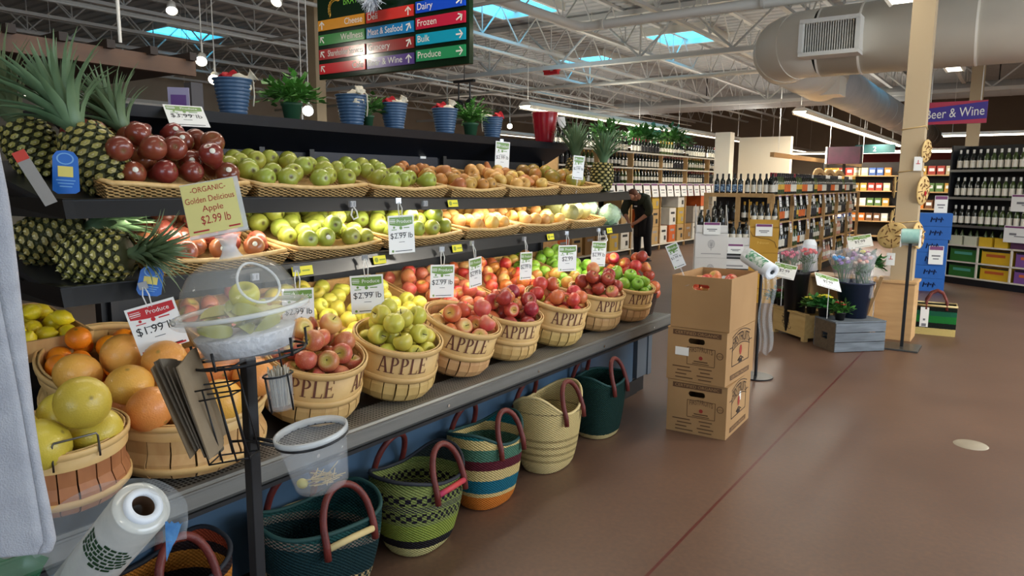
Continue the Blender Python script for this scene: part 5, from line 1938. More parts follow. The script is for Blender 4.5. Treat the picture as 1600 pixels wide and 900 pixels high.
# paper bags in the wire basket
m_kraft = mat('brown_paper_bag', (150, 132, 106), .75, c2=(134, 116, 92), scale=20)
m_kraft_d = mat('grey_paper_bag', (116, 106, 92), .75, c2=(100, 92, 80), scale=20)
for k in range(6):
    p = SM @ Vector((-.108 + k * .0085, -.10, -.150 + .004 * (k % 3)))
    q = MB()
    q.grid(lambda i, j: ((.004 + .003 * (k % 2)) * sin(i * 7 + k) * (1 - j), (i - .5) * (.085 + .02 * (k == 5)), (j - .5) * .185 + .010 * sin(i * 3 + k)), 8, 6, 0, False)
    o = q.build('paper_bag', m_kraft if k in (0, 5) else m_kraft_d, None, p, (D(-3), D(-23 + k * .8), D(30 + k * 1.5)), solid=.003)
    tag(o, ('flat brown paper bag, outermost on the pomelo side of the wire basket', 'second flat paper bag in the wire basket', 'third flat grey paper bag in the wire basket', 'fourth flat grey paper bag in the wire basket',
            'fifth flat grey paper bag in the wire basket', 'brown paper bag sagging out of the wire basket beside the black pole')[k], 'paper bag', 'paper bags in the wire basket')
# cup of picks
cp = SM @ cc
t = thing('pick_cup', 'small clear cup of toothpicks hanging from the sample stand', 'cup', cp, (0, D(-4), D(35)))
MB().lathe([(0, -.070), (.023, -.070), (.026, 0), (.0275, 0), (.0245, -.073), (0, -.073)], 24).build('cup', m_frost, t)
a = MB()
rg = random.Random(5)
for k in range(70):
    an, q = rg.uniform(0, 6.28), .021 * sqrt(rg.random())
    a.cyl((q * .8 * cos(an), q * .8 * sin(an), -.066), (q * 1.05 * cos(an), q * 1.05 * sin(an), rg.uniform(.004, .014)), .0011, n=4)
o = a.build('toothpicks', mat('toothpick_wood', (196, 186, 166), .6), None, cp, (0, D(-4), D(35)))
tag(o, 'bundle of pale toothpicks standing in the small clear cup', 'toothpicks', kind='stuff')
# waste tub
t = thing('waste_tub', 'clear plastic tub for used toothpicks hung on the stand', 'tub', TUB, (D(4), D(-9), D(35)))
MB().lathe([(0, -.118), (.050, -.118), (.054, -.112), (.069, -.012), (.0675, -.012), (.052, -.110), (0, -.115)], 36).build('tub', mat('clear_tub_plastic', (214, 220, 226), .12, alpha=.13, spec=.9), t)
MB().lathe([(.068, -.012), (.074, -.008), (.074, .002), (.070, .003), (.067, -.004), (.068, -.012)], 36).build('rim', m_glass_edge, t)
TM = Matrix.Translation(TUB) @ Euler((D(4), D(-9), D(35))).to_matrix().to_4x4()
a = MB()
for k in range(26):
    an = rg.uniform(0, 6.28)
    c = Vector((rg.uniform(-.022, .028), rg.uniform(-.025, .02), -.111 + k * .0006))
    d = Vector((cos(an), sin(an), rg.uniform(-.05, .25))).normalized() * .021
    if k == 0:
        c, d = Vector((.022, .0, -.090)), Vector((.018, .0, .017))
    a.cyl(c - d, c + d, .0011, n=4)
o = a.build('used_toothpicks', mat('used_toothpick_wood', (206, 186, 140), .6), None, TUB, (D(4), D(-9), D(35)))
tag(o, 'scatter of used toothpicks on the bottom of the clear tub', 'toothpicks', kind='stuff')
o = MB().sph((0, 0, 0), (.013, .011, .010), 10, 7).build('apple_chunk', m_slice, None, TM @ Vector((-.036, -.012, -.104)))
tag(o, 'pale yellow apple chunk in the clear waste tub', 'apple chunk')

# ================================================================ ROLL OF PRODUCE BAGS AND THE CLOTH
RA, RB = Vector((-1.252, .630, .915)), Vector((-1.545, .617, .648))
ax = (RA - RB).normalized()
t = thing('produce_bag_roll', 'white roll of clear produce bags pointing at the viewer, loose bag hanging', 'bag roll', RA)
t.rotation_mode = 'QUATERNION'
q_ = Vector((0, 0, 1)).rotation_difference(ax)
t.rotation_quaternion = q_
m_roll = mat('wound_clear_film', (214, 214, 206), .22, c2=(196, 198, 192), scale=30, coat=.5)
m_rend = mat('white_roll_end', (226, 232, 238), .4)
Ln = (RA - RB).length
MB().lathe([(.0495, -Ln), (.0505, -.003), (.049, 0), (.034, .003), (.031, .003)], 40).build('wound_film', m_roll, t)
MB().lathe([(.034, .002), (.0335, .009), (.021, .011), (.0205, .004)], 36).build('end_collar', m_rend, t)
MB().lathe([(.021, .010), (.0195, -.06), (.0195, -Ln)], 28).lathe([(0, -.10), (.02, -.10)], 20).build('cardboard_core', mat('brown_core', (96, 70, 50), .8), t)
a = MB()
rg2 = random.Random(8)
for k in range(7):
    z0 = -.075 - k * .013
    vv = q_.inverted() @ (Vector((0, 0, 1.35)) - RA)
    ac = atan2(vv.y, vv.x)
    an = ac - 1.15
    while an < ac + .75:
        w_ = rg2.uniform(.10, .30)
        if 0 < k < 6 or abs(an - ac) < .5:
            a.lathe([(.0513, z0), (.0513, z0 - .0095 * rg2.uniform(.75, 1))], 4, a0=an, a1=an + w_)
        an += w_ + rg2.uniform(.025, .07)
a.build('green_print', mat('dark_green_print', (34, 74, 44), .5), t)
# loose film, billowing beside the roll
m_film = mat('loose_clear_film', (226, 232, 234), .10, alpha=.26, spec=1.0)
pts0 = [Vector((-1.47, .52, .83)), Vector((-1.41, .56, .905)), Vector((-1.345, .615, .945)), Vector((-1.255, .665, .955)), Vector((-1.20, .68, .925)), Vector((-1.180, .672, .86))]


def film(i, j):
    f = i * (len(pts0) - 1)
    k = min(int(f), len(pts0) - 2)
    u = f - k
    a_, b_, c_, d_ = pts0[max(k - 1, 0)], pts0[k], pts0[k + 1], pts0[min(k + 2, len(pts0) - 1)]
    p = .5 * (2 * b_ + (c_ - a_) * u + (2 * a_ - 5 * b_ + 4 * c_ - d_) * u * u + (3 * b_ - a_ - 3 * c_ + d_) * u ** 3)
    q = Vector((-1.50, .60, .66)).lerp(Vector((-1.235, .64, .845)), i)
    r = p.lerp(q, j)
    w = sin(i * 13 + j * 4) * .009 + sin(j * 11 + i * 21) * .007 + abs(sin(i * 31 - j * 9)) * .006
    return r + Vector((.5, -.6, .3)) * w * (1 - abs(2 * j - 1) * .3)


MB().grid(film, 40, 16, 0, True, T=(Matrix.Translation(RA) @ q_.to_matrix().to_4x4()).inverted()).build('loose_bag', m_film, t)
MB().grid(lambda i, j: (-1.205 + .030 * i * (1 - j) - .004 * j, .645 + .016 * i * (1 - j), .895 - .075 * j + .003 * sin(i * 20 + j * 9)), 8, 10, 0, True, T=(Matrix.Translation(RA) @ q_.to_matrix().to_4x4()).inverted()).build('blue_film_corner', mat('blue_tinted_film', (110, 170, 226), .15, c2=(70, 130, 200), scale=60), t)
MB().grid(lambda i, j: Vector((-1.60, .47, .79)).lerp(Vector((-1.44, .55, .80)), i) + Vector((.04 * sin(i * 5) * .3, -.02 * sin(j * 6), -.14 * j + .01 * sin(i * 11))), 10, 10, 0, True, T=(Matrix.Translation(RA) @ q_.to_matrix().to_4x4()).inverted()).build('green_printed_bag', mat('green_printed_film', (62, 130, 88), .2, alpha=.6), t)
t2 = thing('bag_roll_stand', 'slim black floor stand under the roll of produce bags', 'stand', (-1.50, .615, 0))
MB().cyl((0, 0, 0.01), (0, 0, .625), .012, n=12).build('pole', black, t2)
MB().cyl((0, 0, 0), (0, 0, .012), .14, n=24).build('base_plate', black, t2)
MB().tube([(0, 0, .60), (-.03, 0, .60), (-.045, .002, .62), (-.045 + .30 * ax.x, .002, .62 + .30 * ax.z)], .006, 8).build('roll_spindle', black, t2)
# white fleece
m_fleece = mat('white_fleece', (182, 184, 190), .95, c2=(164, 166, 174), scale=30, bump=.35, bscale=420)
C_ = [(-1.236, .364, 1.60), (-1.232, .368, 1.474), (-1.203, .364, 1.33), (-1.176, .362, 1.22), (-1.150, .358, 1.10), (-1.130, .355, 1.005), (-1.128, .354, .988)]
rr_ = [.066, .070, .069, .068, .069, .072, .066]


def fleece(i, j):
    f = j * (len(C_) - 1)
    k = min(int(f), len(C_) - 2)
    c = Vector(C_[k]).lerp(Vector(C_[k + 1]), f - k)
    r = rr_[k] + (rr_[k + 1] - rr_[k]) * (f - k)
    a = 2 * pi * i
    r *= 1 + .07 * sin(a * 3 + j * 2.0) + .04 * sin(a * 5 - j * 7)
    return c + Vector((cos(a) * .82 - sin(a) * -.40, cos(a) * .57 + sin(a) * .57, 0)) * r


a = MB().grid(fleece, 40, 40)
o = a.build('fleece_cloth', m_fleece, None, solid=.006)
tag(o, 'soft white fleece cloth hanging close to the camera', 'cloth')

# ================================================================ WOVEN SHOPPING BASKETS ON THE FLOOR
m_leather = mat('red_brown_leather', (112, 44, 36), .5, c2=(88, 32, 28), scale=30, bump=.2, bscale=160)


def bolga(x, y, wy, wx, h, lab, m, m_rimb, seed, rz=0., base=.68, peak=.10, hl=.15, lean=.25, hcol=None, trim=None, rimm=None):
    t = thing('woven_shopping_basket', lab, 'basket', (x, y, 0), (0, 0, rz))
    ny, nz = 56, 16

    def surf(i, j, ins=0.):
        a = 2 * pi * i
        k = j
        s = base + (1 - base) * sin(min(1, k * 1.05) * pi / 2) ** .9
        if k < .08:
            s *= .93 + .07 * k / .08
        ca, sa = cos(a), sin(a)
        e = .80
        ux = abs(ca) ** e * (1 if ca >= 0 else -1)
        uy = abs(sa) ** e * (1 if sa >= 0 else -1)
        hh = h * (1 + peak * (-cos(2 * a))) * k
        hh += .012 * sin(a * 3 + seed) * k * k
        return (max(0, s - ins / wx) * wx / 2 * ux, max(0, s - ins / wy) * wy / 2 * uy * (1 + .04 * k * sin(a + seed)), hh + .004 + (.004 if ins else 0))
    mb = MB().grid(lambda i, j: surf(i, j), ny, nz)
    mb.grid(lambda i, j: surf(i, j, .016), ny, nz)
    mb.add([surf(k / 28, 0) for k in range(28)], [tuple(range(27, -1, -1))])
    mb.add([surf(k / 28, 0.02, .016) for k in range(28)], [tuple(range(28))])
    mb.build('woven_body', m, t)
    rim = [Vector(surf(k / 64, 1, .008)) for k in range(64)]
    MB().tube(rim, .008, 6, closed=True).build('rim', m_rimb, t)
    for s in (1, -1):
        pts = []
        a0 = .34
        for q in range(17):
            f = q / 16
            an = pi * f
            yb = cos(an) * wy * .22
            zt = sin(an) ** .75 * hl
            px_ = surf((0 if s > 0 else .5), 1)[0]
            pts.append((px_ + s * (.006 if q in (0, 16) else 0) - s * lean * sin(an) * hl * 1.2, yb, h * (1 - peak * .8) - .01 + zt))
        pts = [(pts[0][0] + s * .006, pts[0][1], pts[0][2] - .05)] + pts + [(pts[-1][0] + s * .006, pts[-1][1], pts[-1][2] - .05)]
        MB().tube(pts, .0125, 10).build('handle', hcol or m_leather, t)
        if trim:
            MB().tube([(surf(0, .965)[0] * s + s * .010, -wy * .2, h * (1 - peak * .8) - .02), (surf(0, .965)[0] * s + s * .013, 0, h * (1 - peak) - .012), (surf(0, .965)[0] * s + s * .010, wy * .2, h * (1 - peak * .8) - .02)], .012, 8).build('handle_wrap', trim, t)
    return t


straw = (196, 176, 120)
m_b1 = zbands('orange_black_straw', [(0, (40, 22, 24)), (.06, (176, 92, 34)), (.10, (44, 26, 26)), (.16, (150, 60, 34)), (.21, (40, 30, 28)), (.27, (186, 116, 40)), (.33, (40, 26, 26)), (.36, (150, 60, 34))])
m_b2 = zbands('teal_straw', [(0, (10, 42, 46)), (.27, (22, 66, 64)), (.32, (12, 50, 50))], checks=[(.03, .15, (176, 152, 108), 30, 190), (.26, .29, (110, 100, 90), 60, 500)], tilt=.25)
m_b3 = zbands('lime_straw', [(0, (190, 180, 120)), (.035, (26, 22, 26)), (.07, (130, 144, 58)), (.14, (122, 132, 72)), (.30, (104, 116, 60)), (.325, (34, 42, 40))], checks=[(.155, .195, (26, 20, 34), 30, 170), (.20, .225, (60, 52, 66), 60, 620), (.23, .27, (26, 20, 34), 30, 170)], tilt=.14)
m_b4 = zbands('striped_straw', [(0, (200, 112, 36)), (.065, (208, 178, 118)), (.085, (20, 96, 116)), (.15, (200, 176, 118)), (.20, (84, 24, 36)), (.245, (70, 110, 90)), (.30, (206, 182, 120)), (.345, (22, 100, 104)), (.385, (60, 90, 84))], tilt=.10)
m_b5 = zbands('cream_straw', [(0, (206, 184, 128)), (.05, (200, 178, 122))], checks=[(.055, .068, (96, 78, 40), 60, 900), (.092, .106, (96, 78, 40), 60, 900), (.13, .144, (96, 78, 40), 60, 900), (.168, .182, (96, 78, 40), 60, 900), (.315, .322, (60, 48, 36), 40, 900)], tilt=.12)
m_b6 = zbands('dark_teal_straw', [(0, (196, 176, 122)), (.035, (18, 48, 42)), (.33, (22, 56, 48))])
m_rt, m_rk, m_rc = mat('teal_straw_rim', (22, 62, 60), .7), mat('black_straw_rim', (32, 36, 44), .7), mat('cream_straw_rim', (206, 184, 130), .7)
m_pink = mat('magenta_wrap', (176, 40, 100), .6, c2=(196, 70, 40), scale=9)
bolga(-1.99, 1.04, .40, .30, .36, 'orange and black woven basket at the end of the row by the stand base', m_b1, m_rk, 1, .05, hl=.17)
bolga(-1.95, 1.60, .46, .34, .335, 'wide teal woven basket under the waste tub', m_b2, m_rt, 2, -.06, hl=.165, trim=m_rc, peak=.07)
bolga(-1.955, 2.125, .43, .32, .325, 'lime green woven basket with black check pattern', m_b3, m_rk, 3, .08, trim=m_pink, hl=.16)
bolga(-1.975, 2.62, .40, .29, .345, 'striped woven basket of teal, cream, maroon and orange bands', m_b4, m_rt, 4, 0, hl=.15, base=.72)
bolga(-1.970, 3.165, .45, .30, .365, 'cream woven basket with thin brown dashed bands', m_b5, m_rc, 5, .06, base=.74, peak=.13, hl=.155)
bolga(-1.985, 3.76, .36, .28, .345, 'plain dark teal woven basket last in the row', m_b6, m_rt, 6, -.03, base=.76, peak=.05, hl=.155)
# ================================================================ CARTON STACK
m_ctn = mat('kraft_cardboard', (172, 136, 92), .75, c2=(158, 122, 80), scale=3)
m_ctn_in = mat('inner_cardboard', (160, 124, 80), .8)
m_ctn_ink = mat('dark_carton_ink', (50, 36, 28), .75)
m_ctn_brown = mat('brown_carton_ink', (92, 64, 40), .75)
m_ctn_red = mat('red_carton_ink', (150, 50, 40), .7)


def carton(x, y, z, rz, lab, W_=.365, Dp=.50, H=.318, open_top=False, labels=0):
    t = thing('apple_carton', lab, 'carton', (x, y, z), (0, 0, rz))
    e = .008
    mb = MB()
    # front wall (-Y) and back wall with a hand hole each, made of the boards round the hole
    hw, hh, hz = .052, .017, H * (.78 if not open_top else .80)
    for s in (-1, 1):
        yy = s * (Dp / 2 - e / 2)
        mb.box((0, yy, (hz - hh) / 2), (W_, e, hz - hh)).box((0, yy, (hz + hh + H) / 2), (W_, e, H - hz - hh))
        mb.box((-(W_ / 2 + hw) / 2, yy, hz), (W_ / 2 - hw, e, 2 * hh)).box(((W_ / 2 + hw) / 2, yy, hz), (W_ / 2 - hw, e, 2 * hh))
        for q in (-1, 1):
            cor = [(q * hw, hz + hh), (q * hw, hz - hh), (q * (hw - .012), hz - hh), (q * (hw - .003), hz - hh * .5), (q * (hw - .001), hz), (q * (hw - .003), hz + hh * .5), (q * (hw - .012), hz + hh)]
            mb.prism(cor, e, y=yy - e / 2)
        mb.box((s * (W_ / 2 - e / 2), 0, H / 2), (e, Dp - 2 * e, H))
    mb.box((0, 0, e / 2), (W_ - 2 * e, Dp - 2 * e, e))
    if not open_top:
        mb.box((0, 0, H - e / 2), (W_ - 2 * e, Dp - 2 * e, e))
    mb.build('box', m_ctn, t)
    if not open_top:
        # telescoping lid edge
        MB().box((0, 0, H + .001), (W_ + .006, Dp + .006, .004)).build('lid_edge', m_ctn, t)
        f = -Dp / 2 - .0012
        a = MB()
        a.box((0, f, H * .925), (W_ * .82, .001, .030))
        a.build('print_band', m_ctn_brown, t)
        MB().text('CERTIFIED ORGANIC', 0, H * .925 - .008, .017, 0, f - .001, 'C', W_ * .74).build('band_lettering', m_ctn, t)
        a = MB()
        # framed emblem: outline, arched name, seal, rows of small print
        x0, z0, w, h_ = .03, H * .50, .17, .105
        for (dx, dz, bw, bh) in ((0, h_ / 2, w, .003), (0, -h_ / 2, w, .003), (-w / 2, 0, .003, h_), (w / 2, 0, .003, h_)):
            a.box((x0 + dx, f, z0 + dz), (bw, .001, bh))
        a.text('FIRSTFRUITS', x0, z0 + .018, .030, 0, f - .0008, 'C', w * .84, fn=lambda X, Y, Z: (X, Y, Z + .012 * cos((X - x0) / (w * .42) * 1.4)))
        a.box((x0, f, z0 - .030), (w * .5, .001, .006)).box((x0, f, z0 - .043), (w * .6, .001, .004))
        for k in range(4):
            a.box((-.09 + .02 * (k % 2), f, H * .27 - k * .022), (.11 - .02 * (k % 3), .001, .006)).box((.06, f, H * .27 - k * .022), (.10 - .02 * ((k + 1) % 3), .001, .006))
        a.lathe([(.017, 0), (.021, 0)], 18, T=Matrix.Translation((.145, f, z0 + .02)) @ Matrix.Rotation(pi / 2, 4, 'X')).text('USDA', .145, z0 + .015, .009, 0, f - .0006, 'C')
        a.build('front_print', m_ctn_brown, t)
        MB().lathe([(0, 0), (.012, 0)], 14, T=Matrix.Translation((x0, f - .0006, z0 - .008)) @ Matrix.Rotation(pi / 2, 4, 'X')).build('red_emblem', m_ctn_red, t)
        # long side (+X)
        T = Matrix.Translation((W_ / 2 + .0012, 0, 0)) @ Matrix.Rotation(pi / 2, 4, 'Z')
        a = MB()
        w, h_, z0 = .30, .15, H * .56
        for (dx, dz, bw, bh) in ((0, -h_ / 2, w, .005), (-w / 2, -.01, .005, h_ - .02), (w / 2, -.01, .005, h_ - .02), (-w * .58, h_ * .28, w * .16, .005), (w * .58, h_ * .28, w * .16, .005)):
            a.box((dx, 0, z0 + dz), (bw, .001, bh), T=T)
        arch = lambda X, Y, Z: (X, Y, Z + .035 * cos(X / (w * .5) * 1.35))
        a.text('FIRSTFRUITS', 0, z0 + .022, .062, 0, -.0006, 'C', w * .98, fn=arch, T=T)
        for k in range(18):
            p, q = -w * .54 + w * 1.08 * k / 18, -w * .54 + w * 1.08 * (k + 1) / 18
            for zo in (.012, .094):
                a.add([arch(p, -.0006, z0 + zo), arch(q, -.0006, z0 + zo), arch(q, -.0006, z0 + zo + .005), arch(p, -.0006, z0 + zo + .005)], [(0, 1, 2, 3)], T=T)
        a.tube([(-.05, -.0006, z0 - .055), (0, -.0006, z0 - .035), (.05, -.0006, z0 - .055)], .003, 5, T=T).box((0, 0, z0 - .06), (.06, .001, .022), T=T)
        a.build('side_print', m_ctn_ink, t)
        a = MB()
        a.lathe([(0, 0), (.022, 0)], 14, T=T @ Matrix.Translation((-.005, -.0008, z0 + .005)) @ Matrix.Rotation(pi / 2, 4, 'X') @ Matrix.Scale(1.4, 4, (0, 1, 0)))
        a.build('red_emblem', m_ctn_red, t)
        a = MB().box((0, 0, H * .115), (.34, .001, .030), T=T)
        a.build('print_band', m_ctn_brown, t)
        MB().text('CERTIFIED ORGANIC', 0, H * .115 - .008, .017, 0, -.0008, 'C', .30, T=T).build('band_lettering', m_ctn, t)
        if labels & 1:
            MB().box((-.088, f - .001, H * .565), (.085, .001, .05)).build('paper_label', paper, t)
        if labels & 2:
            MB().box((.02, 0, z0 + .03), (.035, .001, .055), T=T).build('paper_label', paper, t)
    return t


carton(-1.503, 4.325, 0, D(2), 'printed cardboard apple carton standing on the floor, bottom of the stack', labels=2)
carton(-1.503, 4.320, .324, D(-1), 'printed cardboard apple carton with white paper label, middle of the stack', labels=1)
t = carton(-1.497, 4.325, .648, D(0), 'plain open cardboard carton of apples on top of the stack', H=.312, W_=.36, Dp=.50, open_top=True)
lq = MB().box((0, 0, .068), (.34, .48, .115)).build('packing_tray', m_ctn_in, t)
for (u, v, w, q) in deposit(21, lambda g: (g.uniform(-.12, .12), g.uniform(-.19, .19)), .0425, lambda u, v: .150, 611, tries=60, edge=lambda u, v: min(.16 - abs(u), .23 - abs(v))):
    put('apple_red' if (q * 1e5) % 3 < 2 else 'apple_pinkgold', (-1.497 + u, 4.325 + v, .648 + w), up_q(R, 1.2), 'red apple inside the open carton on top of the stack', 'apples in the open carton')
# roll of bags on a pole behind the stack, film hanging beside
t = thing('produce_bag_roll', 'white produce bag roll on a slim pole just behind the carton stack', 'bag roll', (-1.495, 5.55, .845), (0, 0, 0))
T = Matrix.Rotation(D(58), 4, Vector((.6, .8, 0)).normalized()) @ Matrix.Rotation(D(30), 4, 'Z')
T = Vector((0, 0, 1)).rotation_difference(Vector((.72, -.45, -.30)).normalized()).to_matrix().to_4x4()
MB().lathe([(.018, -.30), (.062, -.30), (.062, 0), (.055, .004), (.018, .004), (.018, -.06)], 28, T=T).build('wound_film', m_rend, t)
MB().lathe([(0, -.03), (.018, -.03), (.018, .006)], 20, T=T).build('core', black, t)
MB().grid(lambda i, j: T @ Vector((.0625 * cos(2.6 + i * 1.4), .0625 * sin(2.6 + i * 1.4), -.25 + j * .2)), 10, 6).build('green_print', mat('roll_green_print', (70, 140, 100), .5, c2=(210, 220, 214), scale=40, var=.2), t)
MB().cyl((-.10, .08, .0), (-.10, .08, -.845), .012, n=10).cyl((-.10, .08, -.845), (-.10, .08, -.835), .13, n=24).build('pole_stand', black, t)
MB().grid(lambda i, j: (-.055 + .085 * i + .012 * sin(j * 9), -.06 + .05 * i + .01 * sin(i * 14), -.02 - .60 * j + .02 * sin(i * 8)), 14, 24).build('hanging_film', mat('thin_clear_film', (226, 232, 234), .10, alpha=.22, spec=.9), t)

# ================================================================ FLOWER DISPLAY
m_grey_w = mat('weathered_grey_wood', (116, 124, 132), .75, c2=(78, 84, 90), scale=5, var=.6, stretch=(1, 8, 8))
m_grey_b = mat('brown_weathered_wood', (104, 88, 68), .75, c2=(84, 70, 54), scale=5, stretch=(1, 6, 6))
t = thing('wooden_crate', 'weathered grey-blue wooden crate upside down under the navy bucket', 'crate', (-1.205, 7.175, 0), (0, 0, D(45)))
mb = MB()
for k in range(3):
    z = .005 + .088 * k + .042
    mb.box((0, -.160, z), (.50, .012, .082 if k else .084)).box((0, .160, z), (.50, .012, .083))
mb.build('side_slats', m_grey_w, t, bevel=.002)
for s in (-1, 1):
    x_ = s * .243
    mb = MB()
    mb.box((x_, 0, .05), (.014, .31, .10)).box((x_, 0, .215), (.014, .31, .11)).box((x_, -.1, .13), (.014, .11, .06)).box((x_, .1, .13), (.014, .11, .06))
    mb.build('end_board', m_grey_b, t)
mb = MB()
for k in range(4):
    mb.box((0, -.122 + k * .081, .274), (.51, .077, .012))
mb.build('top_slats', m_grey_w, t)
m_pinew = mat('pale_pine', (206, 176, 118), .55, c2=(188, 154, 96), scale=4, stretch=(1, 8, 8))
t = thing('pine_planter_box', 'pale pine planter box with a dark floral stencil', 'planter box', (-1.70, 7.46, 0), (0, 0, D(-42)))
mb = MB()
mb.box((0, -.135, .145), (.53, .014, .22)).box((0, .135, .145), (.53, .014, .22)).box((-.258, 0, .145), (.014, .256, .22)).box((.258, 0, .145), (.014, .256, .22)).box((0, 0, .045), (.50, .25, .012))
mb.build('box', m_pinew, t, bevel=.002)
for sx in (-1, 1):
    for sy in (-1, 1):
        MB().box((sx * .24, sy * .12, .018), (.045, .045, .036)).build('foot', m_pinew, t)
MB().box((0, -.128, .262), (.55, .05, .014)).box((0, .128, .262), (.55, .05, .014)).build('rim_board', m_pinew, t)
a = MB()
rg = random.Random(9)
for k in range(12):
    c = Vector((-.02 + rg.uniform(-.06, .05), -.1432, .14 + rg.uniform(-.045, .05)))
    a.tube([c + Vector((.02 * cos(q * .9 + k), 0, .016 * sin(q * .9 + k))) * (1 + .1 * q) for q in range(5)], .0022, 4)
for k in range(5):
    c = Vector((-.08 + rg.uniform(-.03, .03), -.1432, .20 + rg.uniform(-.02, .02)))
    a.box(c, (.012, .001, .009))
a.build('floral_stencil', m_ctn_ink, t)
# tan wooden step behind
t = thing('display_step', 'tan wooden step shelf behind the flower buckets', 'display shelf', (-1.40, 7.72, 0), (0, 0, D(-8)))
m_tanw = mat('tan_board', (186, 150, 104), .6, c2=(166, 130, 86), scale=3, stretch=(1, 6, 6))
MB().box((0, 0, .60), (.56, .30, .02)).build('top_board', m_tanw, t)
MB().box((-.26, 0, .295), (.02, .28, .59)).box((.26, 0, .295), (.02, .28, .59)).box((0, .13, .3), (.52, .02, .58)).build('sides', m_tanw, t)
MB().box((0, 0, 0), (.03, .012, .62), T=Matrix.Translation((.31, -.10, .34)) @ Matrix.Rotation(D(16), 4, 'Y')).build('brace', m_tanw, t)


def bucket(x, y, z, r0, r1, h, lab, m):
    t = thing('flower_bucket', lab, 'bucket', (x, y, z))
    MB().lathe([(0, 0), (r0, 0), (r1 * .97, h * .94), (r1 * 1.02, h * .95), (r1 * 1.03, h), (r1 * .95, h), (r0 * .93, .01), (0, .01)], 32).build('bucket', m, t)
    return t


bucket(-1.765, 7.44, .052, .085, .125, .60, 'tall black flower bucket in the pine planter box', mat('black_bucket', (22, 23, 26), .4))
bucket(-1.20, 7.27, .281, .115, .165, .335, 'navy flower bucket on the weathered grey crate', mat('navy_bucket', (28, 38, 60), .4))
m_wrap = mat('clear_flower_wrap', (224, 224, 230), .15, alpha=.22, spec=.9)


def bouquet(x, y, z, h, lab, cols, seed, lean=(0, 0), n=9, rr=.07, wrap=True, head=.018):
    rg = random.Random(seed)
    t = thing('flower_bouquet', lab, 'bouquet', (x, y, z), (lean[0], lean[1], rg.uniform(0, 6)))
    st, hd = MB(), MB()
    for k in range(n):
        an, q = k * 2.39996, rr * sqrt((k + .5) / n)
        tip = Vector((q * cos(an), q * sin(an), h * rg.uniform(.82, 1.0)))
        st.tube([(0, 0, -.12), tip * .5 - Vector((0, 0, .04)), tip], .003, 5)
        for e in range(2):
            d = Vector((cos(an + e * 2), sin(an + e * 2), .6)).normalized()
            b = tip * (.55 + .15 * e)
            s = d.orthogonal().normalized() * .010
            st.add([b, b + d * .03 + s, b + d * .07, b + d * .03 - s], [(0, 1, 2, 3)])
        m_ = k % len(cols)
        for e in range(7):
            a2 = e * 2.4
            d = Vector((cos(a2), sin(a2), .9 - .15 * e)).normalized()
            hd.sph(tip + d * head * .6, (head * .62, head * .62, head * .75), 7, 5, m_)
    st.build('stems', leaf_green, t)
    hd.build('blooms', [mat('bloom', c, .6) for c in cols], t)
    if wrap:
        MB().lathe([(.03, -.10), (rr * .8, h * .45), (rr * 1.35, h * .95), (rr * 1.5, h * 1.12)], 18, wob=lambda a, j: 1 + .12 * sin(a * 7 + j * 2)).build('clear_wrap', m_wrap, t)
    return t


bouquet(-1.80, 7.42, .60, .24, 'pink tulips in clear wrap, in the black bucket', [(206, 70, 104), (224, 120, 140)], 1, (0, D(-8)), 10, .075)
bouquet(-1.70, 7.48, .60, .27, 'coral red tulips beside the pink ones, in the black bucket', [(216, 72, 74), (226, 96, 96)], 2, (0, D(8)), 10, .075)
bouquet(-1.30, 7.24, .58, .27, 'wrapped bouquet with blue and violet blooms, in the navy bucket', [(86, 150, 206), (150, 120, 190), (222, 214, 220)], 3, (0, D(-14)), 12, .09)
bouquet(-1.17, 7.30, .58, .30, 'wrapped bouquet of lilac and white blooms, middle of the navy bucket', [(176, 140, 176), (220, 214, 218), (160, 90, 130)], 4, (0, D(2)), 14, .10)
bouquet(-1.09, 7.24, .57, .26, 'wrapped bouquet of peach and plum blooms, in the navy bucket', [(214, 156, 140), (140, 60, 110), (216, 196, 180)], 5, (D(6), D(14)), 12, .085)


def primrose(x, y, z, r, lab, col, seed, mp):
    t = potted(x, y, r, r * 1.5, lab, r * 2.0, 34, seed, r * .62, False, z, leaf_green, mp)
    rg = random.Random(seed)
    f = MB()
    for k in range(8):
        c = Vector((rg.uniform(-1, 1) * r * .8, rg.uniform(-1, 1) * r * .8, r * 1.5 + r * 1.45 + rg.uniform(-.01, .012)))
        for e in range(5):
            a2 = e * 2 * pi / 5
            f.sph(c + Vector((cos(a2), sin(a2), .2)) * .013, (.013, .013, .006), 7, 4)
    f.build('blooms', mat('primrose_bloom', col, .6), t)
    t.name = 'potted_primrose'
    return t


m_bpot = mat('black_plastic_pot', (26, 26, 28), .5)
primrose(-1.935, 7.60, .27, .052, 'small potted plant with dark red blooms at the pine box end', (150, 24, 34), 21, m_bpot)
primrose(-2.02, 7.66, .27, .045, 'small potted plant with white blooms beside dark red ones', (226, 222, 206), 22, m_bpot)
primrose(-1.575, 7.30, .27, .050, 'small potted primrose with pale yellow blooms in the pine box', (226, 214, 70), 23, m_bpot)
primrose(-1.42, 7.12, .281, .062, 'bigger potted primrose with yellow blooms on the crate corner', (232, 216, 60), 24, m_bpot)
primrose(-1.265, 7.02, .281, .050, 'small black pot with one red bloom at the crate front', (176, 40, 40), 25, m_bpot)
potted(-1.20, 7.80, .06, .10, 'leafy plant with a yellow bloom on the tan wooden step', .15, 40, 26, .05, False, .611, leaf_green, mat('brown_pot', (70, 44, 34), .6))
MB().sph((-1.235, 7.76, .85), (.03, .02, .018), 10, 6).build('x', m_yel)
o = bpy.data.objects['x']
o.name = 'yellow_bloom'
o.parent = bpy.data.objects['potted_plant.001'] if 'potted_plant.001' in bpy.data.objects else None
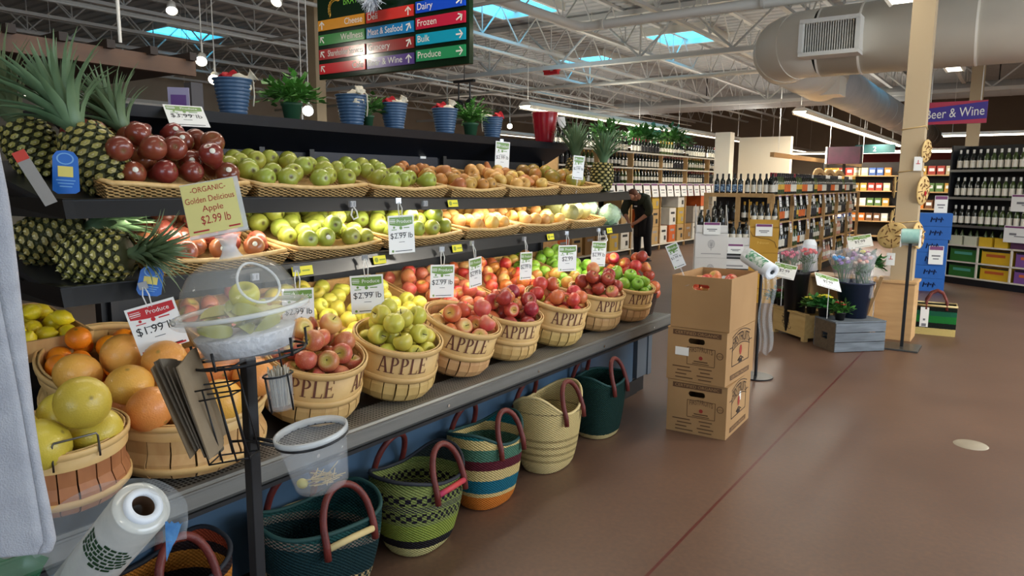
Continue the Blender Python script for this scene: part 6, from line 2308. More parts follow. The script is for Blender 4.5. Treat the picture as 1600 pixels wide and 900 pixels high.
if o.parent:
    o.data.transform(Matrix.Translation(-o.parent.location))
    KIDS.clear()
# white paper roll on the step, and slanted cards on sticks
t = thing('paper_roll', 'white roll standing upright behind the pink tulips', 'roll', (-1.66, 7.86, .0))
MB().lathe([(.02, 0.62), (.065, .62), (.068, .90), (.05, .94), (.02, .945), (0, .945)], 24, T=Matrix.Rotation(D(-6), 4, 'Y')).build('roll', m_rend, t)
MB().cyl((0, 0, 0), (0, 0, .63), .012, n=8).cyl((0, 0, 0), (0, 0, .012), .12, n=20).build('pole_stand', black, t)
for (p, rot, w, h, lab) in (((-1.815, 7.235, .735), (D(-30), D(10), D(8)), .21, .15, 'slanted green-headed card before the tall black bucket'),
                            ((-1.40, 7.00, .680), (D(-48), D(16), D(40)), .24, .16, 'slanted green-headed card before the navy bucket'),
                            ((-1.30, 7.86, 1.00), (D(-40), D(-12), D(14)), .22, .15, 'slanted green-headed card above the mixed bouquets')):
    t = price_card(p, rot, lab, '$2.99', w, h, hook=0, clip=False, ph=.03)
    dn = (Matrix.Rotation(1, 4, 'X') if 0 else Euler(rot).to_matrix().to_4x4()).inverted()
    base = dn @ Vector((0, .0, -(p[2] - (.28 if h == .16 else .0 if 0 else .20))))
    MB().cyl((0, .003, -h + .01), (Vector((0, .003, -h + .01)) + dn @ Vector((0, 0, -.28))), .003, n=6).build('stick', m_loop, t)

# ================================================================ COLUMN ORNAMENTS, MINT ROLL STAND, TOTE
m_straw = mat('woven_straw', (222, 190, 128), .7, c2=(200, 166, 102), scale=30)
m_cut = mat('dark_cutout', (120, 84, 46), .8)
for (p, r, d, lab) in (((-.99, 7.79, 1.02), .135, (-.35, -1, .12), 'round straw fan with cut slots low on the tan column by the mint roll'),
                       ((-.79, 7.92, 1.02), .12, (1, -.35, .05), 'straw fan with red and green trim low on the far side of the tan column'),
                       ((-.785, 7.93, 1.45), .13, (1, -.35, -.1), 'straw fan with a red dot halfway up the tan column'),
                       ((-.785, 7.93, 1.82), .10, (1, -.35, -.1), 'long straw fan high up beside the beer sign'),
                       ((-1.02, 7.93, 1.48), .10, (-1, -.2, 0), 'straw fan edge showing on the aisle side of the tan column'),
                       ((-1.02, 7.92, 1.16), .09, (-1, -.1, 0), 'small straw fan above the low round one')):
    t = thing('straw_fan', lab, 'straw fan', p)
    t.rotation_mode = 'QUATERNION'
    t.rotation_quaternion = Vector((0, 0, 1)).rotation_difference(Vector(d).normalized())
    MB().lathe([(0, .012), (r * .5, .018), (r * .95, .010), (r, .004), (r * .96, 0), (0, 0)], 28, wob=lambda a, j: 1 + .10 * cos(2 * a)).build('woven_disc', m_straw, t)
    a = MB()
    for k in range(9):
        an = k * .7 + .3
        for q, ln in ((.42, .3), (.75, .22)):
            c = Vector((cos(an) * r * q, sin(an) * r * q, .019))
            a.box((0, 0, 0), (r * ln, r * .07, .006), T=Matrix.Translation(c) @ Matrix.Rotation(an + pi / 2 * (k % 2), 4, 'Z'))
    a.build('slots', m_cut, t)
    if 'red' in lab:
        MB().sph((r * .25, r * .1, .02), (r * .22, r * .12, .008), 8, 5).build('red_trim', m_cloth_r, t)
    a = MB().tube([(0, r * .9, .01), (.03, r * 1.3, -.02), (.05, r * 1.9, -.04)], .004, 5)
    a.build('cord', m_straw, t)
for (z, lab) in ((1.13, 'low'), (1.62, 'middle'), (2.02, 'upper')):
    o = MB().tube([(-1.0, 7.89, z), (-.80, 7.89, z + .03), (-.80, 8.09, z + .01), (-1.0, 8.09, z)], .005, 6, closed=True).build('cord_binding', m_straw)
    tag(o, lab + ' dark straw cord bound round the tan column', 'cord')
for (p, lab, w, h) in (((-.835, 7.868, 1.70), 'small white tag tied halfway up the tan column', .07, .13), ((-1.0, 7.868, .785), 'small white tag tied low on the tan column above the plinth', .075, .12)):
    t = thing('paper_tag', lab, 'tag', p, (0, 0, D(4)))
    MB().box((0, 0, 0), (w, .004, h)).build('card', paper, t)
    MB().box((0, -.003, 0), (w * .5, .001, h * .05)).box((0, -.003, .015), (w * .08, .001, h * .3)).build('print', card_red, t)
    MB().cyl((0, .004, h / 2), (0, .02, h / 2 + .06), .002, n=5).build('string', m_straw, t)
t = thing('bag_dispenser_stand', 'black floor stand carrying a mint green bag roll before the column', 'stand', (-.80, 7.48, 0))
MB().box((0, 0, .008), (.30, .34, .016)).build('base_plate', mat('steel_base', (84, 86, 86), .35, .6), t, bevel=.003)
MB().box((0, 0, .50), (.026, .026, .98)).build('pole', black, t)
MB().box((-.075, 0, 1.02), (.008, .12, .16)).box((.075, 0, 1.02), (.008, .12, .16)).box((0, .05, .965), (.15, .02, .03)).build('bracket', white_paint, t)
MB().cyl((-.07, -.01, 1.04), (.07, -.01, 1.04), .068, n=28).build('bag_roll', mat('mint_film', (146, 196, 186), .25, c2=(170, 210, 200), scale=30, coat=.3), t)
MB().cyl((-.09, -.01, 1.04), (.09, -.01, 1.04), .012, n=10).build('spindle', chrome, t)
# green and black tote
m_tote = zbands('green_black_tote', [(0, (212, 190, 120)), (.075, (18, 26, 22)), (.13, (30, 120, 50)), (.20, (26, 96, 70)), (.25, (18, 26, 22))], weave=True)
t = thing('woven_tote', 'square green and black woven tote with cream base by the column plinth', 'basket', (-.62, 8.42, 0), (0, 0, D(6)))
mb = MB()
mb.box((0, 0, .006), (.34, .2, .012))
for (c, d) in (((0, -.1, .15), (.36, .012, .30)), ((0, .1, .15), (.36, .012, .30)), ((-.175, 0, .15), (.012, .19, .30)), ((.175, 0, .15), (.012, .19, .30))):
    mb.box(c, d)
mb.build('woven_body', m_tote, t)
MB().tube([(-.18, -.105, .30), (.18, -.105, .30), (.18, .105, .30), (-.18, .105, .30)], .012, 8, closed=True).build('rim', m_rc, t)
for s in (-1, 1):
    MB().tube([(-.09, s * .105, .26), (-.09, s * .10, .34), (-.05, s * .06, .42), (.0, s * .04, .445), (.05, s * .06, .42), (.09, s * .10, .34), (.09, s * .105, .26)], .013, 8).build('handle', m_leather, t)
MB().box((-.10, -.112, .18), (.075, .004, .20)).build('paper_tag', paper, t)
MB().box((-.10, -.115, .10), (.04, .002, .03)).box((-.10, -.115, .155), (.02, .002, .02)).build('tag_print', ink_grey, t)
# floor plate and scraps
o = MB().lathe([(0, .004), (.085, .004), (.09, 0)], 28).build('floor_plate', mat('pale_floor_plate', (150, 140, 122), .45), None, (-.12, 4.86, 0))
tag(o, 'small pale round plate set in the open brown floor', 'floor plate')
# ================================================================ WINE AND BEER
m_wine = [mat('dark_bottle_glass', (20, 26, 20), .12, coat=.5), mat('green_bottle_glass', (58, 74, 34), .12, coat=.5), mat('amber_bottle_glass', (74, 44, 20), .12, coat=.5), mat('clear_rose_glass', (206, 150, 130), .1, coat=.4)]
m_lab = {'w': mat('cream_label', (222, 216, 200), .6), 'b': mat('blue_black_label', (30, 52, 84), .5, c2=(150, 180, 206), scale=40, var=.1), 'y': mat('yellow_label', (212, 168, 60), .6), 'r': mat('red_label', (150, 40, 44), .6), 'o': mat('orange_label', (214, 104, 40), .6), 'k': mat('dark_label', (44, 42, 44), .6)}
m_foil = {'k': mat('black_foil', (24, 22, 24), .35), 'r': mat('red_foil', (130, 28, 36), .35), 'w': mat('white_cap', (216, 214, 206), .4), 'y': mat('gold_foil', (196, 150, 50), .35), 'n': mat('navy_foil', (28, 40, 72), .35)}
BOT, BL = {}, []


def bottle_mesh(g, l, f, shape=0):
    k = (g, l, f, shape)
    if k not in BOT:
        mb = MB()
        if shape == 0:
            mb.lathe([(0, .0), (.035, 0), (.0375, .01), (.0375, .185), (.030, .21), (.016, .235), (.0145, .262)], 14, 0)
        else:
            mb.lathe([(0, .0), (.036, 0), (.039, .01), (.0385, .15), (.030, .20), (.016, .245), (.0145, .262)], 14, 0)
        mb.lathe([(.0388, .035), (.0388, .140)], 14, 1)
        mb.lathe([(.0152, .235), (.0162, .262), (.0162, .30), (.0, .302)], 10, 2)
        o = mb.build('wine_bottle', [m_wine[g], m_lab[l], m_foil[f]])
        BOT[k] = o.data
        bpy.data.objects.remove(o)
    return BOT[k]


def bottle(p, lab, group, g=0, l='w', f='k', shape=0, s=1.):
    BL.append(((Vector(p) - Vector((0, 0, 1.5))).length, tuple(p), lab, group, (g, l, f, shape), s))


m_oak = mat('oak_shelf', (196, 158, 106), .6, c2=(176, 138, 88), scale=3, stretch=(6, 1, 6))
m_white_sh = mat('cream_shelf', (214, 206, 190), .6)
m_dark = mat('shelf_dark', (36, 30, 26), .7)
# ---- the oak rack along the aisle, with its end bays towards us
RX, RY0, RY1 = -2.82, 10.25, 16.6
EX0 = -3.74
t = thing('oak_wine_rack', 'long oak wine rack with open shelves and two end bays', 'wine rack', (0, 0, 0))
zs = [.14, .545, .955, 1.345]
mb = MB()
for z in zs:
    MB().box(((RX + EX0) / 2, (RY0 + RY1) / 2, z), (RX - EX0, RY1 - RY0, .025)).build('shelf', m_oak, t)
ps = MB()
y = RY0
k = 0
while y <= RY1 + .01:
    MB().box((RX + .012, y, .68), (.05, .05, 1.34)).build('post', m_oak, t)
    y += (RY1 - RY0) / 6
for x in (EX0, (EX0 + RX) / 2, RX - .02):
    MB().box((x, RY0 - .012, .68), (.06, .04, 1.34)).build('post', m_oak, t)
MB().box(((RX + EX0) / 2, RY0 - .02, 1.345), (RX - EX0 + .06, .03, .055)).build('end_rail', m_oak, t)
MB().box(((RX + EX0) / 2, (RY0 + RY1) / 2 + .2, .68), (.03, RY1 - RY0 - .5, 1.28)).box(((RX + EX0) / 2, RY0 + .42, .68), (RX - EX0, .03, 1.28)).build('back_board', m_dark, t)
MB().box(((RX + EX0) / 2, (RY0 + RY1) / 2, .06), (RX - EX0 - .04, RY1 - RY0 - .04, .12)).build('plinth', m_dark, t)
kinds = [(0, 'w', 'k', 0), (0, 'w', 'r', 0), (1, 'w', 'y', 1), (0, 'o', 'k', 0), (0, 'w', 'n', 1), (0, 'k', 'w', 0), (1, 'y', 'k', 1), (3, 'w', 'w', 1)]
for zi, (z, w) in enumerate(zip(zs, ('bottom', 'second', 'third', 'top'))):
    y, n = RY0 + .12, 0
    stp = (.20, .15, .135, .115)[zi]
    while y < RY1 - .1:
        kk = kinds[(n // 3 * 5 + zi * 3 + n // 11) % len(kinds)]
        n += 1
        bottle((RX - .06, y, z + .0125), 'wine bottle in the front row on the %s shelf of the oak rack side' % w, 'bottles on the %s shelf of the oak rack' % w, *kk)
        y += stp
for i in range(5):
    bottle((EX0 + .12 + i * .085, RY0 + .06, 1.3575), 'dark bottle with a blue label on the oak rack end', 'blue label bottles on the oak rack end', 0, 'b', 'k', 0, .95)
for i in range(5):
    bottle((EX0 + .56 + i * .085, RY0 + .06, 1.3575), 'dark bottle with a cream label on the oak rack end', 'cream label bottles on the oak rack end', 0, 'w', 'k', 0, .95)
for i in range(5):
    bottle((EX0 + .52 + i * .085, RY0 + .10, .9675), 'orange-capped bottle in the right end bay of the oak rack', 'orange-capped bottles in the end bay', 0, 'w', 'y', 1, .95)
for i in range(4):
    bottle((EX0 + .08 + i * .095, RY0 + .12, .9675), 'dark bottle in the left end bay of the oak rack', 'dark bottles in the end bay', 0, 'k', 'k', 0, .95)
for i in range(4):
    bottle((EX0 + .08 + i * .095, RY0 + .12, .5575), 'dark bottle low in the left end bay of the oak rack', 'dark bottles low in the end bay', 0, 'w', 'k', 0, .95)
m_tagp = mat('purple_tag_head', (122, 60, 110), .5)
def shelf_tags(X, ys, z, lab, grp, rz=pi / 2, w=.09, h=.14, along=None):
    t0 = None
    for q in ys:
        p = (X, q, z) if along is None else along(q)
        if t0 is None:
            t0 = thing('shelf_tag', lab, 'price tag', p, (D(-8), 0, rz), grp)
            MB().box((0, 0, -h / 2), (w, .003, h)).build('card', paper, t0)
            MB().box((0, -.002, -h * .1), (w * .96, .001, h * .14)).build('header', m_tagp, t0)
            MB().box((0, -.002, -h * .5), (w * .6, .001, h * .08)).box((0, -.002, -h * .7), (w * .5, .001, h * .05)).build('print', ink_grey, t0)
        else:
            copy_tree(t0, p)


rg = random.Random(4)
for zi, n in ((3, 15), (2, 11), (1, 8)):
    shelf_tags(RX + .05, [RY0 + .25 + (RY1 - RY0 - .5) * (k + rg.uniform(-.2, .2)) / n for k in range(n)], zs[zi] + .0, 'white price tag hanging from the %s shelf edge of the oak rack' % ('top' if zi == 3 else 'third' if zi == 2 else 'second'), 'price tags on the oak rack shelf %d' % zi, w=.11, h=.16)

# ---- display stacks of wine cases before the rack end
m_case_w = mat('white_wine_case', (222, 220, 216), .6)
m_case_g = mat('gold_wine_case', (196, 150, 52), .5, c2=(184, 138, 44), scale=3)
m_case_k = mat('black_case_band', (40, 40, 42), .6)
m_case_line = mat('grey_case_print', (150, 148, 150), .6)
m_gold_ln = mat('dark_gold_line', (110, 76, 30), .6)


def wine_case(p, rz, W_, Dp, H, m, lab, dec, group=None):
    t = thing('wine_case', lab, 'wine case', p, (0, 0, rz), group)
    MB().box((0, 0, H / 2), (W_, Dp, H - .003)).build('box', m, t)
    f = -Dp / 2 - .001
    a = MB()
    if dec == 'w':
        for k in range(10):
            an = 2 * pi * k / 10
            a.lathe([(.020, 0), (.023, 0)], 12, T=Matrix.Translation((.02 * cos(an), f, H * .56 + .03 * sin(an))) @ Matrix.Rotation(pi / 2, 4, 'X'))
        a.box((0, f, H * .42), (.006, .001, .07)).box((0, f, H * .16), (W_ * .62, .001, .008))
        a.build('tree_print', m_case_line, t)
    elif dec == 'k':
        a.box((0, f, H * .26), (W_, .002, H * .36)).build('black_band', m_case_k, t)
        MB().box((0, f - .002, H * .26), (W_ * .6, .001, .02)).box((0, f, H * .62), (W_ * .6, .001, .02)).build('band_print', m_case_line, t)
    elif dec == 'g':
        pts = [(-W_ * .46, f, H * .86), (-W_ * .36, f, H * .66), (-W_ * .1, f, H * .58), (W_ * .18, f, H * .55), (W_ * .38, f, H * .44), (W_ * .44, f, H * .22)]
        a.tube(pts, .004, 5).build('curved_line', m_gold_ln, t)
        MB().text('Now', .0, H * .36, .03, 0, f, 'C', .14).build('print', mat('gold_print', (214, 176, 90), .5), t)
    return t


def case_tray(p, rz, W_, Dp, m, lab, slope=.10, H=.12):
    t = thing('bottle_tray', lab, 'display tray', p, (0, 0, rz))
    mb = MB()
    mb.box((0, 0, .005), (W_, Dp, .01)).box((0, -Dp / 2 + .004, .05), (W_, .008, .10))
    for s in (-1, 1):
        x_ = s * (W_ / 2 - .004)
        mb.add([(x_ - .004, -Dp / 2, 0), (x_ - .004, Dp / 2, 0), (x_ - .004, Dp / 2, .34), (x_ - .004, -Dp / 2, .10), (x_ + .004, -Dp / 2, 0), (x_ + .004, Dp / 2, 0), (x_ + .004, Dp / 2, .34), (x_ + .004, -Dp / 2, .10)],
               [(0, 1, 2, 3), (7, 6, 5, 4), (0, 3, 7, 4), (3, 2, 6, 7), (2, 1, 5, 6)])
    mb.build('tray', m, t)
    return t


def sale_card(p, rz, w, h, lab):
    t = thing('sale_card', lab, 'price card', p, (D(-6), 0, rz))
    MB().box((0, 0, 0), (w, .004, h)).build('card', paper, t)
    MB().box((0, -.003, h * .38), (w * .92, .001, h * .2)).build('header', m_tagp, t)
    MB().box((0, -.003, -.01), (w * .6, .001, h * .08)).box((0, -.003, -h * .2), (w * .4, .001, h * .06)).build('print', ink_grey, t)


wx, wy, wr = -3.14, 8.80, D(24)
for k, w in enumerate(('bottom', 'middle', 'top')):
    wine_case((wx, wy, .30 * k), wr, .38, .32, .30, m_case_w, 'white wine case with a heart-shaped tree print, %s of its stack' % w, 'w')
case_tray((wx, wy, .90), wr, .38, .32, m_case_w, 'white cut-down case of black bottles on the white stack')
for i in range(4):
    for j in range(2):
        bottle(Vector((wx, wy, .911)) + Matrix.Rotation(wr, 3, 'Z') @ Vector((-.13 + i * .085, -.09 + j * .13, 0)), 'black bottle with white capsule in the tray on the white cases', 'bottles on the white cases', 0, 'k', 'w' if j else 'k', 0, .9)
sale_card(Vector((wx, wy, .96)) + Matrix.Rotation(wr, 3, 'Z') @ Vector((.0, -.175, 0)), wr, .20, .15, 'purple-headed sale card on the white wine cases')
wx, wy, wr = -2.93, 9.12, D(20)
for k, w in enumerate(('bottom', 'second', 'third', 'top')):
    wine_case((wx, wy, .185 * k), wr, .33, .30, .185, m_case_w, 'low white wine case with black band, %s of its stack' % w, 'k')
case_tray((wx, wy, .74), wr, .33, .30, m_case_w, 'cut-out white case of dark bottles between white and gold stacks')
for i in range(4):
    bottle(Vector((wx, wy, .752)) + Matrix.Rotation(wr, 3, 'Z') @ Vector((-.115 + i * .077, -.08, 0)), 'dark bottle with white label on the black-banded cases', 'bottles on the black-banded cases', 0, 'w', 'k', 0, .92)
sale_card(Vector((wx, wy, .70)) + Matrix.Rotation(wr, 3, 'Z') @ Vector((.0, -.175, 0)), wr, .19, .12, 'purple-headed sale card on the black-banded cases')
wx, wy, wr = -2.68, 9.42, D(20)
for k, w in enumerate(('bottom', 'middle', 'top')):
    wine_case((wx, wy, .32 * k), wr, .36, .34, .32, m_case_g, 'gold wine case with a dark curving line, %s of its stack' % w, 'g')
case_tray((wx, wy, .96), wr, .36, .34, m_case_g, 'gold cut-down case of white-label bottles on the gold stack')
for i in range(4):
    bottle(Vector((wx, wy, .972)) + Matrix.Rotation(wr, 3, 'Z') @ Vector((-.125 + i * .083, -.09, 0)), 'bottle with white label in the tray on the gold cases', 'bottles on the gold cases', 0, 'w', 'k', 1, .95)
sale_card(Vector((wx, wy, .93)) + Matrix.Rotation(wr, 3, 'Z') @ Vector((.0, -.19, 0)), wr, .20, .15, 'purple-headed sale card on the gold wine cases')

# ---- the wine wall at the far left, facing the aisle
WX = -6.75
t = thing('wine_wall_shelving', 'tall cream wine shelving along the far side of the produce case', 'shelving', (0, 0, 0))
wy0, wy1 = 11.0, 20.0
wz = [.13, 1.50, 1.83, 2.15]
for z in wz:
    MB().box((WX - .22, (wy0 + wy1) / 2, z - .015), (.50, wy1 - wy0, .03)).build('shelf', m_white_sh, t)
MB().box((WX - .48, (wy0 + wy1) / 2, 1.06), (.03, wy1 - wy0, 2.12)).build('back_panel', m_dark, t)
MB().box((WX - .22, (wy0 + wy1) / 2, .05), (.42, wy1 - wy0, .10)).build('plinth', m_dark, t)
for k in range(7):
    MB().box((WX - .2, wy0 + (wy1 - wy0) * k / 6, 1.06), (.46, .03, 2.12)).build('upright', m_oak, t)
for zi, (z, w) in enumerate(((1.50, 'lowest bottle row'), (1.83, 'middle bottle row'), (2.15, 'highest bottle row'))):
    y = wy0 + .1
    while y < wy1 - .1:
        kk = [(0, 'w', 'k', 0), (0, 'w', 'r', 0), (0, 'k', 'r', 0), (1, 'w', 'y', 1), (0, 'w', 'k', 1), (0, 'w', 'n', 0)][int(y * 1.1 + zi * 2) % 6]
        if abs((y - wy0 + .75) % 1.5 - .75) > .07:
            bottle((WX - .06, y, z), 'wine bottle in the %s of the cream wine wall' % w, 'bottles in the %s of the wine wall' % w, *kk)
        y += .16
shelf_tags(WX + .04, [11.3 + .42 * k for k in range(20)], 1.50, 'white tag under the lowest bottle row of the wine wall', 'tags under the wine wall bottles', w=.34, h=.30)
casecol = [('orange', (206, 96, 36)), ('tan', (186, 150, 96)), ('brown', (156, 116, 62)), ('white', (216, 210, 200)), ('mustard', (196, 160, 60)), ('white', (220, 214, 206)), ('grey', (176, 170, 160)), ('white', (216, 212, 204)), ('tan', (190, 156, 104)), ('white', (222, 218, 208))]
cm = {n: mat('%s_case' % n, c, .6, c2=tuple(int(x * .9) for x in c), scale=4) for n, c in casecol}
for k in range(18):
    y = 11.25 + k * .5
    for j in range(1 + (k * 7 % 3)):
        q = casecol[(k + j * 3) % 10][0]
        o = thing('stacked_wine_case', 'wine case stacked under the bottle rows of the wine wall', 'wine case', (WX - .2, y, .132 + j * .40), (0, 0, pi / 2), 'wine cases along the wine wall')
        MB().box((0, 0, .198), (.38, .42, .392)).build('box', cm[q], o)
        MB().box((0, -.212, .28), (.22, .002, .05)).box((.08, -.212, .12), (.1, .002, .1)).build('print', m_case_k if (k + j) % 2 else m_case_line, o)
# greenery on top of the wine wall
for (x, y, r, lab) in ((-7.02, 15.0, .20, 'leafy potted plant on top of the wine wall, toward the aisle end'), (-7.02, 16.75, .22, 'bushy potted plant on the wine wall beside the cream post'), (-7.02, 13.3, .16, 'small potted plant on the wine wall behind the pineapple')):
    potted(x, y, r * .6, .22, lab, r * 2.4, 60, int(y * 10), r * .5, False, 2.15, leaf_green, mat('terracotta', (150, 72, 44), .7))

# ---- black shelving on the right
o0 = Vector((-.94, 13.09, 0))
ux = Vector((.84, -.54, 0)).normalized()
rz = atan2(ux.y, ux.x)
t = thing('black_wine_shelf', 'black steel shelving of identical white-label bottles over coloured crates', 'shelving', o0, (0, 0, rz))
SL = 2.3
for z in (.90, 1.32, 1.73):
    MB().box((SL / 2, .2, z - .015), (SL, .40, .03)).build('shelf', black, t)
    MB().box((SL / 2, -.004, z - .012), (SL, .012, .036)).build('shelf_edge', steel, t)
MB().box((SL / 2, .41, 1.05), (SL, .03, 2.1)).box((SL / 2, .20, .05), (SL, .38, .10)).build('back_panel', black, t)
for x in (0, SL):
    MB().box((x, .2, 1.05), (.03, .40, 2.1)).build('upright', black, t)
Mx = Matrix.Translation(o0) @ Matrix.Rotation(rz, 4, 'Z')
for z, w in ((.90, 'lowest'), (1.32, 'middle'), (1.73, 'highest')):
    for k in range(21):
        bottle(Mx @ Vector((.09 + k * .104, .07, z)), 'white-capped bottle with white label on the %s black shelf' % w, 'bottles on the %s black shelf' % w, 1 if k > 3 else 0, 'w', 'w', 0, 1.0)
# wire crates with bright packs
packs = [('green', (48, 110, 44)), ('yellow', (214, 170, 30)), ('purple', (126, 82, 150)), ('navy', (46, 62, 96)), ('teal', (40, 110, 110))]
for k in range(4):
    n, c = packs[k]
    for j in range(2):
        p = Mx @ Vector((.065 + .24 + k * .50, .185, .105 + j * .25))
        t = thing('drink_carton', '%s drink carton in a cream-framed bay, %s row under the white-label bottles' % (n, 'upper' if j else 'lower'), 'drink carton', p, (0, 0, rz))
        mm = mat('%s_carton' % n, c, .5)
        MB().box((0, 0, .10), (.42, .30, .20)).build('box', mm, t)
        MB().box((0, -.152, .125), (.28, .002, .04)).build('banner', mat('%s_banner' % n, [(90, 170, 150), (190, 90, 40), (214, 110, 60), (206, 130, 60)][k], .5), t)
        MB().box((0, -.152, .19), (.40, .002, .02)).build('dark_edge', black, t)
t = thing('cream_bay_frame', 'cream framed bays of coloured drink cartons under the bottles', 'rack', o0 + ux * .035, (0, 0, rz))
mb = MB()
for k in range(5):
    mb.box((.03 + k * .50 - .01, .0, .354), (.025, .02, .50))
for z in (.113, .345, .595):
    mb.box((1.02, .0, z), (2.05, .02, .022))
mb.box((1.02, .16, .585), (2.04, .30, .012))
mb.build('frame', m_white_sh, t)
lowcol = [((206, 206, 180), 'clear'), ((206, 206, 180), 'clear'), ((216, 176, 40), 'yellow'), ((216, 176, 40), 'yellow'), ((90, 50, 80), 'plum'), ((90, 50, 80), 'plum'), ((70, 86, 120), 'slate'), ((70, 86, 120), 'slate')]
for k, (c, n) in enumerate(lowcol):
    p = Mx @ Vector((.16 + k * .235, .10, .591))
    o = thing('bottle_pack', '%s four-bottle pack standing on the cream bays' % n, 'drink pack', p, (0, 0, rz), '%s bottle packs on the cream bays' % n)
    MB().box((0, 0, .075), (.19, .14, .15)).build('sleeve', mat(n + '_sleeve', c, .5), o)
    for s in (-1, 1):
        MB().lathe([(.03, .15), (.028, .17), (.012, .21), (.012, .24), (0, .24)], 10, T=Matrix.Translation((s * .05, 0, 0))).build('bottle_neck', m_wine[1], o)
for (x, z, lab) in ((1.22, 1.26, 'white sale sign clipped under the middle black shelf'), (1.16, .82, 'white sale sign with orange corner under the lowest black shelf')):
    t = thing('sale_sign', lab, 'sign', Mx @ Vector((x, -.03, z)), (0, 0, rz))
    MB().box((0, 0, 0), (.46, .006, .24)).build('card', paper, t)
    MB().box((0, -.005, .10), (.44, .001, .025)).build('header', m_tagp, t)
    MB().box((-.1, -.005, .0), (.1, .001, .03)).box((.02, -.005, -.03), (.2, .001, .012)).build('print', ink_grey, t)
    MB().box((.14, -.005, .02), (.08, .001, .06)).build('colour_patch', m_lab['o' if z < 1 else 'r'], t)
# blue beer cases
m_beer = mat('blue_beer_case', (34, 104, 190), .5, c2=(28, 92, 172), scale=3)
for k in range(6):
    t = thing('beer_case', 'bright blue beer case with dark script, %s in its stack' % ('lowest', 'second from the floor', 'third from the floor', 'fourth from the floor', 'fifth from the floor', 'topmost')[k], 'beer case', (-1.02 + (.03 if k > 3 else 0), 11.95, .185 * k), (0, 0, D(8)))
    MB().box((0, 0, .0915), (.40, .30, .182)).build('box', m_beer, t)
    a = MB()
    for q in range(5):
        a.tube([(-.06 + q * .03, -.152, .06 + .03 * (q % 2)), (-.05 + q * .03, -.152, .13 - .02 * (q % 2)), (-.03 + q * .03, -.152, .09)], .007, 5)
    a.build('script_print', mat('navy_script', (16, 34, 80), .5), t)
sale_card((-.93, 11.86, 1.235), D(10), .16, .24, 'tall white card standing over the blue beer cases')
sale_card((-.93, 11.795, .52), D(10), .18, .26, 'white card on the lower blue beer cases')
# hanging beer and wine sign
t = thing('beer_wine_sign', 'hanging red and violet Beer & Wine sign beyond the tan column', 'sign', (-1.165, 11.0, 2.28))
MB().box((.355, .02, .14), (.71, .03, .28)).build('panel', mat('crimson_panel', (170, 40, 70), .45), t)
MB().add([(0, -.0, .03), (.71, 0, .055), (.71, 0, .265), (0, 0, .20)], [(0, 1, 2, 3)]).build('violet_band', mat('violet_band', (52, 34, 130), .45), t)
MB().text('Beer & Wine', .36, .085, .115, 0, -.003, 'C', .64, fn=lambda X, Y, Z: (X, Y, Z + .05 * (X - .36))).build('lettering', white_paint, t)
for q in (.08, .63):
    MB().cyl((q, .02, .28), (q, .02, ZC - 2.28), .005, n=6).build('hanger_wire', m_pipe, t)

struct(MB().box((-5.9, 17.2, 1.35), (.36, .3, 2.7)).build('trim_2', mat('cream_post_paint', (226, 218, 200), .6)))
struct(MB().box((-5.1, 17.75, 1.3), (1.2, .2, 2.6)).build('trim_3', mat('cream_panel_paint', (206, 194, 172), .6)))
o = MB().box((0, 4.6, 0), (.07, 9.2, .08)).build('hanging_rail', m_oak, None, (-3.7, 13.3, 2.02))
tag(o, 'long pale wooden rail hung over the far side of the oak rack', 'rail')
for q in (.4, 4.6, 8.8):
    MB().cyl((0, q, .03), (0, q, ZC - 2.02), .005, n=5).build('hanger_wire', m_pipe, o)
# ---- grocery shelving far beyond
pk = [(196, 150, 60), (170, 60, 44), (206, 190, 150), (60, 90, 150), (214, 120, 40), (120, 80, 50), (220, 214, 200), (90, 120, 60)]
pkm = [mat('package_colour', c, .5) for c in pk]
pme = []
for c in range(8):
    o = MB().box((0, 0, .10), (.16, .12, .20)).box((0, -.0605, .11), (.11, .002, .07), 1).build('grocery_package', [pkm[c], paper])
    pme.append(o.data)
    bpy.data.objects.remove(o)
for (x, y, L_, rzz, lab) in ((-4.6, 21.6, 1.9, D(-4), 'dark grocery shelving before the maroon wall'), (-2.3, 19.9, 1.7, D(-10), 'dark grocery shelving behind the straw fans'), (-.2, 19.0, 1.3, D(-12), 'dark grocery shelving behind the white-label bottles')):
    t = thing('grocery_shelving', lab, 'shelving', (x, y, 0), (0, 0, rzz))
    for z in (.15, .55, .95, 1.35, 1.75):
        MB().box((L_ / 2, .15, z - .015), (L_, .34, .03)).build('shelf', m_oak, t)
    MB().box((L_ / 2, .32, 1.05), (L_, .03, 2.1)).build('back_panel', m_dark, t)
    for e in (0, L_):
        MB().box((e, .15, 1.05), (.03, .34, 2.1)).build('upright', m_dark, t)
    T = Matrix.Translation((x, y, 0)) @ Matrix.Rotation(rzz, 4, 'Z')
    for z in (.55, .95, 1.35, 1.75):
        k = 0
        while .12 + k * .19 < L_ - .08:
            o = bpy.data.objects.new('grocery_package', pme[(k // 2 + int(z * 5)) % 8])
            COL.objects.link(o)
            o.location = T @ Vector((.12 + k * .19, .06, z))
            o.rotation_euler = (0, 0, rzz)
            tag(o, 'grocery package on the ' + lab, 'package', 'packages on the ' + lab)
            k += 1
t = thing('aisle_sign', 'small dark teal aisle sign far down by the maroon wall', 'sign', (-4.35, 24.6, 2.48))
MB().box((.55, 0, .10), (1.1, .04, .26)).build('panel', mat('teal_panel', (24, 70, 70), .5), t)
MB().text('2', .55, .03, .14, 0, -.023, 'C').build('lettering', white_paint, t)
for q in (.1, 1.0):
    MB().cyl((q, 0, .22), (q, 0, ZC - 2.48), .006, n=5).build('hanger_wire', m_pipe, t)
t = thing('picture_cube', 'dark hanging picture box over the oak rack end', 'display', (-3.35, 16.2, 1.92))
